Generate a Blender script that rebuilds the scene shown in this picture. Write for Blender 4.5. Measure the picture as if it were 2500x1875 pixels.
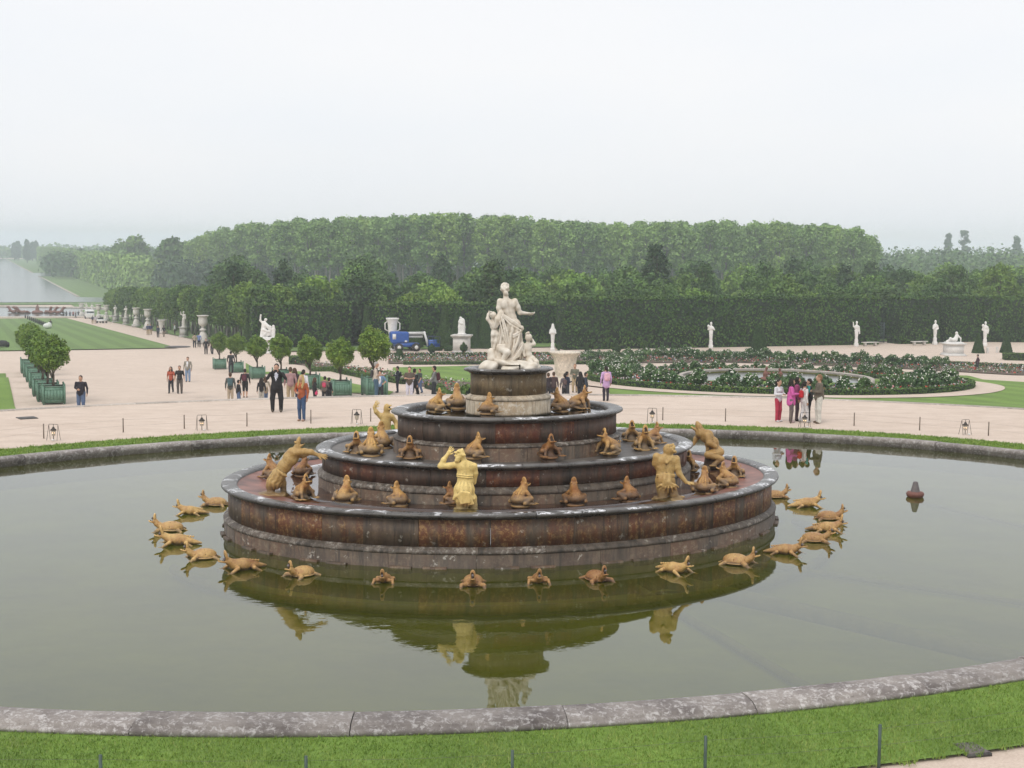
import bpy, bmesh, math, random
import numpy as np
from mathutils import Matrix, Vector
from mathutils.geometry import delaunay_2d_cdt

for o in list(bpy.data.objects):
    bpy.data.objects.remove(o)
scene = bpy.context.scene
COL = scene.collection
R = math.radians

# ------------------------------------------------------------------ camera
FPX, CX, CY = 3500.0, 1250.0, 937.5      # focal length and centre, in pixels of the 2500 px wide photograph
CAMH, PITCH, ROLL = 5.70, R(-5.54), R(0.54)
cam_data = bpy.data.cameras.new('camera')
cam_data.sensor_width = 36.0
cam_data.lens = 36.0 * FPX / 2500.0
cam_data.clip_start = 0.5
cam_data.clip_end = 9000.0
cam = bpy.data.objects.new('camera', cam_data)
COL.objects.link(cam)
cam.matrix_world = Matrix.Translation((0, 0, CAMH)) @ Matrix.Rotation(math.pi / 2 + PITCH, 4, 'X') @ Matrix.Rotation(ROLL, 4, 'Z')
scene.camera = cam

# ------------------------------------------------------------------ light
SUN_EL, SUN_AZ = R(52), R(205)           # azimuth of the sun measured clockwise from +Y
world = bpy.data.worlds.new('World')
scene.world = world
world.use_nodes = True
wn = world.node_tree
wn.nodes.clear()
w_out = wn.nodes.new('ShaderNodeOutputWorld')
w_bg = wn.nodes.new('ShaderNodeBackground')
w_sky = wn.nodes.new('ShaderNodeTexSky')
w_sky.sky_type = 'NISHITA'
w_sky.sun_disc = False
w_sky.sun_elevation = SUN_EL
w_sky.sun_rotation = SUN_AZ
w_sky.dust_density = 4.0
w_gain = wn.nodes.new('ShaderNodeMixRGB')          # clear sky scaled to 0.1, seen faintly through ...
w_gain.blend_type = 'MULTIPLY'
w_gain.inputs[0].default_value = 1.0
w_gain.inputs[2].default_value = (0.10, 0.10, 0.10, 1)
w_mix = wn.nodes.new('ShaderNodeMixRGB')           # ... an even sheet of white cloud
w_mix.inputs[0].default_value = 0.86
w_co = wn.nodes.new('ShaderNodeTexCoord')
w_map = wn.nodes.new('ShaderNodeMapping')
w_map.inputs['Scale'].default_value = (1.2, 1.2, 4.0)
w_no = wn.nodes.new('ShaderNodeTexNoise')
w_no.inputs['Scale'].default_value = 1.3
w_no.inputs['Detail'].default_value = 4.0
w_ra = wn.nodes.new('ShaderNodeValToRGB')
w_ra.color_ramp.elements[0].position = 0.32
w_ra.color_ramp.elements[0].color = (0.86, 0.905, 0.965, 1)
w_ra.color_ramp.elements[1].position = 0.68
w_ra.color_ramp.elements[1].color = (0.965, 0.965, 0.975, 1)
wn.links.new(w_co.outputs['Generated'], w_map.inputs[0])
wn.links.new(w_map.outputs[0], w_no.inputs['Vector'])
wn.links.new(w_no.outputs['Fac'], w_ra.inputs[0])
wn.links.new(w_sky.outputs[0], w_gain.inputs[1])
wn.links.new(w_gain.outputs[0], w_mix.inputs[1])
wn.links.new(w_ra.outputs[0], w_mix.inputs[2])
wn.links.new(w_mix.outputs[0], w_bg.inputs[0])
w_bg.inputs[1].default_value = 1.06
wn.links.new(w_bg.outputs[0], w_out.inputs[0])

sun_data = bpy.data.lights.new('sun', 'SUN')
sun_data.energy = 1.25
sun_data.angle = R(24)
sun_data.color = (1.0, 0.96, 0.90)
sun = bpy.data.objects.new('sun', sun_data)
COL.objects.link(sun)
sdir = Vector((math.sin(SUN_AZ) * math.cos(SUN_EL), math.cos(SUN_AZ) * math.cos(SUN_EL), math.sin(SUN_EL)))
sun.rotation_euler = (-sdir).to_track_quat('-Z', 'Y').to_euler()
sun.location = (0, 0, 60)

vs = scene.view_settings
vs.view_transform = 'Standard'
vs.look = 'None'
vs.exposure = 0.06
vs.gamma = 1.0
scene.render.engine = 'CYCLES'
cy = scene.cycles
cy.max_bounces = 6
cy.diffuse_bounces = 2
cy.glossy_bounces = 3
cy.transmission_bounces = 4
cy.transparent_max_bounces = 8
cy.volume_bounces = 3
cy.caustics_reflective = False
cy.caustics_refractive = False
cy.use_denoising = True

# ------------------------------------------------------------------ the lie of the land
GA = R(20.7)                             # the garden's long axis runs 20.7 degrees left of the view
E1 = np.array([math.cos(GA), math.sin(GA)])      # t: across the garden, to the right
E2 = np.array([-math.sin(GA), math.cos(GA)])     # s: along the axis, away
FX, FY = -0.076, 31.9                    # the fountain's centre
ASP = 0.765
WATER = -0.46
PLAT = -0.40
KA, KB = 32.0, 25.75                     # the kerb round the terrace is an ellipse
BA, BB = 18.51, 13.55                    # inner edge of the pool's coping
DP = [0, 18, 30, 44, 60, 82, 130]
DZ = [-.40, -2.60, -3.5, -3.85, -4.5, -6.4, -6.5]

def ts(x, y):
    dx, dy = np.asarray(x) - FX, np.asarray(y) - FY
    return dx * E1[0] + dy * E1[1], dx * E2[0] + dy * E2[1]

def xy(t, s):
    return FX + t * E1[0] + s * E2[0], FY + t * E1[1] + s * E2[1]

def zg(x, y):
    t, s = ts(x, y)
    r = np.sqrt((t / KA) ** 2 + (s / KB) ** 2)
    d = np.maximum(r - 1, 0) * 27.0 * np.clip(s / 10.0, 0, 1)
    z = np.interp(d, DP, DZ)
    z = z + np.interp(s, [134, 345, 430, 530], [0, -7.2, -7.3, -11.6])
    return z

def ray(px, py):
    X, Y = px - CX, py - CY
    c, s = math.cos(ROLL), math.sin(ROLL)
    u, v = X * c + Y * s, -X * s + Y * c
    cp, sp = math.cos(PITCH), math.sin(PITCH)
    d = np.array([u, FPX * cp + v * sp, FPX * sp - v * cp])
    return d / d[1]

def at_z(px, py, z):
    d = ray(px, py)
    k = (z - CAMH) / d[2]
    return float(d[0] * k), float(d[1] * k)

_YS = np.concatenate([np.arange(14, 200, .05), np.arange(200, 3000, .5)])
def hit(px, py, h=0.0, over=False):
    """where the sight line through a pixel first comes down to h above the ground"""
    d = ray(px, py)
    g = zg(d[0] * _YS, _YS) + h - (CAMH + d[2] * _YS)
    k = np.argmax(g >= 0)
    if over:                                  # the far side of a crest instead of the near one
        t, s = ts(d[0] * _YS, _YS)
        k0 = np.argmax((t / KA) ** 2 + (s / KB) ** 2 > 1.12)
        w = (_YS > _YS[k0]) & (_YS < _YS[k0] + 32)
        k = np.argmin(np.where(w, np.abs(g) + .012 * (_YS - _YS[k0]) * 0, 1e9))
    return float(d[0] * _YS[k]), float(_YS[k])

# ------------------------------------------------------------------ scene helpers
def tag(o, label=None, cat=None, group=None, kind=None):
    if label: o['label'] = label
    if cat: o['category'] = cat
    if group: o['group'] = group
    if kind: o['kind'] = kind
    return o

def link(o, parent=None):
    COL.objects.link(o)
    if parent is not None:
        o.parent = parent
    return o

def empty(name, loc=(0, 0, 0), rz=0.0):
    o = bpy.data.objects.new(name, None)
    o.empty_display_size = 0.2
    o.location = loc
    o.rotation_euler = (0, 0, rz)
    return link(o)

def obj(name, me, mats=None, parent=None, loc=None, rz=None):
    if mats is not None and len(me.materials) == 0:
        for m in (mats if isinstance(mats, (list, tuple)) else [mats]):
            me.materials.append(m)
    o = bpy.data.objects.new(name, me)
    if loc is not None: o.location = loc
    if rz is not None: o.rotation_euler = (0, 0, rz)
    return link(o, parent)

def np_mesh(name, V, F, mi=None, smooth=False, rnd=None):
    """V (n,3), F (m,k) with k = 3 or 4, or a list of such arrays"""
    Fs = F if isinstance(F, list) else [F]
    Fs = [np.asarray(f, dtype=np.int32) for f in Fs if len(f)]
    me = bpy.data.meshes.new(name)
    V = np.asarray(V, dtype=np.float32)
    me.vertices.add(len(V))
    me.vertices.foreach_set('co', V.ravel())
    nl = sum(f.size for f in Fs); nf = sum(len(f) for f in Fs)
    me.loops.add(nl)
    me.loops.foreach_set('vertex_index', np.concatenate([f.ravel() for f in Fs]))
    me.polygons.add(nf)
    ks = np.concatenate([np.full(len(f), f.shape[1], np.int32) for f in Fs])
    me.polygons.foreach_set('loop_start', np.concatenate([[0], np.cumsum(ks)[:-1]]).astype(np.int32))
    me.polygons.foreach_set('loop_total', ks)
    if mi is not None:
        me.polygons.foreach_set('material_index', np.asarray(mi, np.int32))
    if smooth is not False:
        me.polygons.foreach_set('use_smooth', np.ones(nf, bool))
    if rnd is not None:
        a = me.attributes.new('rnd', 'FLOAT', 'FACE')
        a.data.foreach_set('value', np.asarray(rnd, np.float32))
    me.update(calc_edges=True)
    return me

class MB:
    """collects simple shapes into one mesh"""
    def __init__(s): s.V = []; s.F = {3: [], 4: []}; s.M = {3: [], 4: []}; s.n = 0
    def add(s, V, F, m=0):
        V = np.asarray(V, float); F = np.asarray(F, int)
        s.V.append(V); k = F.shape[1]
        s.F[k].append(F + s.n); s.M[k].append(np.full(len(F), m)); s.n += len(V)
        return s
    def box(s, c, h, rz=0, m=0, top=1.0, bev=0.0):
        """box about c with half sizes h; top scales the upper face"""
        V = np.array([[x, y, z] for z in (-1, 1) for (x, y) in ((-1, -1), (1, -1), (1, 1), (-1, 1))], float)
        V[4:, :2] *= top
        V *= np.array(h, float)
        if rz:
            cc, ss = math.cos(rz), math.sin(rz)
            V = np.stack([V[:, 0] * cc - V[:, 1] * ss, V[:, 0] * ss + V[:, 1] * cc, V[:, 2]], 1)
        V += np.array(c, float)
        return s.add(V, [[3, 2, 1, 0], [4, 5, 6, 7], [0, 1, 5, 4], [1, 2, 6, 5], [2, 3, 7, 6], [3, 0, 4, 7]], m)
    def tube(s, pts, rad, n=6, m=0, caps=True):
        P = np.asarray(pts, float); k = len(P)
        rr = np.full(k, rad) if np.isscalar(rad) else np.asarray(rad, float)
        V = []
        up = None
        for i in range(k):
            d = P[min(i + 1, k - 1)] - P[max(i - 1, 0)]
            d = d / (np.linalg.norm(d) + 1e-9)
            if up is None:
                up = np.array([0, 0, 1.0]) if abs(d[2]) < .9 else np.array([1.0, 0, 0])
            a = np.cross(up, d); a /= np.linalg.norm(a) + 1e-9
            b = np.cross(d, a); up = b
            for j in range(n):
                th = 2 * math.pi * j / n
                V.append(P[i] + rr[i] * (a * math.cos(th) + b * math.sin(th)))
        F = [[i * n + j, i * n + (j + 1) % n, (i + 1) * n + (j + 1) % n, (i + 1) * n + j] for i in range(k - 1) for j in range(n)]
        if caps:
            V.append(P[0]); V.append(P[-1]); c0 = k * n; c1 = c0 + 1
            s.add(V, F, m)
            T = [[c0, (j + 1) % n, j] for j in range(n)] + [[c1, (k - 1) * n + j, (k - 1) * n + (j + 1) % n] for j in range(n)]
            s.F[3].append(np.array(T) + s.n - len(V)); s.M[3].append(np.full(len(T), m))
            return s
        return s.add(V, F, m)
    def lathe(s, prof, n=24, m=0, c=(0, 0, 0)):
        """profile of (radius, z), bottom to top"""
        V = []
        for r, z in prof:
            for j in range(n):
                th = 2 * math.pi * j / n
                V.append((c[0] + r * math.cos(th), c[1] + r * math.sin(th), c[2] + z))
        k = len(prof)
        F = [[i * n + j, i * n + (j + 1) % n, (i + 1) * n + (j + 1) % n, (i + 1) * n + j] for i in range(k - 1) for j in range(n)]
        return s.add(V, F, m)
    def mesh(s, name, smooth=False):
        V = np.concatenate(s.V)
        Fs, mi = [], []
        for k in (4, 3):
            if s.F[k]:
                Fs.append(np.concatenate(s.F[k])); mi.append(np.concatenate(s.M[k]))
        return np_mesh(name, V, Fs, np.concatenate(mi), smooth)
    def build(s, name, mats, parent=None, smooth=False, loc=None, rz=None):
        return obj(name, s.mesh(name, smooth), mats, parent, loc, rz)

def copy_tree(o, parent=None):
    c = o.copy()
    COL.objects.link(c)
    c.parent = parent
    for ch in list(o.children):
        copy_tree(ch, c)
    return c

# ------------------------------------------------------------------ materials
def new_mat(name):
    m = bpy.data.materials.new(name)
    m.use_nodes = True
    nt = m.node_tree
    b = nt.nodes['Principled BSDF']
    return m, nt, b

def N(nt, t, **kw):
    n = nt.nodes.new('ShaderNode' + t)
    for k, v in kw.items():
        if isinstance(k, str) and hasattr(n, k) and k not in n.inputs:
            setattr(n, k, v)
        else:
            n.inputs[k].default_value = v
    return n

def ramp(nt, fac, stops, interp='LINEAR'):
    n = nt.nodes.new('ShaderNodeValToRGB')
    n.color_ramp.interpolation = interp
    e = n.color_ramp.elements
    while len(e) < len(stops): e.new(0.5)
    for el, (p, c) in zip(e, stops):
        el.position = p
        el.color = (c, c, c, 1) if np.isscalar(c) else (*c, 1)
    nt.links.new(fac, n.inputs[0])
    return n.outputs[0]

def coords(nt, space='pos', scale=(1, 1, 1), jitter=False):
    if space == 'pos':
        v = N(nt, 'NewGeometry').outputs['Position']
    else:
        v = N(nt, 'TexCoord').outputs['Object']
    if jitter:
        oi = N(nt, 'ObjectInfo')
        ad = N(nt, 'VectorMath', operation='MULTIPLY_ADD')
        nt.links.new(oi.outputs['Random'], ad.inputs[0])
        ad.inputs[1].default_value = (37, 53, 71)
        nt.links.new(v, ad.inputs[2])
        v = ad.outputs[0]
    mp = N(nt, 'Mapping')
    mp.inputs['Scale'].default_value = scale
    nt.links.new(v, mp.inputs[0])
    return mp.outputs[0]

def noise(nt, vec, scale, detail=4, rough=.55, dist=0.0):
    n = N(nt, 'TexNoise')
    n.inputs['Scale'].default_value = scale
    n.inputs['Detail'].default_value = detail
    n.inputs['Roughness'].default_value = rough
    n.inputs['Distortion'].default_value = dist
    nt.links.new(vec, n.inputs['Vector'])
    return n.outputs['Fac']

def mixc(nt, fac, a, b, mode='MIX'):
    n = N(nt, 'MixRGB', blend_type=mode)
    for i, v in ((0, fac), (1, a), (2, b)):
        if hasattr(v, 'is_output'): nt.links.new(v, n.inputs[i])
        elif i == 0: n.inputs[0].default_value = v
        else: n.inputs[i].default_value = (*v, 1)
    return n.outputs[0]

def mathn(nt, op, a, b=None, clamp=False):
    n = N(nt, 'Math', operation=op)
    n.use_clamp = clamp
    for i, v in ((0, a), (1, b)):
        if v is None: continue
        if hasattr(v, 'is_output'): nt.links.new(v, n.inputs[i])
        else: n.inputs[i].default_value = v
    return n.outputs[0]

def bump(nt, b, h, strength=.3, dist=.02):
    n = N(nt, 'Bump')
    n.inputs['Strength'].default_value = strength
    n.inputs['Distance'].default_value = dist
    nt.links.new(h, n.inputs['Height'])
    nt.links.new(n.outputs[0], b.inputs['Normal'])

def simple(name, col, rough=.7, var=.15, scale=6, space='obj', metal=0.0, bmp=0.0, rvar=0.0):
    m, nt, b = new_mat(name)
    v = coords(nt, space, jitter=(space == 'obj'))
    f = noise(nt, v, scale, 5)
    dark = tuple(c * (1 - var) for c in col); lite = tuple(min(1, c * (1 + var)) for c in col)
    c = ramp(nt, f, [(.3, dark), (.7, lite)])
    if rvar:
        oi = N(nt, 'ObjectInfo')
        k = ramp(nt, oi.outputs['Random'], [(0, 1 - rvar), (1, 1.0)])
        c = mixc(nt, 1.0, c, k, 'MULTIPLY')
    nt.links.new(c, b.inputs['Base Color'])
    b.inputs['Roughness'].default_value = rough
    b.inputs['Metallic'].default_value = metal
    if bmp: bump(nt, b, f, bmp)
    return m

M = {}

def build_materials():
    # gravel: pinkish beige, fine grain, trodden lighter tracks
    m, nt, b = new_mat('gravel'); M['gravel'] = m
    v = coords(nt)
    big = noise(nt, v, .12, 5, .6)
    mid = noise(nt, coords(nt, scale=(1, 1, 1)), 1.7, 4)
    fine = noise(nt, v, 28, 3, .7)
    c = ramp(nt, big, [(.3, (.555, .435, .34)), (.7, (.665, .54, .435))])
    c = mixc(nt, .42, c, ramp(nt, mid, [(.35, (.48, .365, .28)), (.65, (.74, .61, .51))]))
    trk = noise(nt, coords(nt, 'pos', (.25, 1.6, 1)), 1.1, 5, .7)
    c = mixc(nt, .35, c, ramp(nt, trk, [(.35, (.50, .385, .30)), (.6, (.72, .59, .49))]))
    c = mixc(nt, .25, c, ramp(nt, fine, [(.35, (.38, .29, .23)), (.65, (.80, .69, .60))]))
    nt.links.new(c, b.inputs['Base Color'])
    b.inputs['Roughness'].default_value = .95
    bump(nt, b, fine, .5, .01)
    # lawns
    def lawn(name, c0, c1, stripe=0.0):
        m, nt, b = new_mat(name); M[name] = m
        v = coords(nt)
        f1 = noise(nt, v, .35, 5, .6); f2 = noise(nt, v, 9, 4, .7)
        c = ramp(nt, f1, [(.3, c0), (.72, c1)])
        c = mixc(nt, .35, c, ramp(nt, f2, [(.3, tuple(x * .55 for x in c0)), (.7, tuple(x * 1.35 for x in c1))]))
        rot = N(nt, 'Mapping'); rot.inputs['Rotation'].default_value = (0, 0, -GA); nt.links.new(v, rot.inputs[0])
        wv = N(nt, 'TexWave', wave_type='BANDS', bands_direction='X'); wv.inputs['Scale'].default_value = .11; wv.inputs['Distortion'].default_value = .6
        nt.links.new(rot.outputs[0], wv.inputs['Vector'])
        c = mixc(nt, 1.0, c, ramp(nt, wv.outputs['Fac'], [(.35, .88), (.65, 1.06)]), 'MULTIPLY')          # mower's bands
        c = mixc(nt, ramp(nt, noise(nt, v, .9, 6, .75), [(.60, 0.0), (.72, .45)]), c, (.26, .25, .10))      # dry patches
        nt.links.new(c, b.inputs['Base Color'])
        b.inputs['Roughness'].default_value = .9
        bump(nt, b, f2, .8, .04)
    lawn('lawn', (.115, .20, .028), (.18, .285, .042))
    lawn('lawn_far', (.12, .20, .05), (.16, .25, .065))
    # grass blades with dry tips here and there
    m, nt, b = new_mat('grass_blade'); M['grass_blade'] = m
    at = N(nt, 'Attribute', attribute_name='rnd')
    c = ramp(nt, at.outputs['Fac'], [(0, (.10, .185, .015)), (.6, (.20, .325, .035)), (.93, (.31, .37, .065)), (1, (.42, .37, .16))])
    c = mixc(nt, .55, c, ramp(nt, noise(nt, coords(nt), 1.3, 6, .7), [(.3, (.085, .165, .02)), (.52, (.19, .30, .045)), (.68, (.33, .37, .11))]))
    nt.links.new(c, b.inputs['Base Color']); b.inputs['Roughness'].default_value = .7
    # soil
    M['soil'] = simple('soil', (.13, .09, .065), .95, .35, 5, 'pos', bmp=.5)

    # coping stone: grey, blotched with pale lichen
    def stone(name, base, pale, dark, thr=.5, wet=.8, joint=0, ws=1.0):
        m, nt, b = new_mat(name); M[name] = m
        v = coords(nt, 'pos', jitter=True)
        f1 = noise(nt, v, 1.1 * ws, 6, .65); f2 = noise(nt, v, 10 * ws, 7, .82, .6); f3 = noise(nt, v, 30 * ws, 4, .7)
        c = ramp(nt, f1, [(.3, dark), (.55, base), (.75, tuple(x * 1.15 for x in base))])
        c = mixc(nt, ramp(nt, f2, [(thr, 0.0), (thr + .09, .9)]), c, pale)
        c = mixc(nt, ramp(nt, f3, [(.56, 0.0), (.68, .55)]), c, dark)
        oi = N(nt, 'ObjectInfo')
        c = mixc(nt, 1.0, c, ramp(nt, oi.outputs['Random'], [(0, .78), (1, 1.12)]), 'MULTIPLY')
        nt.links.new(c, b.inputs['Base Color'])
        b.inputs['Roughness'].default_value = wet
        bump(nt, b, f2, .55, .03)
        return m
    stone('coping', (.31, .275, .25), (.58, .545, .525), (.12, .10, .095), .51, .9)
    stone('kerb_stone', (.50, .44, .38), (.66, .60, .55), (.34, .29, .25), .5, .9)
    # rims of the tiers: black wet crust, white droppings and lichen in patches
    m, nt, b = new_mat('tier_rim'); M['tier_rim'] = m
    v = coords(nt, 'pos', jitter=True)
    f1 = noise(nt, v, 2.2, 6, .7); f2 = noise(nt, v, 9, 5, .75, .5); f3 = noise(nt, v, 1.3, 3, .6)
    c = ramp(nt, f1, [(.3, (.024, .021, .018)), (.5, (.055, .049, .043)), (.72, (.12, .11, .10))])
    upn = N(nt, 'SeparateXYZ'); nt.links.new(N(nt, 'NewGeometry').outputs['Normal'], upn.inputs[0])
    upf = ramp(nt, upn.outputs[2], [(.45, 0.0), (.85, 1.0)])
    c = mixc(nt, mathn(nt, 'MULTIPLY', upf, ramp(nt, f1, [(.40, .10), (.66, .8)])), c, (.17, .16, .15))       # flat tops painted paler: wet sky sheen as colour, plus droppings and lichen
    white = mathn(nt, 'MULTIPLY', ramp(nt, f2, [(.46, 0.0), (.54, 1.0)]), ramp(nt, f3, [(.51, 0.0), (.57, 1.0)]))
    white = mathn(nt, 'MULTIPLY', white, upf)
    c = mixc(nt, white, c, (.80, .80, .81))
    c = mixc(nt, ramp(nt, f2, [(.66, 0.0), (.72, .7)]), c, (.36, .34, .32))
    nt.links.new(c, b.inputs['Base Color'])
    nt.links.new(ramp(nt, f1, [(.3, .14), (.7, .5)]), b.inputs['Roughness'])
    bump(nt, b, f2, .5, .02)
    # tier walls: brown-grey marble, some panels flaking rust red and ochre
    def wall(name, grey0, grey1, red, ochre, amount):
        m, nt, b = new_mat(name); M[name] = m
        v = coords(nt, 'pos', jitter=True)
        vs_ = coords(nt, 'pos', (1, 1, .28), True)
        f1 = noise(nt, vs_, 1.6, 6, .7); f2 = noise(nt, v, 11, 6, .8, .3); f3 = noise(nt, vs_, 4.5, 5, .7); f4 = noise(nt, v, 36, 4, .8)
        c = ramp(nt, f3, [(.30, grey0), (.52, grey1), (.72, tuple(x * 1.7 for x in grey1))])
        oi = N(nt, 'ObjectInfo')
        pr = ramp(nt, oi.outputs['Random'], [(0, .12), (.35, .45), (.6, 1.0)])
        k = mathn(nt, 'MULTIPLY', ramp(nt, f1, [(.38, 0.0), (.54, 1.0)]), pr)
        k = mathn(nt, 'MULTIPLY', k, amount)
        redc = mixc(nt, ramp(nt, f2, [(.50, 0.0), (.58, 1.0)]), red, ochre)
        c = mixc(nt, k, c, redc)
        strk = noise(nt, coords(nt, 'pos', (1, 1, .10), True), 6.5, 4, .7)
        c = mixc(nt, ramp(nt, strk, [(.52, 0.0), (.66, .75)]), c, tuple(x * .55 for x in grey0))               # black run-off streaks
        c = mixc(nt, ramp(nt, f4, [(.60, 0.0), (.72, .6)]), c, (.02, .017, .014))
        c = mixc(nt, ramp(nt, noise(nt, v, 5.5, 5, .7), [(.63, 0.0), (.67, .75)]), c, (.40, .37, .32))
        nt.links.new(c, b.inputs['Base Color'])
        b.inputs['Roughness'].default_value = .62
        bump(nt, b, f2, .35, .02)
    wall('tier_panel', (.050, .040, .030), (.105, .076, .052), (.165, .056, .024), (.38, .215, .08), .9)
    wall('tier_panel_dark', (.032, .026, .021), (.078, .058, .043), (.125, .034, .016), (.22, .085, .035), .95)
    wall('tier_base', (.036, .028, .020), (.086, .064, .044), (.13, .065, .035), (.24, .17, .10), .7)
    wall('tier_mould', (.034, .027, .020), (.088, .068, .050), (.13, .10, .075), (.46, .42, .37), .7)
    wall('pedestal_panel', (.055, .043, .026), (.135, .105, .065), (.17, .11, .05), (.27, .20, .10), .8)
    wall('pedestal_foot', (.16, .13, .095), (.42, .36, .27), (.34, .24, .14), (.55, .49, .40), .8)
    m = simple('tier_floor_red', (.225, .095, .068), .45, .5, 2.0, 'pos', bmp=.2); M['tier_floor_red'] = m
    m = simple('tier_floor_grey', (.115, .10, .088), .5, .45, 2.2, 'pos', bmp=.2); M['tier_floor_grey'] = m
    M['algae_floor'] = simple('algae_floor', (.235, .235, .025), .95, .4, .45, 'pos')
    M['algae_wall'] = simple('algae_wall', (.13, .125, .02), .9, .4, 2, 'pos')
    M['pipe'] = simple('pipe', (.20, .175, .05), .8, .3, 3, 'pos')

    # water: mirror by Fresnel, tinted and murky below
    def water(name, tint, ripple, scale, murk=0.0):
        m = bpy.data.materials.new(name); m.use_nodes = True; M[name] = m
        nt = m.node_tree; nt.nodes.clear()
        out = N(nt, 'OutputMaterial'); mx = N(nt, 'MixShader'); tr = N(nt, 'BsdfTransparent'); gl = N(nt, 'BsdfGlossy')
        tr.inputs[0].default_value = (*tint, 1)
        gl.inputs['Color'].default_value = (.97, .98, 1, 1)
        gl.inputs['Roughness'].default_value = .015
        fr = N(nt, 'Fresnel'); fr.inputs['IOR'].default_value = 1.64
        bp = N(nt, 'Bump'); bp.inputs['Strength'].default_value = ripple; bp.inputs['Distance'].default_value = .02
        v = coords(nt, 'pos', (1, 1, 1))
        f = noise(nt, v, scale, 3, .5)
        patch = ramp(nt, noise(nt, v, .16, 3, .5), [(.46, .06), (.66, 1.0)])
        nt.links.new(mathn(nt, 'MULTIPLY', f, patch), bp.inputs['Height'])
        nt.links.new(bp.outputs[0], gl.inputs['Normal']); nt.links.new(bp.outputs[0], fr.inputs['Normal'])
        df = N(nt, 'BsdfDiffuse'); df.inputs[0].default_value = (.125, .135, .016, 1)      # algae hanging in the water
        mk = N(nt, 'MixShader'); mk.inputs[0].default_value = murk
        nt.links.new(tr.outputs[0], mk.inputs[1]); nt.links.new(df.outputs[0], mk.inputs[2])
        nt.links.new(fr.outputs[0], mx.inputs[0]); nt.links.new(mk.outputs[0], mx.inputs[1]); nt.links.new(gl.outputs[0], mx.inputs[2])
        nt.links.new(mx.outputs[0], out.inputs[0])
    water('pool_water', (.82, .84, .40), .15, 5.0, .32)
    water('tier_water', (.85, .85, .7), .05, 6.0)
    m, nt, b = new_mat('canal_water'); M['canal_water'] = m
    b.inputs['Base Color'].default_value = (.06, .075, .07, 1); b.inputs['Roughness'].default_value = .16; b.inputs['IOR'].default_value = 1.45
    bump(nt, b, noise(nt, coords(nt), .8, 3), .05, .05)

    # statues
    def gilt(name, top, warm, low, edge=.16):
        m, nt, b = new_mat(name); M[name] = m
        v = coords(nt, 'obj', jitter=True)
        f1 = noise(nt, v, 5, 5, .65); f2 = noise(nt, v, 26, 5, .7)
        c = ramp(nt, f1, [(.3, warm), (.62, top)])
        c = mixc(nt, ramp(nt, f2, [(.5, 0.0), (.72, .55)]), c, tuple(x * .45 for x in warm))
        z = N(nt, 'SeparateXYZ'); nt.links.new(N(nt, 'TexCoord').outputs['Object'], z.inputs[0])
        zz = mathn(nt, 'ADD', z.outputs[2], mathn(nt, 'MULTIPLY', mathn(nt, 'SUBTRACT', f1, .5), .22))
        c = mixc(nt, ramp(nt, zz, [(edge * .55, .85), (edge * 1.25, 0.0)]), c, low)     # slime up to the old water line
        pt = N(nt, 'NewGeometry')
        c = mixc(nt, ramp(nt, pt.outputs['Pointiness'], [(.45, .9), (.493, 0.0)]), c, tuple(x * .22 for x in warm))   # dirt and painted shade in the hollows
        c = mixc(nt, ramp(nt, pt.outputs['Pointiness'], [(.508, 0.0), (.55, .6)]), c, tuple(min(1, x * 1.35) for x in top))   # pale highlights painted along the ridges
        oi = N(nt, 'ObjectInfo')
        c = mixc(nt, 1.0, c, ramp(nt, oi.outputs['Random'], [(0, (.62, .46, .38)), (.5, (.95, .88, .82)), (1, (1.16, 1.14, 1.05))]), 'MULTIPLY')
        nt.links.new(c, b.inputs['Base Color']); b.inputs['Roughness'].default_value = .42
        bump(nt, b, f2, .8, .02)
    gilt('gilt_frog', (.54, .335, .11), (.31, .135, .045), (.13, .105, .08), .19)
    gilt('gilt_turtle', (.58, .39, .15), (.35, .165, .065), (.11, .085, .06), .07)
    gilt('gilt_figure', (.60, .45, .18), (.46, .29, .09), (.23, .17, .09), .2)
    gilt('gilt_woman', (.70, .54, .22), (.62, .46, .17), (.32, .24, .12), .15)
    m, nt, b = new_mat('mouth_dark'); M['mouth_dark'] = m
    b.inputs['Base Color'].default_value = (.06, .035, .02, 1); b.inputs['Roughness'].default_value = .8
    m, nt, b = new_mat('marble'); M['marble'] = m
    v = coords(nt, 'obj'); f1 = noise(nt, v, 4, 6, .7); f2 = noise(nt, v, 17, 4, .7)
    c = ramp(nt, f1, [(.25, (.58, .47, .34)), (.5, (.72, .655, .555)), (.75, (.80, .755, .68))])
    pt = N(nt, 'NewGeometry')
    c = mixc(nt, ramp(nt, pt.outputs['Pointiness'], [(.42, .95), (.515, 0.0)]), c, (.20, .13, .07))   # grime mixed with painted occlusion shade in the folds
    nt.links.new(c, b.inputs['Base Color']); b.inputs['Roughness'].default_value = .6; bump(nt, b, f2, .15, .01)
    M['white_marble'] = simple('white_marble', (.74, .72, .69), .6, .10, 3)
    M['vase_stone'] = simple('vase_stone', (.66, .58, .48), .75, .25, 7, bmp=.5)
    M['pedestal_stone'] = simple('pedestal_stone', (.60, .57, .53), .8, .14, 3)
    M['grey_pedestal'] = simple('grey_pedestal', (.44, .43, .40), .8, .14, 3)

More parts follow.
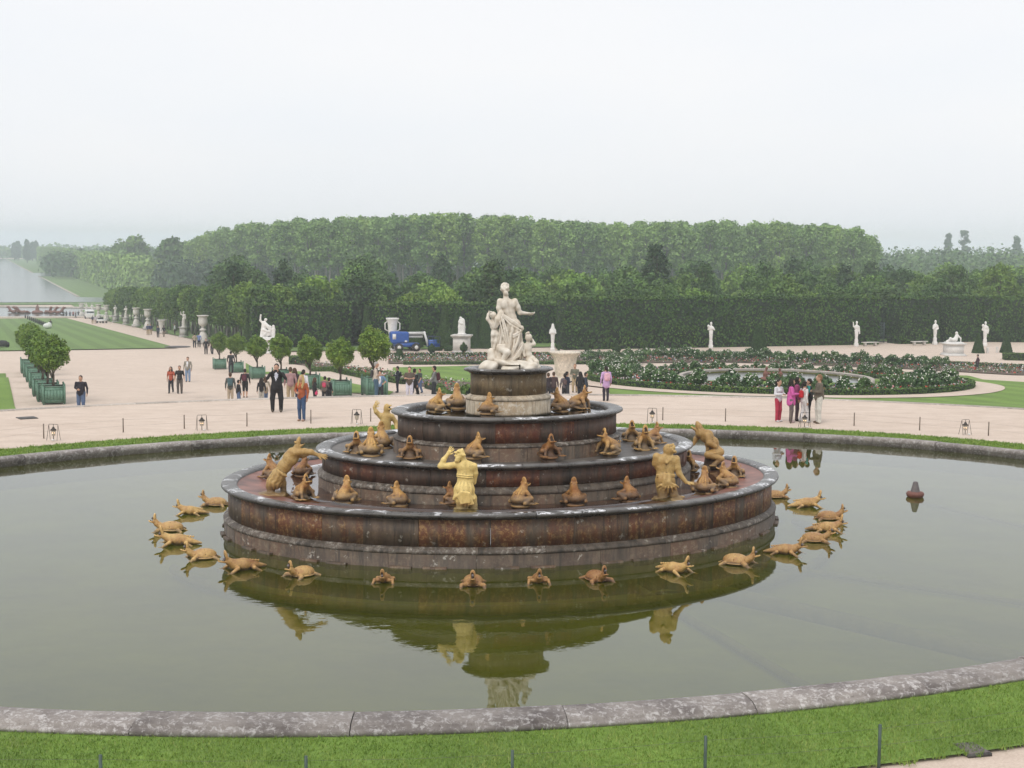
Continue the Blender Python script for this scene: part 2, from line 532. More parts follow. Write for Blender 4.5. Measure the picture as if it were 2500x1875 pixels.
    # foliage
    def leaf(name, stops, big=.35, rough=.6, objvar=.35, trans=.0):
        m, nt, b = new_mat(name); M[name] = m
        at = N(nt, 'Attribute', attribute_name='rnd')
        c = ramp(nt, at.outputs['Fac'], [(i / (len(stops) - 1), s_) for i, s_ in enumerate(stops)])
        f = noise(nt, coords(nt, 'obj', jitter=True), big, 4)
        c = mixc(nt, 1.0, c, ramp(nt, f, [(.3, .72), (.7, 1.2)]), 'MULTIPLY')
        if objvar:
            oi = N(nt, 'ObjectInfo')
            c = mixc(nt, 1.0, c, ramp(nt, oi.outputs['Random'], [(0, (1 - objvar, 1 - objvar * .8, 1 - objvar * .6)), (.6, (1, 1, .95)), (1, (1 + objvar * .9, 1 + objvar * .6, .95))]), 'MULTIPLY')
        nt.links.new(c, b.inputs['Base Color']); b.inputs['Roughness'].default_value = rough
        b.inputs['Specular IOR Level'].default_value = .25
    leaf('leaf_orange', [(.064, .122, .025), (.122, .216, .036), (.187, .287, .046), (.245, .338, .071)], .9, .45, .12)
    leaf('leaf_tree', [(.051, .108, .032), (.087, .167, .040), (.124, .218, .049), (.174, .268, .066)], .25, .6, .45)
    leaf('leaf_bright', [(.100, .185, .039), (.154, .277, .050), (.208, .339, .065), (.262, .385, .092)], .25, .6, .25)
    leaf('leaf_dark', [(.027, .064, .027), (.043, .090, .034), (.064, .117, .040), (.080, .133, .047)], .25, .6, .25)
    leaf('leaf_grove', [(.115, .199, .067), (.179, .294, .084), (.242, .378, .105), (.316, .462, .148)], .12, .7, .25)
    leaf('leaf_hedge', [(.018, .052, .009), (.036, .092, .015), (.066, .138, .022), (.13, .205, .04)], .35, .6, 0)
    leaf('leaf_box', [(.046, .098, .023), (.072, .137, .029), (.098, .169, .036), (.130, .202, .046)], .6, .6, 0)
    leaf('leaf_yew', [(.020, .050, .014), (.032, .070, .018), (.046, .090, .022), (.06, .105, .028)], .6, .7, .2)
    leaf('leaf_rose', [(.043, .091, .034), (.068, .136, .046), (.099, .181, .060), (.136, .227, .083)], 1.5, .55, .2)
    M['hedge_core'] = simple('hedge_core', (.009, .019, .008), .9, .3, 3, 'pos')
    M['bark'] = simple('bark', (.10, .08, .06), .9, .3, 6)
    M['bark_pale'] = simple('bark_pale', (.19, .185, .165), .9, .25, 4)
    # flowers: each petal cluster takes one of the bed's colours
    m, nt, b = new_mat('petals'); M['petals'] = m
    at = N(nt, 'Attribute', attribute_name='rnd')
    c = ramp(nt, at.outputs['Fac'], [(0, (.70, .66, .62)), (.42, (.52, .045, .03)), (.60, (.62, .50, .50)), (.72, (.22, .24, .52)), (.80, (.66, .30, .32)), (.90, (.72, .70, .60))], 'CONSTANT')
    nt.links.new(c, b.inputs['Base Color']); b.inputs['Roughness'].default_value = .7
    m, nt, b = new_mat('rose_white'); M['rose_white'] = m
    b.inputs['Base Color'].default_value = (.74, .72, .64, 1); b.inputs['Roughness'].default_value = .7
    # painted tubs, metal and the rest
    M['tub_green'] = simple('tub_green', (.125, .24, .17), .55, .12, 5, rvar=.12)
    M['tub_dark'] = simple('tub_dark', (.08, .15, .11), .6, .1, 5)
    M['iron'] = simple('iron', (.05, .042, .036), .55, .3, 9, metal=.4)
    M['post_green'] = simple('post_green', (.05, .085, .065), .5, .2, 9)
    M['post_brown'] = simple('post_brown', (.17, .135, .105), .7, .2, 9)
    M['wire'] = simple('wire', (.16, .15, .14), .5, .1, 9, metal=.6)
    M['drain'] = simple('drain', (.085, .08, .075), .6, .25, 20, metal=.3)
    M['white_plastic'] = simple('white_plastic', (.72, .72, .70), .5, .05, 5)
    M['glass'] = simple('glass', (.05, .06, .07), .1, .1, 5)
    M['lead_red'] = simple('lead_red', (.19, .075, .055), .6, .3, 5)
    M['lead_grey'] = simple('lead_grey', (.16, .135, .13), .6, .3, 5)
    M['lift_blue'] = simple('lift_blue', (.02, .085, .34), .35, .08, 3)
    M['lift_dark'] = simple('lift_dark', (.025, .04, .09), .5, .2, 3)
    M['lift_white'] = simple('lift_white', (.66, .66, .64), .45, .08, 3)
    M['tyre'] = simple('tyre', (.03, .028, .027), .85, .3, 8)
    M['black'] = simple('black', (.014, .013, .014), .7, .3, 6)
    m, nt, b = new_mat('lamp_glow'); M['lamp_glow'] = m
    b.inputs['Base Color'].default_value = (1, .75, .5, 1)
    b.inputs['Emission Color'].default_value = (1, .62, .34, 1); b.inputs['Emission Strength'].default_value = 2.5

build_materials()
_cloth = {}
def cloth(col, rough=.85):
    k = tuple(round(c, 3) for c in col)
    if k not in _cloth:
        _cloth[k] = simple('cloth', k, rough, .18, 9)
    return _cloth[k]
# ------------------------------------------------------------------ solid modelling by blended distance fields
class Sdf:
    def __init__(s, res=.02, k=.03): s.res = res; s.k = k; s.P = []
    def cone(s, a, b, ra, rb=None, m=0, k=None, fold=None, sub=False):
        a = np.array(a, float); b = np.array(b, float); rb = ra if rb is None else rb
        r = max(ra, rb) + (fold[0] if fold else 0)
        s.P.append(('c', np.minimum(a, b) - r, np.maximum(a, b) + r, (a, b, ra, rb, fold), m, s.k if k is None else k, sub)); return s
    def chain(s, pts, rad, m=0, k=None):
        for i in range(len(pts) - 1): s.cone(pts[i], pts[i + 1], rad[i], rad[i + 1], m, k)
        return s
    def ell(s, c, r, m=0, rot=None, k=None, sub=False, fold=None):
        c = np.array(c, float); r = np.array((r, r, r) if np.isscalar(r) else r, float)
        R3 = np.array(rot) if rot is not None else np.eye(3)
        e = np.abs(R3) @ r if rot is not None else r
        s.P.append(('e', c - e, c + e, (c, r, R3, fold), m, s.k if k is None else k, sub)); return s
    def box(s, c, h, rd=.02, m=0, rot=None, k=None, sub=False):
        c = np.array(c, float); h = np.array(h, float); R3 = np.array(rot) if rot is not None else np.eye(3)
        e = np.abs(R3) @ h if rot is not None else h
        s.P.append(('b', c - e, c + e, (c, h, R3, rd), m, s.k if k is None else k, sub)); return s
    def arrays(s):
        res = s.res
        adds = [p for p in s.P if not p[6]]
        lo = np.min([p[1] for p in adds], 0) - 3 * res - .02; hi = np.max([p[2] for p in adds], 0) + 3 * res + .02
        n = np.ceil((hi - lo) / res).astype(int) + 1
        F = np.full(n, 1e2, np.float32); Q = np.full(n, 1e2, np.float32); Mi = np.zeros(n, np.int8)
        ax = [lo[i] + res * np.arange(n[i]) for i in range(3)]
        for typ, a, b, q, m, k, sub in s.P:
            pad = k + 2.5 * res
            i0 = np.clip(np.floor((a - pad - lo) / res).astype(int), 0, n - 1); i1 = np.clip(np.ceil((b + pad - lo) / res).astype(int) + 1, 1, n)
            sl = tuple(slice(i0[j], i1[j]) for j in range(3))
            X = ax[0][sl[0]][:, None, None]; Y = ax[1][sl[1]][None, :, None]; Z = ax[2][sl[2]][None, None, :]
            if typ == 'c':
                A, B, ra, rb, fold = q
                d = B - A; L2 = d @ d + 1e-12
                t = np.clip(((X - A[0]) * d[0] + (Y - A[1]) * d[1] + (Z - A[2]) * d[2]) / L2, 0, 1)
                px, py, pz = X - A[0] - t * d[0], Y - A[1] - t * d[1], Z - A[2] - t * d[2]
                D = np.sqrt(px * px + py * py + pz * pz) - (ra + t * (rb - ra))
                if fold:
                    amp, nf, tw, ph = fold
                    D = D + amp * np.sin(nf * np.arctan2(py, px) + tw * t + ph + .7 * np.sin(9 * t + ph))
            elif typ == 'e':
                c, r, R3, fold = q
                x, y, z = X - c[0], Y - c[1], Z - c[2]
                u = [(R3[0, i] * x + R3[1, i] * y + R3[2, i] * z) for i in range(3)]
                k0 = np.sqrt(sum((u[i] / r[i]) ** 2 for i in range(3))); k1 = np.sqrt(sum((u[i] / r[i] ** 2) ** 2 for i in range(3))) + 1e-9
                D = k0 * (k0 - 1) / k1
                if fold:
                    amp, fx, fy, fz, ph = fold
                    D = D + amp * np.sin(fx * x + fy * y + fz * z + ph)
            else:
                c, h, R3, rd = q
                x, y, z = X - c[0], Y - c[1], Z - c[2]
                u = [np.abs(R3[0, i] * x + R3[1, i] * y + R3[2, i] * z) - (h[i] - rd) for i in range(3)]
                D = np.sqrt(sum(np.maximum(w, 0) ** 2 for w in u)) + np.minimum(np.maximum(np.maximum(u[0], u[1]), u[2]), 0) - rd
            D = np.broadcast_to(D, F[sl].shape).astype(np.float32)
            f = F[sl]
            if sub:
                h_ = np.maximum(k - np.abs(f + D), 0) / max(k, 1e-6)
                g = np.maximum(f, -D) + h_ * h_ * k / 4
                Mi[sl] = np.where(-D > f, m, Mi[sl]); F[sl] = g
            else:
                h_ = np.maximum(k - np.abs(f - D), 0) / max(k, 1e-6)
                Mi[sl] = np.where(D < Q[sl], m, Mi[sl]); Q[sl] = np.minimum(Q[sl], D)
                F[sl] = np.minimum(f, D) - h_ * h_ * k / 4
        return F, Mi, lo
    def mesh(s, name, extra=None, relax=1):
        F, Mi, lo = s.arrays(); res = s.res
        I = F < 0
        c8 = [I[a:I.shape[0] - 1 + a, b:I.shape[1] - 1 + b, c:I.shape[2] - 1 + c] for a in (0, 1) for b in (0, 1) for c in (0, 1)]
        cnt = sum(c.astype(np.int8) for c in c8)
        ci = np.argwhere((cnt > 0) & (cnt < 8))
        idx = np.full(cnt.shape, -1, np.int32); idx[tuple(ci.T)] = np.arange(len(ci))
        acc = np.zeros((len(ci), 3)); num = np.zeros(len(ci))
        offs = [(a, b, c) for a in (0, 1) for b in (0, 1) for c in (0, 1)]
        for o in offs:
            for axn in range(3):
                if o[axn]: continue
                p = list(o); p[axn] = 1
                f0 = F[tuple((ci + o).T)]; f1 = F[tuple((ci + p).T)]
                cr = (f0 < 0) != (f1 < 0)
                t = np.where(cr, f0 / np.where(cr, f0 - f1, 1), 0)
                for j in range(3):
                    acc[:, j] += np.where(cr, o[j] + (t if j == axn else 0), 0)
                num += cr
        V = (ci + acc / num[:, None]) * res + lo
        vm = Mi[tuple((ci + np.round(acc / num[:, None]).astype(int)).T)]
        Q = []
        for axn in range(3):
            u, v = (axn + 1) % 3, (axn + 2) % 3
            sh = list(I.shape); sh[axn] -= 1
            s0 = [slice(None)] * 3; s1 = [slice(None)] * 3
            s0[axn] = slice(0, -1); s1[axn] = slice(1, None)
            a, b = I[tuple(s0)], I[tuple(s1)]
            e = np.argwhere(a != b)
            if not len(e): continue
            fl = a[tuple(e.T)]
            du = np.zeros(3, int); du[u] = 1; dv = np.zeros(3, int); dv[v] = 1
            q = np.stack([idx[tuple((e - du - dv).T)], idx[tuple((e - dv).T)], idx[tuple(e.T)], idx[tuple((e - du).T)]], 1)
            q = np.where(fl[:, None], q, q[:, ::-1])
            Q.append(q)
        Q = np.concatenate(Q); Q = Q[(Q >= 0).all(1)]
        for _ in range(relax):           # one pass of smoothing
            S = np.zeros_like(V); C = np.zeros(len(V))
            for i in range(4):
                np.add.at(S, Q[:, i], V[Q[:, (i + 1) % 4]] + V[Q[:, (i + 3) % 4]]); np.add.at(C, Q[:, i], 2)
            V = V * .6 + .4 * S / np.maximum(C, 1)[:, None]
        mi = vm[Q[:, 0]]
        Fs = [Q]; mis = [mi]
        if extra is not None:            # fingers and other thin pieces of the same body
            for k_ in (4, 3):
                if extra.F[k_]:
                    ff = np.concatenate(extra.F[k_]) + len(V)
                    if k_ == 4: Fs[0] = np.concatenate([Fs[0], ff]); mis[0] = np.concatenate([mis[0], np.concatenate(extra.M[4])])
                    else: Fs.append(ff); mis.append(np.concatenate(extra.M[3]))
            V = np.concatenate([V] + extra.V)
        return np_mesh(name, V, Fs, np.concatenate(mis), True)

def nrm(v):
    v = np.asarray(v, float); return v / (np.linalg.norm(v) + 1e-9)

def hand(S, mb, wrist, d, n, size=.18, m=0, curl=.35, spread=.18, thumb=1):
    """palm blended into the arm, five separate bent fingers; d along the hand, n out of the back of it"""
    w = np.array(wrist, float); d = nrm(d); n = nrm(n - d * np.dot(n, d)); sd = np.cross(d, n)
    pl = size * .5
    Rm = np.stack([d, sd, n], 1)
    S.ell(w + d * pl * .5, (pl * .62, size * .235, size * .12), m, Rm, k=size * .12)
    for i, (o, L) in enumerate(((-.17, .40), (-.06, .47), (.06, .45), (.17, .36))):
        b0 = w + d * pl * .9 + sd * size * o
        dd = nrm(d + sd * o * spread * 6)
        p1 = b0 + dd * size * L * .45 - n * curl * size * .05
        p2 = p1 + nrm(dd - n * curl) * size * L * .33
        p3 = p2 + nrm(dd - n * curl * 2.2) * size * L * .25
        mb.tube([b0 - dd * size * .1, p1, p2, p3], [size * .062, size * .058, size * .05, size * .035], 5, m)
    b0 = w + d * pl * .3 + sd * thumb * size * .16
    dd = nrm(d * .7 + sd * thumb * .8 - n * .2)
    p1 = b0 + dd * size * .22; p2 = p1 + nrm(d + sd * thumb * .25 - n * .2) * size * .2
    mb.tube([b0 - dd * size * .05, p1, p2], [size * .08, size * .068, size * .045], 5, m)

# ------------------------------------------------------------------ surfaces
def drape(name, poly, dz, mat, step=1.2, parent=None, smooth=True):
    """a sheet inside the outline poly (world xy), laid dz above the ground"""
    P = []
    for i in range(len(poly)):
        a, b = np.array(poly[i]), np.array(poly[(i + 1) % len(poly)])
        n = max(1, int(np.linalg.norm(b - a) / step))
        for j in range(n): P.append(a + (b - a) * j / n)
    P = np.array(P); nb = len(P)
    lo, hi = P.min(0), P.max(0)
    gx, gy = np.meshgrid(np.arange(lo[0], hi[0], step), np.arange(lo[1], hi[1], step))
    G = np.stack([gx.ravel(), gy.ravel()], 1)
    ins = np.zeros(len(G), bool)
    for i in range(nb):
        a, b = P[i], P[(i + 1) % nb]
        c = (a[1] > G[:, 1]) != (b[1] > G[:, 1])
        xx = (b[0] - a[0]) * (G[:, 1] - a[1]) / (b[1] - a[1] + 1e-12) + a[0]
        ins ^= c & (G[:, 0] < xx)
    G = G[ins]
    pts = [Vector(p) for p in P] + [Vector(p) for p in G]
    r = delaunay_2d_cdt(pts, [(i, (i + 1) % nb) for i in range(nb)], [], 1, 1e-4)
    V2 = np.array([(v.x, v.y) for v in r[0]])
    Fc = [list(f) for f in r[2] if len(f) == 3]
    V = np.column_stack([V2, zg(V2[:, 0], V2[:, 1]) + dz])
    Fc = np.array(Fc)
    a, b, c = V[Fc[:, 0]], V[Fc[:, 1]], V[Fc[:, 2]]
    fl = np.cross((b - a)[:, :2], (c - a)[:, :2]) < 0
    Fc[fl] = Fc[fl][:, ::-1]
    return obj(name, np_mesh(name, V, Fc, smooth=smooth), mat, parent)

def ring_xy(a, b, th):
    return xy(a * np.cos(th), b * np.sin(th))

def arc_stone(prof, a, b, th0, th1, n):
    """closed profile [(dr, z)] swept along an arc of the ellipse (a, b) in the garden frame, with end faces"""
    th = np.linspace(th0, th1, n + 1)
    prof = np.asarray(prof, float); k = len(prof)
    V = []
    for t in th:
        for dr, z in prof:
            x, y = ring_xy(a + dr, b + dr, t)
            V.append((x, y, z))
    V = np.array(V)
    F = [[i * k + j, (i + 1) * k + j, (i + 1) * k + (j + 1) % k, i * k + (j + 1) % k] for i in range(n) for j in range(k)]
    F = np.array(F)
    mb = MB(); mb.add(V, F)
    c0 = V[:k].mean(0); c1 = V[-k:].mean(0)
    VV = np.vstack([V[:k], c0, V[-k:], c1])
    T = [[k, j, (j + 1) % k] for j in range(k)] + [[2 * k + 1, k + 1 + (j + 1) % k, k + 1 + j] for j in range(k)]
    mb.add(VV, T)
    return mb

def local_mesh(mb, name, smooth=False):
    """mesh moved so that its own centre is the object's origin; returns mesh and that centre"""
    V = np.concatenate(mb.V); c = (V.min(0) + V.max(0)) / 2
    mb.V = [v - c for v in mb.V]
    return mb.mesh(name, smooth), c

rng = np.random.default_rng(7)
random.seed(7)

# ------------------------------------------------------------------ terrain
def build_ground():
    na = 640
    th = np.linspace(0, 2 * math.pi, na, endpoint=False)
    rows = []
    # from the coping out to the kerb
    ain, bin_ = BA + .50, BB + .50
    for f in np.linspace(0, 1, 12):
        rows.append(((1 - f) * ain + f * KA, (1 - f) * bin_ + f * KB))
    r = 1.0
    ds = sorted(set(list(np.arange(1, 135, 1.5)) + DP[1:]))
    for d in ds: rows.append((KA * (1 + d / 27), KB * (1 + d / 27)))
    d = 137
    while d < 2400:
        rows.append((KA * (1 + d / 27), KB * (1 + d / 27))); d += max(3, d * .03)
    V = []
    for a, b in rows:
        x, y = ring_xy(a, b, th)
        z = zg(x, y)
        V.append(np.column_stack([x, y, z]))
    V = np.concatenate(V); nr = len(rows)
    i = np.arange(nr - 1)[:, None] * na; j = np.arange(na)[None, :]; j2 = (j + 1) % na
    F = np.stack([i + j, i + na + j, i + na + j2, i + j2], -1).reshape(-1, 4)[:, ::-1]
    o = obj('ground', np_mesh('ground', V, F, smooth=True), M['gravel'])
    tag(o, kind='structure')
build_ground()

def annulus(name, a0, b0, a1, b1, dz, mat, n=360, flat=None, th0=0, th1=2 * math.pi, steps=2):
    th = np.linspace(th0, th1, n + 1)
    V = []
    for f in np.linspace(0, 1, steps + 1):
        x, y = ring_xy(a0 + (a1 - a0) * f, b0 + (b1 - b0) * f, th)
        z = (zg(x, y) + dz) if flat is None else np.full(len(x), flat)
        V.append(np.column_stack([x, y, z]))
    V = np.concatenate(V); w = n + 1
    F = np.array([[k * w + j, k * w + j + 1, (k + 1) * w + j + 1, (k + 1) * w + j] for k in range(steps) for j in range(n)])[:, ::-1]
    return obj(name, np_mesh(name, V, F, smooth=True), mat)

def leaf_quads(P, Nn, size, rng, jitter=.9, aspect=.7, sv=.35):
    """leaf-sized four-cornered faces at P facing roughly along Nn"""
    n = len(P)
    d = Nn + rng.normal(0, jitter, (n, 3)); d /= np.linalg.norm(d, axis=1)[:, None] + 1e-9
    a = np.cross(d, rng.normal(0, 1, (n, 3))); a /= np.linalg.norm(a, axis=1)[:, None] + 1e-9
    b = np.cross(d, a)
    sz = (size * (1 + rng.uniform(-sv, sv, n)))[:, None]
    a = a * sz * .5; b = b * sz * .5 * aspect
    V = np.stack([P - a, P - b + a * .15, P + a, P + b + a * .15], 1).reshape(-1, 3)
    F = np.arange(4 * n).reshape(n, 4)
    return V, F

# pool: bed, inner wall, water, coping stones, grass ring
def build_pool():
    bed = annulus('pool_bed', 4.0, 3.0, BA + .2, BB + .2, 0, M['algae_floor'], 200, flat=-1.10, steps=6); tag(bed, kind='structure')
    th = np.linspace(0, 2 * math.pi, 241)
    V = []
    for z in (-1.25, -.30):
        x, y = ring_xy(BA + .08, BB + .08, th); V.append(np.column_stack([x, y, np.full(len(x), z)]))
    V = np.concatenate(V)
    F = np.array([[j, j + 1, 241 + j + 1, 241 + j] for j in range(240)])
    tag(obj('pool_wall', np_mesh('pool_wall', V, F, smooth=True), M['algae_wall']), kind='structure')
    w = annulus('pool_water', 5.2, 5.2 * ASP, BA + .09, BB + .09, 0, M['pool_water'], 240, flat=WATER, steps=8)
    tag(w, kind='structure')
    # coping: rounded top, roll on both sides, every stone its own
    root = empty('pool_coping', (FX, FY, PLAT))
    tag(root, 'low grey lichen-stained stone coping around the oval fountain pool', 'coping')
    t = 0.0; k = 0; rg = random.Random(3)
    while t < 2 * math.pi - .02:
        # about 2.3 m per stone
        spd = math.hypot(BA * math.sin(t), BB * math.cos(t))
        dt = rg.uniform(1.9, 2.7) / spd
        t1 = min(t + dt, 2 * math.pi)
        if 2 * math.pi - t1 < .04: t1 = 2 * math.pi
        g = .006 / spd
        jz = rg.uniform(-.012, .012)
        top = -.20 + jz
        prof = [(0, -.52), (.50, -.52), (.50, -.38), (.535, -.36), (.55, -.33), (.55, top - .105), (.53, top - .085), (.485, top - .075), (.48, top - .055), (.40, top - .022), (.20, top), (.06, top - .004), (.0, top - .02), (-.025, top - .06), (-.02, -.34), (.0, -.36)]
        mb = arc_stone(prof[::-1], BA, BB, t + g, t1 - g, 6)
        me, c = local_mesh(mb, 'coping_stone')
        o = obj('coping_stone', me, M['coping'], root, loc=tuple(c - np.array([FX, FY, PLAT])))
        t = t1; k += 1
    gr = annulus('grass_verge', BA + .52, BB + .52, BA + 2.55, BB + 2.55, .045, M['lawn'], 400, steps=6)
    tag(gr, kind='structure')
    # blades of grass, thick at the near side, thinner on the far side
    rg = np.random.default_rng(5)
    def blades(n, th0, th1, size, w):
        th = rg.uniform(th0, th1, n); f = .56 + 2.0 * rg.uniform(0, 1, n) ** .92 + .10 * np.sin(th * 211) * np.sin(th * 67) + .04 * rg.normal(0, 1, n)
        x, y = ring_xy(BA + f, BB + f, th)
        P = np.column_stack([x, y, zg(x, y) + .03])
        h = size * rg.uniform(.5, 1.4, n)
        lean = rg.normal(0, .45, (n, 2)) * h[:, None]
        ang = rg.uniform(0, math.pi, n)
        dx = np.column_stack([np.cos(ang), np.sin(ang), np.zeros(n)]) * (w * rg.uniform(.6, 1.4, n))[:, None]
        tip = P + np.column_stack([lean, h])
        V = np.stack([P - dx, P + dx, tip], 1).reshape(-1, 3)
        return V, np.arange(3 * n).reshape(n, 3), rg.uniform(0, 1, n)
    V1, F1, r1 = blades(190000, R(-150), R(-28), .048, .0075)
    V2, F2, r2 = blades(70000, R(10), R(170), .06, .016)
    tag(obj('verge_grass', np_mesh('verge_grass', np.concatenate([V1, V2]), np.concatenate([F1, F2 + len(V1)]), rnd=np.concatenate([r1, r2])), M['grass_blade']),
        'short mown grass growing on the ring around the pool', 'grass', kind='stuff')
    # kerb stones round the terrace, on the garden side
    kroot = empty('terrace_kerb', (FX, FY, PLAT)); tag(kroot, kind='structure')
    t = R(12); kg = random.Random(9)
    while t < R(150):
        spd = math.hypot(KA * math.sin(t), KB * math.cos(t)); dt = kg.uniform(1.5, 2.2) / spd
        prof = [(-.16, -.6), (.16, -.6), (.16, -.365), (-.16, -.36)]
        mb = arc_stone(prof[::-1], KA, KB, t, t + dt - .008 / spd, 3)
        me, c = local_mesh(mb, 'kerb_stone')
        obj('kerb_stone', me, M['kerb_stone'], kroot, loc=tuple(c - np.array([FX, FY, PLAT])))
        t += dt
    # supply pipes lying on the bed
    def pipe(name, pts, r, label):
        mb = MB(); mb.tube(pts, r, 10)
        o = mb.build(name, M['pipe'], smooth=True); tag(o, label, 'pipe'); return o
    th = np.linspace(R(-175), R(0), 60); x, y = ring_xy(7.5, 7.5 * ASP + .35, th)
    pipe('ring_pipe', np.column_stack([x, y, np.full(60, -.95)]), .10, 'brown ring pipe lying under water in front of the fountain')
    for (p, q, r, lab) in (((1560, 1410), (2620, 1654), .17, 'thick straight pipe under water running to the right of the pool'),
                           ((1500, 1410), (2060, 1740), .08, 'thin straight pipe under water beside the thick pipe'),
                           ((1830, 1380), (2700, 1508), .06, 'narrow pipe under water leading to the right past the turtles'),
                           ((2236, 1228), (2700, 1337), .05, 'thin pipe under water leading away from the cone spout')):
        a = at_z(*p, -1.05); b = at_z(*q, -1.05)
        pipe('supply_pipe', [(a[0], a[1], -1.0), (b[0], b[1], -1.0)], r, lab)
    a = at_z(1640, 1440, -.9)
    mb = MB()
    mb.tube([(a[0] + .3 * math.cos(u), a[1] + .3 * math.sin(u) * .5, -.98) for u in np.linspace(0, 2 * math.pi, 20)], .025, 6)
    tag(mb.build('pipe_ring', M['iron']), 'dark iron ring lying under water on the thick pipe', 'ring')
    # the cone-shaped spout standing in the water
    x, y = at_z(2234, 1213, WATER)
    r = empty('cone_spout', (x, y, WATER)); tag(r, 'grey cone spout on a red float in open water', 'spout')
    MB().lathe([(.0, -.05), (.14, -.05), (.21, .03), (.22, .09), (.19, .13), (.0, .14)], 24).build('float_ring', M['lead_red'], r, True)
    MB().lathe([(.115, .13), (.10, .2), (.06, .36), (.045, .385), (.0, .385)], 20).build('cone', M['lead_grey'], r, True)
build_pool()

# ------------------------------------------------------------------ the tiered fountain
TIERS = [  # a (outer lip), z of lip top, heights of lip, panel, moulding, base, stones per course
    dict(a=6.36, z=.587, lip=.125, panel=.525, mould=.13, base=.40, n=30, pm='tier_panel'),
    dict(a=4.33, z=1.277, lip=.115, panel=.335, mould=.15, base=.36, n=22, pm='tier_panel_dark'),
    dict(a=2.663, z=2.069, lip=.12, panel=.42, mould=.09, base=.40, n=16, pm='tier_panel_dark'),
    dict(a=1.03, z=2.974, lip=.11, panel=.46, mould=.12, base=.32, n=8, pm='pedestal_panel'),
]
FLOOR = [.587 - .13, 1.277 - .13, 2.069 - .24]
SEAT = [.587 - .085, 1.277 - .085, 2.069 - .10]     # tops of the low plinths the statues sit on
def build_fountain():
    root = empty('tiered_fountain', (FX, FY, WATER))
    tag(root, 'four-tiered oval stone fountain with dark rims and rusty marble walls', 'fountain')
    off = np.array([FX, FY, WATER])
    rg = random.Random(11)
    def course(name, prof, a, n, mat, gap=.004, ph=0.0, seg=None, jit=0.0):
        b = a * ASP
        cuts = [2 * math.pi * (i + (rg.uniform(-.22, .22) if n > 8 else 0)) / n + ph for i in range(n)]
        cuts.append(cuts[0] + 2 * math.pi)
        for i in range(n):
            g = gap / a
            dj = rg.uniform(-jit, jit)
            pr = [(dr + dj, z) for dr, z in prof]
            sg = seg or max(3, int(64 / n) + 2)
            mb = arc_stone(pr[::-1], a, b, cuts[i] + g, cuts[i + 1] - g, sg)
            me, c = local_mesh(mb, name)
            obj(name, me, mat, root, loc=tuple(c - off))
    for i, T in enumerate(TIERS):
        a, z = T['a'], T['z']
        z1 = z - T['lip']; z2 = z1 - T['panel']; z3 = z2 - T['mould']; z4 = z3 - T['base']
        lw = .34 if i < 3 else .30
        # lip: a rounded coping with an overhang and a fillet beneath
        prof = [(.0, z - .045), (-.012, z - .008), (-.06, z + .010), (-.18, z + .014), (-lw + .04, z + .002), (-lw, z - .03), (-lw - .01, z - .30), (-.20, z - .30),
                (-.17, z1), (-.125, z1 + .004), (-.118, z1 + .022), (-.09, z1 + .03), (-.065, z1 + .045), (-.018, z1 + .058)]
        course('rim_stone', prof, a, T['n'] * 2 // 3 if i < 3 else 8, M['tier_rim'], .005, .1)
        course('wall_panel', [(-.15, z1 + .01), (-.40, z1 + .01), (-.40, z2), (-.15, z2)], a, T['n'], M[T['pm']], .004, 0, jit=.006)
        pm = M['pedestal_foot'] if i == 3 else M['tier_base']
        mp = [(-.15, z2 - .001), (-.40, z2 - .001), (-.40, z3), (-.055, z3), (-.045, z3 + .02), (-.045, z3 + T['mould'] * .40), (-.07, z3 + T['mould'] * .60), (-.115, z2 - .02)]
        course('moulding', mp, a, T['n'] * 2 // 3 if i < 3 else 4, M['tier_mould'] if i < 3 else pm, .004, .2)
        course('base_block', [(-.06, z3 - .001), (-.40, z3 - .001), (-.40, z4), (-.05, z4), (-.05, z4 + .05), (-.06, z4 + .06)], a, T['n'] * 3 // 4 if i < 3 else 4, pm, .004, .4, jit=.004)
    # a plinth course at the water line, with the feet of the piers showing
    T = TIERS[0]
    course('plinth_block', [(.02, -.55), (-.4, -.55), (-.4, -1.25), (.02, -1.25)], T['a'], 24, M['algae_wall'], .01)
    for i in range(56):
        th = 2 * math.pi * i / 56 + .02
        if i % 3 == 2: continue
        mb = arc_stone([(.025, -.425), (-.10, -.425), (-.10, -.56), (.025, -.56)][::-1], T['a'], T['a'] * ASP, th, th + .075, 2)
        me, c = local_mesh(mb, 'foot_block')
        obj('foot_block', me, M['tier_base'], root, loc=tuple(c - off))
    # floors of the tiers, dished up to the lip
    def floor(name, a0, a1, z, mat, rise=.08):
        th = np.linspace(0, 2 * math.pi, 97); V = []
        for f, dz in ((0, 0), (.55, .0), (.8, .02), (.93, .07), (1, rise)):
            a = a0 + (a1 - a0) * f; b = a0 * ASP + (a1 - a0) * f - (a0 - a0)
            b = (a0 * ASP) * (1 - f) + (a1 * ASP) * f
            V.append(np.column_stack([a * np.cos(th) * E1[0] + b * np.sin(th) * E2[0], a * np.cos(th) * E1[1] + b * np.sin(th) * E2[1], np.full(97, z + dz - WATER)]))
        V = np.concatenate(V)
        F = np.array([[k * 97 + j, k * 97 + j + 1, (k + 1) * 97 + j + 1, (k + 1) * 97 + j] for k in range(4) for j in range(96)])[:, ::-1]
        return obj(name, np_mesh(name, V, F, smooth=True), mat, root)
    floor('basin_floor', 3.9, 6.05, FLOOR[0], M['tier_floor_red'])
    floor('basin_floor', 2.2, 4.02, FLOOR[1], M['tier_floor_grey'])
    floor('basin_floor', .6, 2.36, FLOOR[2], M['tier_floor_grey'])
    floor('basin_water', .6, 2.335, 2.069 - .13, M['tier_water'], 0)
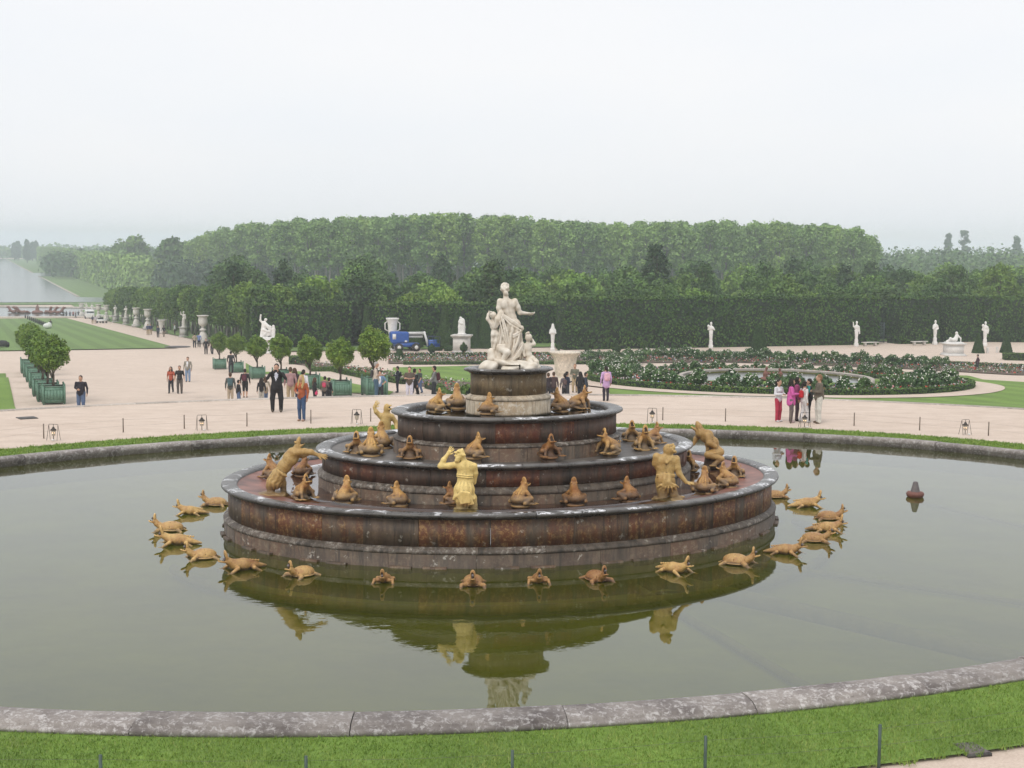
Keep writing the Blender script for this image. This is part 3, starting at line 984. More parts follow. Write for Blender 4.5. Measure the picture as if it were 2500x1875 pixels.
    floor('basin_water', 3.9, 5.35, FLOOR[0] + .012, M['tier_water'], 0)
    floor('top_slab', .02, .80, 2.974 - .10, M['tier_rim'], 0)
build_fountain()
# ------------------------------------------------------------------ frogs, turtles and lizards
def frog_mesh(var):
    S = Sdf(.011, .020); mb = MB(); rg = random.Random(var)
    up = (.30, .27, .24)[var % 3]                          # how high the shoulders sit
    lean = (.05, .10, .02)[var % 3]
    G, D = 0, 1
    S.ell((0, -.11, .105), (.155, .155, .10))
    S.cone((0, -.10, .13), (0, lean, up), .125, .085)
    sh = np.array((0, lean, up)); hd = sh + np.array((0, .035, .075))
    S.cone(sh, hd, .082, .072)
    for sx in (-1, 1):
        # hind leg folded: thigh forward, shank back, webbed foot forward
        S.chain([(sx * .10, -.12, .10), (sx * .205, .05, .125), (sx * .20, -.12, .045), (sx * .235, .07, .018)], [.07, .052, .038, .03])
        S.ell((sx * .245, .10, .014), (.05, .075, .014))
        # straight foreleg
        w = .035 * rg.uniform(-1, 1)
        S.chain([(sx * .085, lean, up - .06), (sx * .155, lean + .05, .14), (sx * (.15 + w), lean + .10, .02)], [.05, .037, .028])
        S.ell((sx * (.155 + w), lean + .125, .013), (.045, .055, .013))
        for q in (-1, 0, 1):
            mb.tube([(sx * (.155 + w), lean + .13, .018), (sx * (.155 + w) + q * .035, lean + .205, .008)], [.013, .006], 5, G)
            mb.tube([(sx * .245, .14, .018), (sx * .245 + q * .04, .215, .008)], [.014, .006], 5, G)
        S.ell(hd + np.array((sx * .05, -.025, .045)), .026, k=.012)      # bulging eye
    # gaping mouth: upper jaw thrown back, lower jaw out like a spout
    S.ell(hd + np.array((0, -.005, .075)), (.062, .030, .095), rot=Matrix.Rotation(R(8), 3, 'X'))
    S.ell(hd + np.array((0, .085, .0)), (.068, .085, .022), rot=Matrix.Rotation(R(14), 3, 'X'))
    S.ell(hd + np.array((0, .052, .070)), (.040, .042, .080), D, k=.008, sub=True)
    S.ell(hd + np.array((0, .085, .032)), (.048, .062, .026), D, k=.008, sub=True)
    S.ell((0, -.03, -.03), (.20, .20, .055)); S.cone((0, -.03, -.05), (0, -.03, -.16), .15, .17)   # plinth
    b0 = np.array((0, -.245, .14)); b1 = np.array((0, lean - .075, up + .03))
    for sx in (-1, 0, 1):                                   # ridges down the back
        S.chain([b0 + np.array((sx * .075, .03, 0)), (b0 + b1) / 2 + np.array((sx * .06, -.015, 0)), b1 + np.array((sx * .03, 0, 0))], [.012, .018, .012], k=.014)
    for q in range(9): S.ell((rg.uniform(-.12, .12), rg.uniform(-.22, -.1), rg.uniform(.14, .24)), .016, k=.012)
    return S.mesh('frog', mb)

def turtle_mesh(var):
    S = Sdf(.012, .016); mb = MB(); G, D = 0, 1
    S.ell((0, -.06, .085), (.215, .28, .145))
    S.ell((0, -.06, .045), (.245, .30, .028), k=.015)
    for a_ in range(6):
        a = a_ * math.pi / 3; S.cone((.03 * math.cos(a), -.06 + .04 * math.sin(a), .245), (.23 * math.cos(a), -.06 + .29 * math.sin(a), .10), .007, .009, k=.02, sub=True)
    S.chain([(0, .16, .10), (0, .27, .17), (0, .31, .24)], [.085, .07, .058])
    h = np.array((0, .33, .26))
    S.ell(h + np.array((0, -.01, .065)), (.06, .032, .095), rot=Matrix.Rotation(R(4), 3, 'X'))
    S.ell(h + np.array((0, .06, -.045)), (.06, .085, .024), rot=Matrix.Rotation(R(20), 3, 'X'))
    S.ell(h + np.array((0, .055, .035)), (.038, .055, .085), D, k=.008, sub=True)
    for sx in (-1, 1):
        S.ell(h + np.array((sx * .045, -.025, .045)), .02, k=.01)
        S.chain([(sx * .15, .15, .05), (sx * .24, .21, .045), (sx * .26, .28, .0)], [.06, .05, .035])
        S.ell((sx * .265, .30, .0), (.04, .05, .015))
        S.chain([(sx * .16, -.25, .04), (sx * .25, -.33, .01)], [.05, .035])
        for q in (-1, 0, 1): mb.tube([(sx * .265, .32, .005), (sx * .265 + q * .03, .37, 0)], [.013, .006], 5, G)
    S.cone((0, -.32, .045), (0, -.44, .01), .03, .01)
    S.box((0, .16, -.02), (.13, .12, .03), .02)
    mb.tube([h + np.array((0, .02, .02)), h + np.array((0, .055, .055))], .026, 10, 2)      # lead pipe in the throat
    return S.mesh('turtle', mb)

def lizard_mesh(var):
    S = Sdf(.012, .018); mb = MB(); G, D = 0, 1
    bend = (.06, -.07)[var % 2]
    S.chain([(bend, -.50, .04), (bend * .6, -.28, .07), (0, -.05, .10), (0, .12, .125)], [.022, .075, .125, .10])
    S.chain([(0, .12, .12), (0, .23, .19)], [.095, .072])
    h = np.array((0, .27, .22))
    S.ell(h + np.array((0, .01, .075)), (.058, .035, .12), rot=Matrix.Rotation(R(-14), 3, 'X'))
    S.ell(h + np.array((0, .08, -.025)), (.055, .095, .022), rot=Matrix.Rotation(R(12), 3, 'X'))
    S.ell(h + np.array((0, .08, .04)), (.036, .065, .075), D, k=.008, sub=True)
    for sx in (-1, 1):
        S.ell(h + np.array((sx * .042, -.01, .05)), .02, k=.01)
        S.chain([(sx * .09, .10, .08), (sx * .22, .12, .09), (sx * .25, .25, .01)], [.05, .038, .028])
        S.ell((sx * .255, .28, .0), (.04, .05, .014))
        S.chain([(sx * .08, -.22, .06), (sx * .20, -.20, .07), (sx * .22, -.32, .0)], [.05, .035, .025])
        for q in (-1, 0, 1): mb.tube([(sx * .255, .30, .005), (sx * .255 + q * .04, .38, -.005)], [.013, .006], 5, G)
    for i in range(9):                                      # crest of scales
        y = -.34 + .055 * i
        S.ell((0, y, .115 + .10 * (1 - abs(y + .02) * 1.7)), (.014, .026, .022), k=.012)
    mb.tube([h + np.array((0, .03, .0)), h + np.array((0, .065, .035))], .024, 10, 2)
    return S.mesh('lizard', mb)

frogs = [frog_mesh(i) for i in range(3)]
turtles = [turtle_mesh(0)]
lizards = [lizard_mesh(0), lizard_mesh(1)]
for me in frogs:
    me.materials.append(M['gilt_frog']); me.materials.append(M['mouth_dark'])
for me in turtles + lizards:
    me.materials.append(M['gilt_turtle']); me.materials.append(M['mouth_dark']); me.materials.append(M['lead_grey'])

def put_creature(name, me, px, py, z, face, sc, label, cat, group):
    """face: heading in degrees, 0 away from the photographer, 90 to the left, 180 towards"""
    x, y = at_z(px, py, z)
    if name == 'frog_statue':                               # keep it on its ledge, clear of the lip and of the wall behind
        i = SEAT.index(z); ao = TIERS[i]['a']; ai = TIERS[i + 1]['a']; d = ray(px, py)
        Ys = np.linspace(24, 40, 800); t, s = ts(d[0] * Ys, Ys)
        ok = ((t / (ao - .60)) ** 2 + (s / (ao * ASP - .60)) ** 2 < 1) & ((t / (ai + .16)) ** 2 + (s / (ai * ASP + .16)) ** 2 > 1)
        k = np.argmin(np.where(ok, np.abs(Ys - y) + 1.0 * (Ys > y + .3), 1e9)); z = float(np.clip(CAMH + d[2] * Ys[k], z, z + .13)) if abs(Ys[k] - y) > .05 else z
        x, y = float(d[0] * Ys[k]), float(Ys[k])
    o = obj(name, me, None, None, (x, y, z), R(face)); sc *= .95 if 'frog' in name else .88; o.scale = (sc, sc, sc)
    return tag(o, label, cat, group)

# lowest tier: px, py of the base, heading, mesh, what it sits beside
for px, py, face, var, sc, lab in (
    (664, 1163, 60, 0, 1.0, 'golden stone frog sitting behind the leaning frog-headed man'),
    (738, 1158, -20, 1, .95, 'shadowed stone frog sitting under the outstretched arm of the leaning man'),
    (741, 1216, -130, 0, 1.0, 'stone frog gaping upward at the feet of the leaning frog-headed man'),
    (842, 1222, -12, 1, 1.05, 'golden stone frog crouching with its back turned, left of the pale yellow woman'),
    (971, 1229, 42, 2, 1.0, 'ochre stone frog leaning to one side, next to the pale yellow woman'),
    (1273, 1230, -42, 0, 1.05, 'orange stone frog with long back, first beyond the pale yellow woman'),
    (1403, 1227, 8, 1, 1.05, 'rusty stone frog with its back turned, between two sideways frogs'),
    (1533, 1218, 40, 2, 1.05, 'stone frog gaping sideways next to the kneeling man with the tied cloth'),
    (1718, 1199, -18, 0, 1.05, 'bright golden frog with its back turned, beyond the kneeling man'),
    (1776, 1184, 48, 1, 1.05, 'orange and grey frog stretching a foreleg toward the golden frog'),
    (1793, 1160, 160, 2, 1.0, 'brown frog gaping at the pool edge below the hunched hooded figure'),
    (1684, 1148, 150, 0, .9, 'frog half hidden behind the end of the second tier'),
    (1108, 1228, 60, 1, .9, 'frog mostly hidden behind the pale yellow woman, one foot showing')):
    put_creature('frog_statue', frogs[var], px, py, SEAT[0], face, sc, lab, 'frog statue', 'frogs on the lowest tier')
for px, py, face, var, sc, lab in (
    (871, 1102, 176, 2, 1.0, 'reddish frog facing the pool on the left end of the second tier'),
    (906, 1107, 10, 0, 1.12, 'big golden frog with its back turned, beside the reddish frog on the second tier'),
    (934, 1088, 20, 1, 1.12, 'stout brown frog with its back turned, against the wall of the third tier'),
    (1001, 1114, 178, 2, 1.0, 'frog with pipe-like open mouth facing out, above the woman shading her face'),
    (1160, 1114, -62, 0, 1.0, 'red frog with beak-like mouth behind the head of the yellow woman'),
    (1342, 1113, -150, 2, 1.05, 'frog with round gaping mouth alone in the middle of the second tier'),
    (1487, 1103, 120, 1, 1.1, 'orange frog crouching sideways on the second tier before the curly-haired man'),
    (1541, 1072, -168, 2, 1.0, 'brown frog facing out, farthest back at the right end of the second tier'),
    (1571, 1094, -160, 0, 1.05, 'orange frog with wide lower jaw, front of the trio on the second tier'),
    (1592, 1080, -70, 1, 1.0, 'upright frog of the trio on the second tier, side turned')):
    put_creature('frog_statue', frogs[var], px, py, SEAT[1], face, sc, lab, 'frog statue', 'frogs on the second tier')
for px, py, face, var, sc, lab in (
    (1066, 1002, -58, 0, 1.0, 'mossy golden frog sitting in the water of the top basin, left edge'),
    (1117, 992, 10, 1, 1.1, 'tall rusty frog beside the marble pedestal in the top basin'),
    (1192, 1006, -36, 2, .95, 'red frog in front of the marble pedestal in the top basin'),
    (1366, 1000, 58, 0, 1.0, 'golden frog gaping toward the marble pedestal in the top basin'),
    (1414, 995, -110, 1, 1.1, 'large brown frog at the right side of the top basin')):
    put_creature('frog_statue', frogs[var], px, py, SEAT[2], face, sc, lab, 'frog statue', 'frogs in the top basin')

# water creatures in the pool, all spouting outward
for i, (kind, px, py, face, sc, lab) in enumerate((
    ('turtle', 524, 1234, 82, 1.0, 'orange turtle floating behind the left end of the lowest tier'),
    ('lizard', 462, 1256, 88, 1.0, 'brown lizard with raised snout, between two turtles left of the fountain'),
    ('turtle', 412, 1296, 92, 1.05, 'orange turtle swimming farthest out to the left of the fountain'),
    ('lizard', 430, 1330, 100, 1.15, 'long brown lizard stretched out between two turtles on the left'),
    ('turtle', 492, 1364, 112, 1.0, 'dark red turtle next to the crested lizard on the left'),
    ('lizard', 588, 1392, 118, 1.15, 'crested golden lizard gaping at the left front of the fountain'),
    ('turtle', 735, 1407, 140, .95, 'pale turtle turned aside, between the crested lizard and a small lizard'),
    ('lizard', 938, 1422, 176, .85, 'small lizard facing straight out with open jaws'),
    ('turtle', 1155, 1429, 180, .95, 'pale turtle facing straight out below the woman shading her face'),
    ('lizard', 1314, 1423, 184, .9, 'pale frog-like lizard squatting on bent forelegs'),
    ('turtle', 1458, 1418, 205, .95, 'pale turtle turned aside where the pipes meet the ring'),
    ('lizard', 1648, 1399, 232, 1.05, 'pale lizard gaping sideways above the thick pipe'),
    ('turtle', 1803, 1378, 246, 1.05, 'smooth yellow turtle gaping sideways at the right front'),
    ('lizard', 1922, 1353, 250, 1.05, 'brown lizard with lowered back right of the smooth yellow turtle'),
    ('turtle', 1992, 1322, 262, 1.0, 'golden turtle with patterned shell among the creatures on the right'),
    ('lizard', 2022, 1298, 266, 1.1, 'orange lizard pressed between two turtles on the right'),
    ('turtle', 2026, 1268, 270, 1.0, 'reddish turtle swimming farthest out to the right of the fountain'),
    ('lizard', 1972, 1238, 276, 1.15, 'long red lizard on the right with its tail toward the fountain'),
    ('turtle', 1896, 1215, 282, .95, 'red turtle half hidden behind the right end of the lowest tier'))):
    me = turtles[0] if kind == 'turtle' else lizards[i // 2 % 2]
    put_creature(kind + '_statue', me, px, py, WATER - .01, face, sc, lab, kind + ' statue', 'spouting creatures in the pool')

# ------------------------------------------------------------------ the marble group on top
def build_latona():
    z0 = 2.974 - .10
    root = empty('marble_group', (FX + .03, FY, z0))
    tag(root, 'white marble group of a standing woman with two children on rocks', 'statue')
    def P(cx, cy, y=0.0): return np.array(((cx - 740) / 650, y, (1530 - cy) / 650))
    S = Sdf(.016, .06)                                       # rocks
    rg = random.Random(4)
    for cx, cy, rx, rz, y, ry in ((430, 1450, .22, .15, -.20, .20), (560, 1420, .2, .14, .1, .25), (740, 1490, .20, .10, -.30, .16), (700, 1400, .30, .12, -.05, .32), (860, 1430, .22, .12, -.2, .2),
                                  (1010, 1450, .20, .12, -.18, .22), (1110, 1490, .13, .08, -.1, .2), (980, 1390, .2, .1, .12, .22), (480, 1290, .12, .17, .02, .14), (740, 1440, .45, .13, .15, .3), (640, 1330, .2, .14, .05, .2)):
        S.ell(P(cx, cy, y), (rx, ry, rz), k=.05, rot=Matrix.Rotation(rg.uniform(-.3, .3), 3, 'Y'), fold=(.012, rg.uniform(-30, 30), rg.uniform(-20, 20), rg.uniform(15, 45), rg.uniform(0, 6)))
    for cx, cy, y, rx in ((590, 1480, -.42, .015), (880, 1450, -.40, .012), (760, 1420, -.36, .2)):
        S.ell(P(cx, cy, y), (rx, .2, .10 if rx < .1 else .012), k=.02, sub=True)
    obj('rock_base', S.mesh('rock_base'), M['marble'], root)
    # the woman, seen from behind, head raised, right arm held out
    S = Sdf(.012, .04); mb = MB()
    S.ell(P(655, 318, .03), (.088, .105, .115))
    for i in range(16):                                     # waved hair gathered at the nape
        a = rg.uniform(-1.9, 1.9); b = rg.uniform(-.4, 1.2)
        c = P(655, 315, .03) + np.array((math.sin(a) * math.cos(b) * .085, -math.cos(a) * math.cos(b) * .10, math.sin(b) * .11))
        S.ell(c, (.028, .028, .03), k=.018)
    S.ell(P(665, 378, -.06), (.05, .04, .05), k=.02); S.ell(P(690, 400, -.065), (.03, .02, .03), k=.02)
    S.cone(P(665, 390, .02), P(672, 470, -.005), .052, .062)
    S.ell(P(690, 545, 0), (.172, .095, .13), rot=Matrix.Rotation(R(4), 3, 'Y')); S.ell(P(715, 640, .01), (.145, .095, .14)); S.ell(P(740, 735, .01), (.135, .09, .12))
    S.ell(P(775, 840, 0), (.175, .12, .15)); S.ell(P(745, 850, -.07), (.09, .07, .11)); S.ell(P(825, 850, -.065), (.085, .07, .11))
    S.cone(P(700, 520, -.094), P(752, 800, -.105), .008, .012, k=.05, sub=True)      # the spine
    for cx, sx in ((640, -1), (785, 1)): S.ell(P(cx, 550, -.062), (.035, .022, .06), k=.06)  # shoulder blades
    S.chain([P(800, 500), P(842, 590, .01), P(875, 668, .03), P(975, 680, .10)], [.066, .056, .046, .034])
    hand(S, mb, P(980, 680, .10), P(1060, 690, .13) - P(980, 680, .10), np.array((0, -.5, -.8)), .20, 0, .5, .3, 1)
    S.chain([P(585, 505), P(572, 600, -.01), P(590, 690, .02), P(640, 740, .14)], [.068, .058, .05, .04])
    # the drapery: over the left arm, round the hips, down to the rock
    S.chain([P(600, 660, -.05), P(560, 760, -.07), P(520, 870, -.06)], [.05, .075, .03])
    for i in range(6): S.chain([P(575 + 12 * i, 660, -.085), P(535 + 16 * i, 780, -.125), P(490 + 10 * i, 890, -.09)], [.012, .018, .010], k=.012)
    S.cone(P(775, 930, .02), P(690, 1330, .06), .18, .26, fold=(.022, 9, 1.5, .5))
    S.cone(P(830, 900, 0), P(860, 1290, .02), .10, .12, fold=(.018, 8, 1.0, 2.0))
    S.cone(P(640, 760, -.02), P(620, 1250, .0), .06, .15, fold=(.016, 8, .5, 1.0))
    for i, (a, b_, c) in enumerate((((625, 700), (760, 800), (905, 890)), ((620, 715), (740, 835), (900, 920)), ((640, 690), (790, 790), (910, 870)), ((700, 960), (790, 985), (885, 930)), ((705, 985), (790, 1015), (880, 965)), ((610, 730), (650, 900), (700, 1130)), ((640, 760), (690, 930), (730, 1180)), ((590, 800), (640, 1010), (730, 1230)), ((880, 930), (850, 1080), (790, 1230)), ((870, 960), (830, 1120), (765, 1290)), ((800, 1010), (790, 1160), (740, 1310)), ((560, 1130), (660, 1130), (740, 1210)), ((555, 1160), (650, 1150), (720, 1230)))):
        dy = -.13 if i < 3 else (-.15 if i < 5 else -.17)
        S.chain([P(*a, dy + .03), P(*b_, dy), P(*c, dy - .01)], [.014, .024, .014], k=.018)
    S.ell(P(905, 890, -.06), (.045, .06, .06), k=.03)
    S.chain([P(590, 1180, -.10), P(700, 1230, -.26), P(640, 1340, -.24)], [.08, .07, .055])      # bent knee under the cloth
    S.chain([P(900, 1130, -.05), P(850, 1250, -.10), P(780, 1330, -.16), P(700, 1350, -.2)], [.07, .07, .06, .04])
    for i in range(4): S.chain([P(930, 1100 + 30 * i, -.12), P(860, 1220 + 25 * i, -.18), P(790, 1310 + 8 * i, -.22)], [.010, .018, .010], k=.014)
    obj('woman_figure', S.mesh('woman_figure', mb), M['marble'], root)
    # child at her left hip, one arm thrown up
    S = Sdf(.011, .03); mb = MB()
    S.ell(P(487, 705, -.03), (.072, .078, .082))
    for i in range(8): S.ell(P(487, 690, -.03) + np.array((rg.uniform(-.05, .05), rg.uniform(-.06, .0), rg.uniform(-.02, .07))), .024, k=.015)
    S.cone(P(490, 770, -.01), P(495, 820, 0), .04, .05)
    S.ell(P(505, 860, 0), (.095, .07, .11)); S.ell(P(515, 960, -.01), (.09, .075, .09)); S.ell(P(490, 985, -.055), (.05, .045, .05)); S.ell(P(548, 985, -.05), (.05, .045, .05))
    S.chain([P(460, 825, -.01), P(408, 760, -.01), P(415, 690, .0)], [.045, .036, .028])
    hand(S, mb, P(416, 690), P(440, 640) - P(416, 690), np.array((0, -1, 0)), .09, 0, .7, .1, 1)
    S.chain([P(545, 830), P(600, 800, -.04)], [.045, .035])
    S.chain([P(490, 1000, -.02), P(485, 1080, -.02), P(482, 1150, .0)], [.052, .04, .03])
    S.chain([P(545, 1000, -.02), P(530, 1085, -.05), P(508, 1180, -.05)], [.055, .045, .032])
    S.ell(P(508, 1200, -.03), (.03, .055, .025)); S.ell(P(482, 1165, .03), (.03, .05, .022))
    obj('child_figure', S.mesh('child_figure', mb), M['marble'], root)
    # child seated at her feet, hand to its face
    S = Sdf(.011, .03); mb = MB()
    S.ell(P(1003, 1020, -.05), (.08, .085, .088))
    for i in range(9): S.ell(P(1003, 1000, -.05) + np.array((rg.uniform(-.06, .06), rg.uniform(-.07, .02), rg.uniform(-.01, .08))), .026, k=.015)
    S.cone(P(1000, 1085, -.04), P(995, 1120, -.03), .042, .05)
    S.ell(P(990, 1180, -.03), (.10, .075, .12)); S.ell(P(1000, 1270, -.03), (.09, .075, .09)); S.ell(P(1035, 1330, -.03), (.10, .09, .075))
    S.chain([P(1030, 1130, -.03), P(1085, 1120, .0), P(1060, 1060, .05)], [.045, .036, .028])
    hand(S, mb, P(1060, 1062, .05), np.array((-.3, .2, .5)), np.array((1, 0, 0)), .09, 0, .5, .1, 1)
    S.chain([P(945, 1140, -.03), P(925, 1220, -.08), P(945, 1290, -.1)], [.042, .036, .026])
    S.chain([P(1060, 1330, -.05), P(1120, 1370, -.12), P(1150, 1440, -.12)], [.07, .05, .03])
    S.chain([P(1010, 1350, -.05), P(1050, 1390, -.2), P(1100, 1430, -.2)], [.07, .05, .03])
    S.ell(P(1160, 1450, -.11), (.05, .03, .02))
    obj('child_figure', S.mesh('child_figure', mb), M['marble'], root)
build_latona()

# ------------------------------------------------------------------ the gilded figures
def figure_root(name, px, py, z, label, scale_dist=None):
    x, y = at_z(px, py, z)
    r = empty(name, (x, y, z)); tag(r, label, 'statue', 'gilded figures on the lowest tier')
    return r, y

def build_figures():
    rg = random.Random(8)
    # 1: woman seen from behind, hand raised to her head
    px0, py0 = 1136, 1243
    r, Y = figure_root('woman_statue', px0, py0, SEAT[0], 'pale yellow statue of a woman from behind shading her face with one hand')
    K = FPX / Y
    def P(cx, cy, y=0.0): return np.array(((1050 + cx * .1206 - px0) / K, y, (py0 - (1060 + cy * .1206)) / K))
    S = Sdf(.012, .035); mb = MB()
    S.ell(P(600, 400, .02), (.10, .11, .12))
    for i in range(14): S.ell(P(590 + rg.uniform(-90, 110), 380 + rg.uniform(-90, 90), -.05 + rg.uniform(-.03, .01)), (.035, .025, .02), k=.016, rot=Matrix.Rotation(rg.uniform(-.6, .6), 3, 'Y'))
    S.cone(P(640, 290, .0), P(645, 262, .0), .03, .012); S.ell(P(545, 495, -.06), (.055, .045, .045), k=.015); S.ell(P(520, 500, -.085), (.03, .02, .025), k=.012)
    S.cone(P(660, 470, .01), P(690, 545, 0), .055, .065)
    S.ell(P(715, 640), (.195, .105, .13)); S.ell(P(705, 780), (.165, .10, .15)); S.ell(P(710, 930), (.165, .105, .17)); S.ell(P(690, 1130), (.205, .135, .17))
    S.cone(P(720, 590, -.10), P(735, 760, -.105), .010, .008, k=.05, sub=True)
    for yy in (785, 825): S.chain([P(535, yy, -.055), P(640, yy + 12, -.10), P(760, yy + 22, -.105), P(865, yy + 20, -.06)], [.014] * 4, k=.008)
    S.chain([P(540, 590), P(380, 620, -.02), P(205, 625, -.02)], [.068, .06, .056]); S.chain([P(205, 625, -.02), P(265, 500, .0), P(345, 390, .02)], [.056, .048, .034])
    hand(S, mb, P(345, 390, .02), np.array((.10, 0, .15)), np.array((-.3, -1, 0)), .19, 0, .2, .25, 1)
    S.chain([P(895, 620), P(915, 780, .03), P(890, 980, .08)], [.06, .05, .042])
    S.cone(P(690, 1120), P(690, 1290), .20, .19, fold=(.008, 11, 1.0, 0))
    for j in range(7): S.chain([P(470 + 8 * j, 1300 - 32 * j, -.09), P(640, 1130 + 38 * j, -.195), P(790, 1150 + 30 * j, -.195), P(895, 1290 - 4 * j, -.13)], [.02, .026, .026, .016], k=.014)
    for j in range(5): S.chain([P(770 + 14 * j, 1240, -.19), P(785 + 24 * j, 1390 - 5 * j, -.17)], [.016, .020], k=.01)
    S.chain([P(640, 1290), P(650, 1480), P(650, 1570)], [.125, .105, .10]); S.chain([P(850, 1290), P(880, 1450, .02), P(885, 1570, .03)], [.10, .075, .07])
    S.ell(P(740, 1560, .05), (.26, .2, .06), fold=(.012, 30, 20, 10, 0)); S.box((0, .05, -.11), (.24, .2, .12), .05)
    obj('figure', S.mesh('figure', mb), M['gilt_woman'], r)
    # 2: frog-headed man leaning over toward the second tier
    px0, py0 = 672, 1205
    r, Y = figure_root('leaning_man_statue', px0, py0, SEAT[0], 'gilded frog-headed man leaning over with an arm stretched to the second tier')
    K = FPX / Y
    def P(cx, cy, y=0.0): return np.array(((640 + cx * .1205 - px0) / K, y, (py0 - (1040 + cy * .1205)) / K))
    S = Sdf(.012, .035); mb = MB()
    S.chain([P(180, 1360), P(170, 1210, .02), P(300, 1050)], [.075, .095, .13]); S.chain([P(420, 1330, .12), P(400, 1180, .12), P(370, 1040, .06)], [.06, .075, .10])
    S.ell(P(120, 1365, -.02), (.12, .06, .04)); S.ell(P(330, 1375, -.05), (.09, .05, .03))
    tilt = Matrix.Rotation(R(38), 3, 'Y')
    S.ell(P(350, 980), (.15, .125, .16), rot=tilt); S.ell(P(460, 800), (.15, .115, .18), rot=tilt); S.ell(P(580, 640), (.165, .12, .17), rot=tilt); S.ell(P(650, 540), (.15, .11, .12), rot=tilt)
    for j in range(5): S.ell(P(480 + 25 * j, 800 - 40 * j, -.10), (.05, .02, .02), k=.02, rot=tilt)
    for j in range(3): S.chain([P(330 + 10 * j, 860 + 22 * j, -.11), P(420 + 12 * j, 920 + 22 * j, -.125), P(500 + 8 * j, 960 + 18 * j, -.09)], [.014, .02, .014], k=.01)
    S.cone(P(330, 980), P(250, 1130), .14, .16, fold=(.010, 10, 1, 0))
    S.chain([P(690, 480), P(720, 400, .0)], [.075, .07])
    S.ell(P(745, 320), (.055, .065, .14), rot=Matrix.Rotation(R(10), 3, 'Y')); S.ell(P(800, 375), (.11, .06, .028), rot=Matrix.Rotation(R(-38), 3, 'Y')); S.ell(P(690, 300, -.04), .028, k=.01)
    S.ell(P(830, 310), (.05, .045, .05), 1, k=.01, sub=True)
    S.chain([P(700, 510, -.06), P(880, 480, -.10), P(1010, 490, -.10), P(1150, 550, -.08)], [.085, .068, .06, .036])
    hand(S, mb, P(1150, 550, -.08), np.array((.9, .1, -.2)), np.array((.2, -.7, .8)), .24, 0, .3, .35, 1)
    S.chain([P(690, 560, .08), P(800, 600, .16), P(900, 580, .2)], [.07, .055, .04])
    S.ell(P(240, 1385, .05), (.33, .22, .05), fold=(.012, 25, 20, 10, 0)); S.box((-.04, .05, -.11), (.3, .2, .12), .05)
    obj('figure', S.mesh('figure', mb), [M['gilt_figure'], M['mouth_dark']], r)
    # 3: kneeling curly-haired man from behind, a cloth knotted at his waist
    px0, py0 = 1620, 1216
    r, Y = figure_root('kneeling_man_statue', px0, py0, SEAT[0], 'gilded kneeling man from behind with curly hair and a cloth knotted at his waist')
    K = FPX / Y
    def P(cx, cy, y=0.0): return np.array(((1570 + cx * .1447 - px0) / K, y, (py0 - (1000 + cy * .1447)) / K))
    S = Sdf(.012, .035); mb = MB()
    S.ell(P(425, 660, .02), (.125, .13, .125))
    for i in range(26): S.ell(P(460 + rg.uniform(-60, 75), 640 + rg.uniform(-85, 95), rg.uniform(-.10, -.02)), rg.uniform(.022, .034), k=.010)
    S.cone(P(400, 720, .0), P(380, 790, 0), .07, .09)
    S.ell(P(375, 850), (.24, .125, .15)); S.ell(P(370, 960), (.215, .12, .16)); S.ell(P(365, 1070), (.185, .115, .14)); S.ell(P(370, 1200), (.21, .14, .16))
    S.cone(P(370, 830, -.12), P(370, 1050, -.12), .012, .01, k=.05, sub=True)
    S.cone(P(340, 760, -.06), P(370, 860, -.13), .03, .02); S.cone(P(480, 770, -.06), P(380, 860, -.13), .03, .02)
    S.chain([P(215, 780), P(200, 900, .02), P(240, 980, .12)], [.085, .07, .06])
    S.chain([P(545, 820), P(570, 960, -.02), P(600, 1060, -.03), P(720, 1210, -.05)], [.085, .068, .058, .04])
    hand(S, mb, P(720, 1210, -.05), np.array((.9, 0, -.1)), np.array((0, -.3, 1)), .20, 0, .3, .25, 1)
    for j in range(2): S.chain([P(215, 1080 + 25 * j, -.08), P(370, 1065 + 25 * j, -.125), P(520, 1075 + 25 * j, -.08)], [.016, .02, .016], k=.01)
    S.ell(P(410, 1190, -.16), (.04, .03, .04), k=.015)
    for j in range(7):
        a = (j - 3) * .42; S.chain([P(410, 1190, -.16), P(410 + 130 * math.sin(a), 1230 + 60 * math.cos(a), -.16), P(410 + 190 * math.sin(a), 1250 + 130 * math.cos(a), -.10)], [.014, .022, .014], k=.012)
    S.cone(P(365, 1180), P(350, 1350, .03), .19, .14, fold=(.010, 9, 1, 1))
    S.chain([P(310, 1300), P(330, 1450, .0), P(340, 1540)], [.12, .10, .09]); S.chain([P(480, 1300, .02), P(520, 1430, .0), P(560, 1500, .0)], [.11, .085, .07]); S.ell(P(610, 1470, -.02), (.12, .05, .035))
    S.ell(P(430, 1525, .05), (.34, .22, .05), fold=(.012, 25, 20, 10, 0)); S.box((.1, .05, -.11), (.3, .2, .12), .05)
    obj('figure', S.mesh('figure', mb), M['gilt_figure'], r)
    # 4: frog-headed figure in a hooded garment, crouching and craning to the left
    px0, py0 = 1736, 1140
    r, Y = figure_root('crouching_man_statue', px0, py0, SEAT[0], 'gilded frog-headed figure in a hooded garment crouching at the end of the second tier')
    K = FPX / Y
    S = Sdf(.013, .035); mb = MB()
    S.ell(P2(1180, 1010, px0, py0, K), (.28, .22, .10), fold=(.012, 25, 20, 10, 0))
    def P(cx, cy, y=0.0): return P2(cx, cy, px0, py0, K) + np.array((0, y, 0))
    S.cone(P(1180, 700), P(1170, 980), .17, .22, 1); S.box((.02, 0, -.08), (.26, .2, .12), .05)
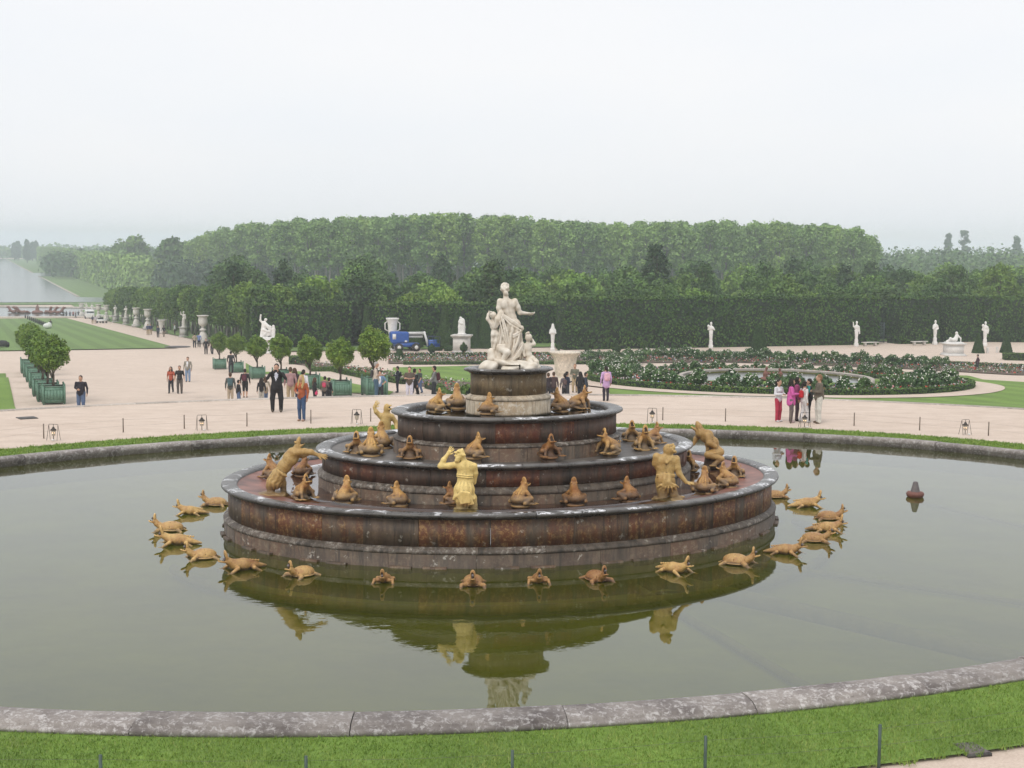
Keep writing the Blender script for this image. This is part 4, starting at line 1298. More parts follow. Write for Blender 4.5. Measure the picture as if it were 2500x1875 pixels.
    S.ell(P(1190, 680), (.20, .15, .14)); S.ell(P(1150, 560), (.17, .13, .17), rot=Matrix.Rotation(R(-28), 3, 'Y')); S.ell(P(1060, 440), (.17, .13, .16), rot=Matrix.Rotation(R(-28), 3, 'Y')); S.ell(P(960, 380), (.13, .115, .12))
    S.cone(P(950, 390), P(920, 270), .105, .08, fold=(.008, 8, 1, 0)); S.ell(P(905, 250), (.06, .06, .10), rot=Matrix.Rotation(R(-16), 3, 'Y')); S.ell(P(835, 310), (.09, .055, .03), rot=Matrix.Rotation(R(38), 3, 'Y'))
    S.ell(P(845, 245), (.035, .05, .06), 1, k=.01, sub=True)
    S.chain([P(960, 400, .08), P(890, 500, .12), P(850, 590, .1)], [.08, .06, .04]); S.chain([P(1060, 420, -.1), P(1090, 540, -.15), P(1190, 600, -.15)], [.08, .07, .06])
    for j in range(5): S.chain([P(1030 + 8 * j, 420 + 24 * j, -.13), P(1090 + 10 * j, 460 + 26 * j, -.16), P(1160 + 6 * j, 470 + 30 * j, -.11)], [.012, .020, .012], k=.012)
    S.chain([P(1280, 700, -.08), P(1070, 740, -.20), P(1300, 800, -.22), P(1170, 900, -.25)], [.11, .085, .06, .05]); S.ell(P(1150, 915, -.27), (.09, .05, .03))
    for j in range(3): S.chain([P(1050, 720 + 25 * j, -.26), P(1180, 700 + 22 * j, -.24), P(1300, 690 + 20 * j, -.16)], [.012, .018, .012], k=.012)
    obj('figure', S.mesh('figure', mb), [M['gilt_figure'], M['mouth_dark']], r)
    # 5: figure on the far side, only head and raised hand above the second rim
    x, y = at_z(936, 1048, 1.0)
    y += 0.2
    r = empty('raised_hand_statue', (x, y, SEAT[0] - .1)); tag(r, 'gilded frog-headed figure behind the second tier with one raised hand', 'statue', 'gilded figures on the lowest tier')
    S = Sdf(.013, .035); mb = MB()
    S.ell((0, 0, .06), (.3, .22, .09)); S.box((0, 0, -.05), (.26, .2, .1), .05); S.chain([(0, 0, .1), (.02, 0, .5), (.04, 0, .80)], [.17, .15, .14], k=.06); S.ell((.05, 0, .90), (.18, .12, .11))
    S.cone((.06, 0, .95), (.07, -.01, 1.08), .085, .08); S.ell((.07, -.02, 1.14), (.075, .075, .095)); S.ell((.14, -.03, 1.10), (.09, .06, .03)); S.ell((.14, -.03, 1.17), (.07, .05, .028), rot=Matrix.Rotation(R(-30), 3, 'Y')); S.ell((.17, -.05, 1.14), (.05, .06, .022), 1, k=.01, sub=True)
    S.chain([(-.10, 0, .92), (-.20, -.02, 1.02), (-.25, -.02, 1.14)], [.07, .055, .04]); hand(S, mb, (-.25, -.02, 1.14), np.array((.5, 0, .8)), np.array((-.4, -1, .1)), .22, 0, .5, .3, 1)
    S.chain([(.2, 0, .9), (.3, .05, .75), (.32, -.05, .6)], [.07, .055, .04])
    obj('figure', S.mesh('figure', mb), [M['gilt_figure'], M['mouth_dark']], r)
def P2(cx, cy, px0, py0, K): return np.array(((1570 + cx * .1447 - px0) / K, 0, (py0 - (1000 + cy * .1447)) / K))
build_figures()
# ------------------------------------------------------------------ people
SKIN = (.50, .30, .21); SKIN2 = (.36, .20, .13)
BLK = (.015, .014, .016); DRK = (.03, .03, .036); JEAN = (.085, .13, .23); WHT = (.72, .71, .72); KHA = (.38, .29, .18); GRY = (.16, .16, .15)
HB = (.018, .013, .010); HBR = (.075, .042, .022); HGR = (.33, .31, .29); HBL = (.46, .33, .14)

def person(label, px, head, h, face, top, legs, hair=HB, pose='stand', long_hair=False, inner=None, coat=0.0, sleeves=1.0, skirt=False, capri=False, shoes=BLK, pack=None, pack_col=None,
           feet=None, skin=SKIN, group=None, girl=False, prop=None, wide=1.0, z_at=None):
    """h: height in metres; face: heading in degrees, 180 towards the photographer, 90 to the left"""
    if feet is not None:
        x, y = hit(px, feet)
    else:
        x, y = hit(px, head, h, True)
    z = float(zg(x, y))
    root = empty('person', (x, y, z), R(face))
    tag(root, label, 'person', group or 'visitors in the garden')
    S = Sdf(max(.016, h * .0105), .030); mb = MB()
    TOP, LEG, SK, HA, SH, INN = 0, 1, 2, 3, 4, 5
    u = h
    seed = abs(hash((px, head))) % 1000 if False else int(px * 7 + head * 13) % 1000
    rg = random.Random(seed)
    w = wide * (.93 if girl else 1.0)
    # legs
    stride = {'walk': .115, 'step': .06}.get(pose, 0.0)
    sp = .052 if girl else .062
    if pose == 'camera': sp = .085
    hips = {}
    for sx in (-1, 1):
        f = stride * sx
        hip = np.array((sx * .050 * w, 0, .515)) * u
        kn = np.array((sx * (sp + .002), f * .55 + .015 + (.03 if sx * stride < 0 else 0), .285)) * u
        an = np.array((sx * sp, f * 1.25, .045 + (.03 if sx * stride < 0 else 0))) * u
        lr = (.062 * w, .046 * w, .034)
        if skirt or girl: lr = (.060 * w, .042, .029)
        if capri:
            md = kn + (an - kn) * .35
            S.chain([hip, kn, md], [lr[0] * u, lr[1] * u, lr[2] * u * 1.1], LEG); S.chain([md, an], [.033 * u, .022 * u], SK)
        else:
            S.chain([hip, kn, an], [lr[0] * u, lr[1] * u, (lr[2] + .004) * u], LEG)
        S.ell(an + np.array((0, .03, -.022)) * u, np.array((.026, .068, .024)) * u, SH, k=.01)
    S.ell(np.array((0, -.005, .525)) * u, np.array((.092 * w, .068, .062)) * u, LEG)
    # trunk
    chest = np.array((0, 0, .725)) * u
    S.ell(np.array((0, 0, .615)) * u, np.array((.084 * w, .060, .085)) * u, TOP)
    S.ell(chest, np.array((.104 * w, .066, .105)) * u, TOP)
    S.ell(np.array((0, -.005, .785)) * u, np.array((.118 * w, .055, .048)) * u, TOP)
    if coat:
        S.cone(np.array((0, 0, .66)) * u, np.array((0, 0, .56 - coat)) * u, .090 * w * u, (.098 + coat * .12) * w * u, TOP, fold=(.004 * u, 7, 1, rg.uniform(0, 6)))
    else:
        S.cone(np.array((0, 0, .62)) * u, np.array((0, 0, .545)) * u, .083 * w * u, .090 * w * u, TOP, fold=(.003 * u, 7, 1, rg.uniform(0, 6)))
    if inner is not None:
        S.ell(np.array((0, .034, .655)) * u, np.array((.050 * w, .064, .160)) * u, INN, k=.01)
    if girl and not coat: S.ell(np.array((0, .05, .735)) * u, np.array((.075, .035, .035)) * u, TOP)
    # neck and head
    S.cone(np.array((0, -.004, .82)) * u, np.array((0, .008, .885)) * u, .034 * u, .031 * u, SK)
    hc = np.array((0, .014, .928)) * u
    S.ell(hc, np.array((.047, .056, .068)) * u, SK); S.ell(hc + np.array((0, .018, -.035)) * u, np.array((.034, .034, .032)) * u, SK)
    S.ell(hc + np.array((0, .058, -.010)) * u, np.array((.010, .016, .016)) * u, SK, k=.008)
    for sx in (-1, 1): S.ell(hc + np.array((sx * .048, -.004, -.008)) * u, np.array((.008, .014, .02)) * u, SK, k=.006)
    S.ell(hc + np.array((0, -.012, .018)) * u, np.array((.052, .058, .060)) * u, HA, k=.01)
    S.ell(hc + np.array((0, -.028, -.008)) * u, np.array((.050, .042, .052)) * u, HA, k=.01)
    if long_hair == 'tail':
        S.chain([hc + np.array((0, -.065, .03)) * u, hc + np.array((0, -.10, -.02)) * u, hc + np.array((0, -.09, -.11)) * u], np.array((.022, .026, .012)) * u, HA, k=.01)
    elif long_hair:
        S.chain([hc + np.array((0, -.035, .0)) * u, hc + np.array((0, -.060, -.10)) * u, hc + np.array((0, -.072, -.22)) * u], np.array((.048, .046, .03)) * u, HA, k=.02)
        for sx in (-1, 1): S.chain([hc + np.array((sx * .036, -.01, .02)) * u, hc + np.array((sx * .056, .012, -.08)) * u, hc + np.array((sx * .055, .05 if long_hair == 'front' else -.03, -.20)) * u], np.array((.026, .026, .014)) * u, HA, k=.012)
    for sx in (-1, 1):                                       # eyes and mouth
        mb.add(*_ball(hc + np.array((sx * .018, .052, .004)) * u, .0055 * u), m=HA if hair != HBL and hair != HGR else SH)
    mb.box(tuple(hc + np.array((0, .0500, -.037)) * u), (.012 * u, .004 * u, .003 * u), m=6)
    # arms
    def arm(sx, el, wr, d, n, curl=.6):
        sh = np.array((sx * .112 * w, 0, .792)) * u; el = np.array(el) * u; wr = np.array(wr) * u
        S.cone(sh, el, .036 * u, .029 * u, TOP)
        if sleeves >= 1: S.cone(el, wr, .028 * u, .021 * u, TOP)
        else: S.cone(el, wr, .026 * u, .017 * u, SK)
        hand(S, mb, wr, np.array(d, float), np.array(n, float), .098 * u, SK, curl, .12, -sx)
    A = {-1: ((-.150 * w, -.01, .645), (-.158 * w, .035, .505), (0, .15, -1), (-1, 0, 0)), 1: ((.150 * w, -.01, .645), (.158 * w, .035, .505), (0, .15, -1), (1, 0, 0))}
    if pose in ('walk', 'step'):
        k = .07
        A[-1] = ((-.148, .5 * k, .65), (-.155, 1.9 * k, .52), (0, .4, -1), (-1, 0, 0)); A[1] = ((.148, -.9 * k, .65), (.160, -.6 * k, .51), (0, .1, -1), (1, 0, 0))
    elif pose == 'camera':
        A[-1] = ((-.185, .06, .70), (-.055, .150, .865), (.5, .35, .5), (-.7, 0, .4)); A[1] = ((.185, .06, .70), (.055, .150, .865), (-.5, .35, .5), (.7, 0, .4))
    elif pose == 'hold':
        A[-1] = ((-.145, .02, .655), (-.050, .155, .655), (.7, .5, 0), (0, 0, 1)); A[1] = ((.145, .02, .655), (.050, .155, .665), (-.7, .5, 0), (0, 0, 1))
    elif pose == 'belly':
        A[1] = ((.160, .0, .66), (.060, .125, .62), (-.8, .4, -.1), (0, 1, .3))
    elif pose == 'hips':
        A[-1] = ((-.195, -.03, .66), (-.10, .03, .57), (.7, .3, -.5), (-1, 0, 0)); A[1] = ((.195, -.03, .66), (.10, .03, .57), (-.7, .3, -.5), (1, 0, 0))
    elif pose == 'point':
        A[1] = ((.16, .07, .70), (.10, .21, .73), (-.1, 1, .1), (1, 0, 0))
    for sx in (-1, 1): arm(sx, *A[sx])
    me = S.mesh('body', mb)
    for c in (top, legs, skin, hair, shoes, inner or top, (.30, .10, .09)): me.materials.append(cloth(c))
    o = obj('body', me, None, root)
    if pack:
        B = Sdf(.02, .03); pw, pd, ph = {'pack': (.085, .050, .12), 'small': (.07, .04, .095), 'bag': (.05, .03, .07)}[pack]
        if pack == 'bag':
            B.ell(np.array((.17, .0, .42)) * u, np.array((.035, .06, .07)) * u); B.cone(np.array((.165, .0, .48)) * u, np.array((.16, .02, .53)) * u, .008 * u + .008)
            obj('hand_bag', B.mesh('hand_bag'), cloth(pack_col), root)
        else:
            B.ell(np.array((0, -.062 - pd, .70)) * u, np.array((pw, pd, ph)) * u); B.box(np.array((0, -.06 - pd, .69)) * u, np.array((pw * .92, pd * .8, ph * .85)) * u, .03)
            B.ell(np.array((0, -.075 - pd * 1.6, .655)) * u, np.array((pw * .7, pd * .5, ph * .4)) * u)
            for sx in (-1, 1): B.chain([np.array((sx * .062, -.06, .80)) * u, np.array((sx * .065, .02, .835)) * u, np.array((sx * .068, .065, .76)) * u, np.array((sx * .08, .055, .66)) * u], [.017] * 4)
            obj('backpack', B.mesh('backpack'), cloth(pack_col), root)
    if prop:
        q = np.array((0, .20, .865)) * u if prop == 'camera' else np.array((0.02, .22, .70)) * u
        b2 = MB()
        if prop == 'camera':
            b2.box(tuple(q), (.055, .022, .035)); b2.tube([q + np.array((0, .02, 0)), q + np.array((0, .055, 0))], .024, 10)
            cm = b2.build('hand_camera', M['black'])
        else:
            b2.box(tuple(q), (.15, .012, .11)); cm = b2.build('folder', cloth((.03, .25, .24)))
        cm.location = root.location; cm.rotation_euler = root.rotation_euler
        tag(cm, 'small black camera held up by the man in the black jacket' if prop == 'camera' else 'flat teal folder held by the man in the brown jacket', 'camera' if prop == 'camera' else 'folder')
    return root

def _ball(c, r):
    V = np.array([(1, 0, 0), (-1, 0, 0), (0, 1, 0), (0, -1, 0), (0, 0, 1), (0, 0, -1)], float) * r + np.array(c)
    return V, [[0, 2, 4], [2, 1, 4], [1, 3, 4], [3, 0, 4], [2, 0, 5], [1, 2, 5], [3, 1, 5], [0, 3, 5]]

def build_people():
    P = person
    P('man in open black jacket and white shirt taking a photo', 676, 886, 1.76, 184, BLK, BLK, HB, 'camera', inner=(.70, .71, .80), coat=.045, feet=1006, shoes=(.09, .07, .05), prop='camera', wide=1.12)
    P('blonde woman in orange leather jacket and jeans walking', 737, 919, 1.60, 158, (.36, .095, .035), (.045, .085, .17), HBL, 'belly', 'front', girl=True, feet=1028, shoes=(.42, .27, .2), wide=1.05)
    P('man in dark zipped jacket and jeans beside the tub trees', 197, 926, 1.78, 178, (.012, .010, .018), JEAN, HB, 'belly', coat=.02, wide=1.15)
    P('woman with long black hair in red and yellow top', 418, 898, 1.66, 176, (.42, .09, .05), DRK, HB, 'step', True, girl=True, feet=960, sleeves=.5)
    P('man in black t-shirt and grey trousers beside the long-haired woman', 439, 893, 1.74, 190, BLK, (.10, .085, .075), HB, 'stand', sleeves=.5, feet=961)
    P('man in open grey jacket, white shirt and jeans', 459, 881, 1.74, 176, (.27, .25, .21), (.20, .28, .42), HBR, 'stand', inner=(.72, .72, .74), coat=.02, feet=932)
    P('man in dark sweater from behind, next to the second tub', 564, 868, 1.75, 10, (.03, .032, .036), DRK, HB, 'walk', feet=912)
    P('woman in grey jacket and beige trousers with teal backpack', 562, 909, 1.70, 8, (.085, .09, .08), (.42, .34, .25), HBR, 'stand', pack='pack', pack_col=(.06, .11, .12), coat=.02, girl=True)
    P('child in black jacket with a pale patch, beside the teal backpack', 582, 932, 1.35, -60, BLK, JEAN, HB, 'stand', inner=(.6, .55, .52), coat=.02)
    P('woman in black with maroon backpack and black capri trousers', 598, 900, 1.74, -6, BLK, BLK, HB, 'stand', capri=True, pack='pack', pack_col=(.085, .018, .030), girl=True, wide=1.1)
    P('girl in beige coat with cream backpack', 648, 919, 1.48, 30, (.33, .27, .20), (.14, .20, .32), HBR, 'step', True, coat=.06, girl=True, pack='small', pack_col=(.55, .47, .38))
    P('dark-haired child half hidden behind the girl in beige', 638, 922, 1.42, 20, BLK, (.42, .40, .36), HB, 'stand', True, girl=True)
    P('person in mauve sweater and khaki trousers from behind', 709, 896, 1.74, 12, (.33, .20, .20), KHA, HBR, 'stand', coat=.02)
    P('woman with long dark hair beside the person in mauve', 719, 898, 1.72, -10, (.04, .02, .03), (.05, .07, .13), HBR, 'stand', True, girl=True, coat=.05)
    P('woman with ponytail in white jacket near the green tubs', 741, 902, 1.70, -25, (.70, .68, .72), JEAN, HB, 'stand', 'tail', girl=True, coat=.02)
    P('child with long brown hair in black holding a pink bag', 768, 937, 1.40, -60, BLK, BLK, HBR, 'stand', True, girl=True, pack='bag', pack_col=(.55, .05, .14))
    P('child with white hood and pink backpack by the green tub', 793, 929, 1.45, -10, (.16, .13, .11), DRK, HB, 'stand', coat=.03, pack='small', pack_col=(.50, .06, .12))
    P('child in black jacket leaning against the green tub', 803, 936, 1.38, -40, BLK, BLK, HB, 'stand', coat=.02)
    P('tall grey-haired man in pale shirt and jeans', 918, 883, 1.82, -88, (.50, .43, .36), (.06, .11, .16), HGR, 'hold', sleeves=.5, pack='small', pack_col=(.05, .05, .05))
    P('boy in blue shirt with white front and dark trousers', 928, 905, 1.50, 178, (.16, .26, .40), DRK, HB, 'hips', inner=(.7, .71, .74), sleeves=.5)
    P('boy in navy tracksuit with white stripes', 971, 894, 1.66, 96, (.018, .020, .035), (.018, .020, .035), HB, 'hold', inner=(.65, .65, .66), pack='small', pack_col=BLK)
    P('boy in brown vest and white trousers', 1000, 895, 1.62, 178, (.11, .085, .065), (.62, .60, .68), HB, 'hold', sleeves=.5, coat=.02)
    P('dark-clothed child with a small white bag', 1012, 900, 1.56, -40, BLK, BLK, HB, 'walk', pack='small', pack_col=(.42, .42, .46))
    P('boy in dark green shirt with a red bag', 1025, 900, 1.56, 130, (.045, .06, .055), JEAN, HB, 'step', sleeves=.5, pack='bag', pack_col=(.5, .07, .04))
    P('boy in grey hooded top with maroon backpack', 1061, 893, 1.66, 84, (.20, .21, .20), (.02, .024, .03), HB, 'step', pack='pack', pack_col=(.06, .012, .018), coat=.02)
    G = 'pupils beside the stone pedestal'
    P('pupil in dark clothes partly hidden by the fountain pedestal', 1339, 920, 1.55, 20, (.03, .02, .025), DRK, HBR, group=G)
    P('pupil with bobbed brown hair in a maroon jacket', 1352, 913, 1.60, -10, (.06, .035, .035), DRK, HBR, 'stand', girl=True, coat=.03, group=G)
    P('pupil with dark hair and navy jacket holding a paper', 1384, 911, 1.62, -60, (.02, .025, .05), DRK, HB, 'hold', group=G)
    P('pupil with black ponytail, plaid shirt and brown backpack', 1379, 923, 1.52, 5, (.13, .11, .12), BLK, HB, 'stand', 'tail', girl=True, pack='small', pack_col=(.10, .06, .055), group=G)
    P('taller fair-haired person in olive top behind the pupils', 1404, 889, 1.80, 170, (.14, .14, .10), KHA, (.30, .15, .07), 'hold', group=G)
    P('pupil in black jacket with light blue straps', 1417, 911, 1.62, -30, BLK, DRK, HB, 'stand', True, girl=True, coat=.03, group=G)
    P('dark-haired pupil at the edge of the group by the roses', 1430, 913, 1.58, -90, (.03, .04, .06), DRK, HB, group=G)
    P('girl in lilac coat with a pink backpack', 1479, 922, 1.40, 12, (.55, .36, .60), (.03, .025, .04), HB, 'stand', 'tail', girl=True, coat=.10, pack='pack', pack_col=(.66, .38, .46), feet=979)
    G = 'visitors standing together by the pool'
    P('girl in white jacket and raspberry trousers', 1899, 939, 1.50, -140, (.68, .67, .70), (.42, .035, .07), HB, 'hold', 'tail', girl=True, feet=1030, shoes=(.6, .58, .58), group=G)
    P('girl in bright pink coat and grey trousers', 1930, 937, 1.54, -95, (.60, .11, .36), (.13, .10, .10), HB, 'hold', True, girl=True, coat=.10, feet=1032, shoes=(.4, .3, .3), group=G)
    P('dark-haired girl in magenta behind the pink coat', 1944, 934, 1.56, -100, (.30, .05, .15), (.08, .05, .06), HB, 'stand', True, girl=True, coat=.06, feet=1028, group=G)
    P('girl in white clothes with a red backpack', 1962, 947, 1.46, -60, (.68, .64, .62), (.66, .64, .64), HB, 'step', 'tail', girl=True, pack='small', pack_col=(.50, .02, .03), feet=1032, shoes=(.5, .5, .5), group=G)
    P('person in black beside the red backpack', 1974, 943, 1.52, 80, BLK, BLK, HB, 'stand', feet=1029, group=G)
    P('man in brown jacket and white trousers holding a teal folder', 1998, 928, 1.72, 96, (.14, .115, .085), (.62, .60, .54), (.22, .12, .06), 'hold', feet=1034, shoes=(.12, .08, .05), coat=.02, prop='folder', group=G)
    P('lone walker in dark red coat beyond the flower beds', 2386, 872, 1.72, 60, (.06, .018, .028), DRK, HB, 'walk', feet=907, coat=.06)
    G = 'walkers on the long avenue'
    for i, (px, hd, ft, c1, c2, fc, lab) in enumerate((
        (475, 825, 849, (.34, .28, .2), DRK, 20, 'walker in tan jacket in front of the ribbed urn'), (486, 823, 848, (.16, .22, .40), DRK, 10, 'walker in blue top in front of the ribbed urn'), (503, 828, 865, BLK, BLK, 200, 'walker in black near the first tub tree'),
        (518, 835, 865, (.10, .06, .04), DRK, 30, 'walker half hidden behind the first tub tree'), (361, 796, 818, (.02, .03, .09), KHA, 170, 'walker in navy with pale trousers by the pale urn'), (368, 796, 818, (.02, .03, .09), KHA, 190, 'second walker in navy beside the pale urn'),
        (386, 797, 824, (.03, .035, .06), DRK, 175, 'walker in dark suit before the squat vase'), (400, 798, 823, BLK, (.3, .25, .2), 40, 'walker in black beside the squat vase'), (427, 796, 818, (.68, .70, .72), DRK, 90, 'person in white shirt sitting at the hedge by the statue'),
        (226, 776, 791, (.03, .03, .08), KHA, 20, 'walker in blue near the small cart'), (233, 775, 791, (.5, .45, .5), (.4, .3, .25), 10, 'walker in pale clothes near the small cart'), (155, 763, 775, (.06, .05, .06), DRK, 0, 'walker at the far end of the lawn'), (162, 765, 776, DRK, DRK, 40, 'dark walker at the far end of the lawn'),
        (171, 764, 776, (.05, .05, .09), DRK, 200, 'walker in navy far down the avenue'), (179, 762, 776, (.25, .06, .06), DRK, 190, 'walker in red far down the avenue'), (185, 763, 777, (.10, .08, .08), DRK, 150, 'walker in brown far down the avenue'), (192, 765, 775, DRK, DRK, 20, 'dark walker before the white van'),
        (124, 785, 803, BLK, BLK, 60, 'worker in black standing on the lawn with a white sack'))):
        hh = 1.72
        P(lab, px, hd, hh, fc, c1, c2, HB, 'step' if i % 2 else 'stand', feet=ft, group=G)
build_people()
# ------------------------------------------------------------------ vegetation
def rand_unit(n, rg):
    v = rg.normal(0, 1, (n, 3)); return v / (np.linalg.norm(v, axis=1)[:, None] + 1e-9)

def crown_mesh(name, seed, c, r, clumps, n, size, clump_r, shell=.75, droop=0.0, shape=None, rnd_bias=0.0):
    """leaves gathered in clumps through an ellipsoid c, r"""
    rg = np.random.default_rng(seed)
    d = rand_unit(clumps, rg); rad = rg.uniform(0, 1, clumps) ** (1 / 3) * (1 - shell) + shell * rg.uniform(.72, 1.0, clumps)
    C = d * rad[:, None]
    if shape is not None: C = shape(C, rg)
    C = C * np.array(r) + np.array(c)
    cr = clump_r * rg.uniform(.6, 1.3, clumps)
    k = rg.choice(clumps, n, p=cr ** 2 / (cr ** 2).sum())
    dd = rand_unit(n, rg); dd[:, 2] = np.abs(dd[:, 2]) * np.where(rg.uniform(0, 1, n) < .75, 1, -1)
    P = C[k] + dd * (cr[k] * rg.uniform(.55, 1.0, n))[:, None]
    P[:, 2] -= droop * rg.uniform(0, 1, n)
    V, F = leaf_quads(P, dd, size, rg, .7, .75)
    cl = rg.uniform(0, 1, clumps)
    rnd = np.clip(.55 * cl[k] + .45 * rg.uniform(0, 1, n) + rnd_bias, 0, 1)
    return np_mesh(name, V, F, rnd=rnd)

def trunk_mesh(name, h, r0, r1, limbs, reach, top, seed, base=0.0, m=0):
    rg = np.random.default_rng(seed); mb = MB()
    bx = rg.normal(0, .015 * h, (4, 2)); bx[0] = 0
    pts = [(bx[i][0], bx[i][1], base + (h - base) * i / 3) for i in range(4)]
    mb.tube(pts, [r0 * 1.25, r0, (r0 + r1) / 2, r1], 8)
    for i in range(limbs):
        a = rg.uniform(0, 2 * math.pi); z0 = h * rg.uniform(.72, 1.0); ln = reach * rg.uniform(.6, 1.0)
        p0 = np.array((0, 0, z0)); p1 = p0 + np.array((math.cos(a) * ln * .5, math.sin(a) * ln * .5, (top - z0) * .45)); p2 = p0 + np.array((math.cos(a) * ln, math.sin(a) * ln, (top - z0) * .85))
        mb.tube([p0, p1, p2], [r1 * .7, r1 * .45, r1 * .15], 5)
    return mb.mesh(name, True)

def ground_z(x, y): return float(zg(x, y))

# --- orange trees in green tubs
tub_protos = []
def build_tub_trees():
    tk = trunk_mesh('trunk', 2.0, .07, .05, 9, .95, 3.2, 1, base=1.0)
    crowns = [crown_mesh('crown', 20 + i, (0, 0, 2.98), (.95, .95, 1.0), 150, 8200, .115, .24, .60) for i in range(3)]
    p = MB(); hw = .62
    panel = MB(); panel.box((0, 0, 0), (.54, .022, .46)); panel.box((0, -.028, .33), (.54, .010, .018)); panel.box((0, -.028, -.33), (.54, .010, .018))
    for q in range(6): panel.box((-.45 + .18 * q, -.026, 0), (.082, .006, .31))
    panel_me = panel.mesh('side_panel')
    post = MB(); post.box((0, 0, .60), (.055, .055, .52)); post.lathe([(.03, 1.12), (.055, 1.16), (.06, 1.20), (.04, 1.245), (.015, 1.26), (.0, 1.265)], 10)
    post_me = post.mesh('corner_post')
    foot = MB(); foot.box((0, 0, .05), (.06, .06, .05)); foot_me = foot.mesh('foot')
    rim = MB()
    for sx, sy, a in ((0, -1, 0), (0, 1, 0), (-1, 0, 1), (1, 0, 1)):
        rim.box((sx * .585, sy * .585, 1.06), (.56 if not a else .035, .035 if not a else .56, .03))
    rim_me = rim.mesh('top_rail')
    soil = MB(); soil.box((0, 0, 1.0), (.55, .55, .02)); soil_me = soil.mesh('soil')
    for me, mt in ((panel_me, 'tub_green'), (post_me, 'tub_green'), (foot_me, 'tub_dark'), (rim_me, 'tub_green'), (soil_me, 'soil'), (tk, 'bark')): me.materials.append(M[mt])
    for me in crowns: me.materials.append(M['leaf_orange'])
    def make(x, y, z, rz, sc, var, label, group):
        r = empty('tub_tree', (x, y, z), rz); r.scale = (sc, sc, sc); tag(r, label, 'potted tree', group)
        t = obj('tub', soil_me, None, r)
        for q in range(4):
            a = q * math.pi / 2; ca, sa = math.cos(a), math.sin(a)
            o = obj('side_panel', panel_me, None, t, (.585 * sa, -.585 * ca, .57), a)
            o = obj('corner_post', post_me, None, t, (.60 * (1 if q in (0, 1) else -1), .60 * (1 if q in (0, 3) else -1), 0))
            obj('foot', foot_me, None, t, (.58 * (1 if q in (0, 1) else -1), .58 * (1 if q in (0, 3) else -1), 0))
        obj('top_rail', rim_me, None, t)
        obj('trunk', tk, None, r)
        obj('crown', crowns[var % 3], None, r, rz=var * 1.3)
        return r
    rows = [((831, 967), 'round orange tree in a green tub, fifth along the grass strip'), ((757, 950), 'round orange tree in a green tub behind the white-jacketed woman'), ((686, 934), 'orange tree in a green tub behind the man taking a photo'),
            ((628, 925), 'orange tree in a green tub beside the black-clad woman'), ((577, 910), 'orange tree in a green tub beside the man in dark sweater'), ((536, 901), 'orange tree in a green tub at the far end of its row')]
    ang = GA
    for i, ((px, py), lab) in enumerate(rows):
        x, y = hit(px, py); make(x, y, ground_z(x, y), ang, (46, 42, 38, 34, 31, 29)[i] * y / FPX / 1.30, i, lab, 'orange trees along the grass strip')
    x, y = xy(12.4, 45.0); 
    x, y = hit(914, 966)
    make(x, y, ground_z(x, y), ang, 54 * y / FPX / 1.30, 1, 'loose-crowned orange tree in a green tub behind the grey-haired man', 'orange trees along the grass strip')
    # the left row recedes beside the lawn
    for i, ((px, py), lab) in enumerate((((131, 990), 'full dark orange tree in a green tub, first by the terrace kerb'), ((117, 979), 'orange tree in a green tub, second behind the kerb'), ((105, 966), 'orange tree in a green tub, third of the row beside the left lawn'), ((95, 947), 'orange tree in a green tub, fourth of the row beside the left lawn'), ((86, 932), 'orange tree in a green tub, fifth of the row beside the left lawn'), ((78, 920), 'orange tree in a green tub, sixth of the row beside the left lawn'), ((71, 910), 'orange tree in a green tub, last of the row beside the left lawn'))):
        x, y = hit(px, py)
        if i == 0: x, y = hit(px, py - 4)
        make(x, y, ground_z(x, y), ang, (54, 52, 49, 46, 43, 41, 39)[i] * y / FPX / 1.30, i, lab, 'orange trees beside the left lawn')
build_tub_trees()

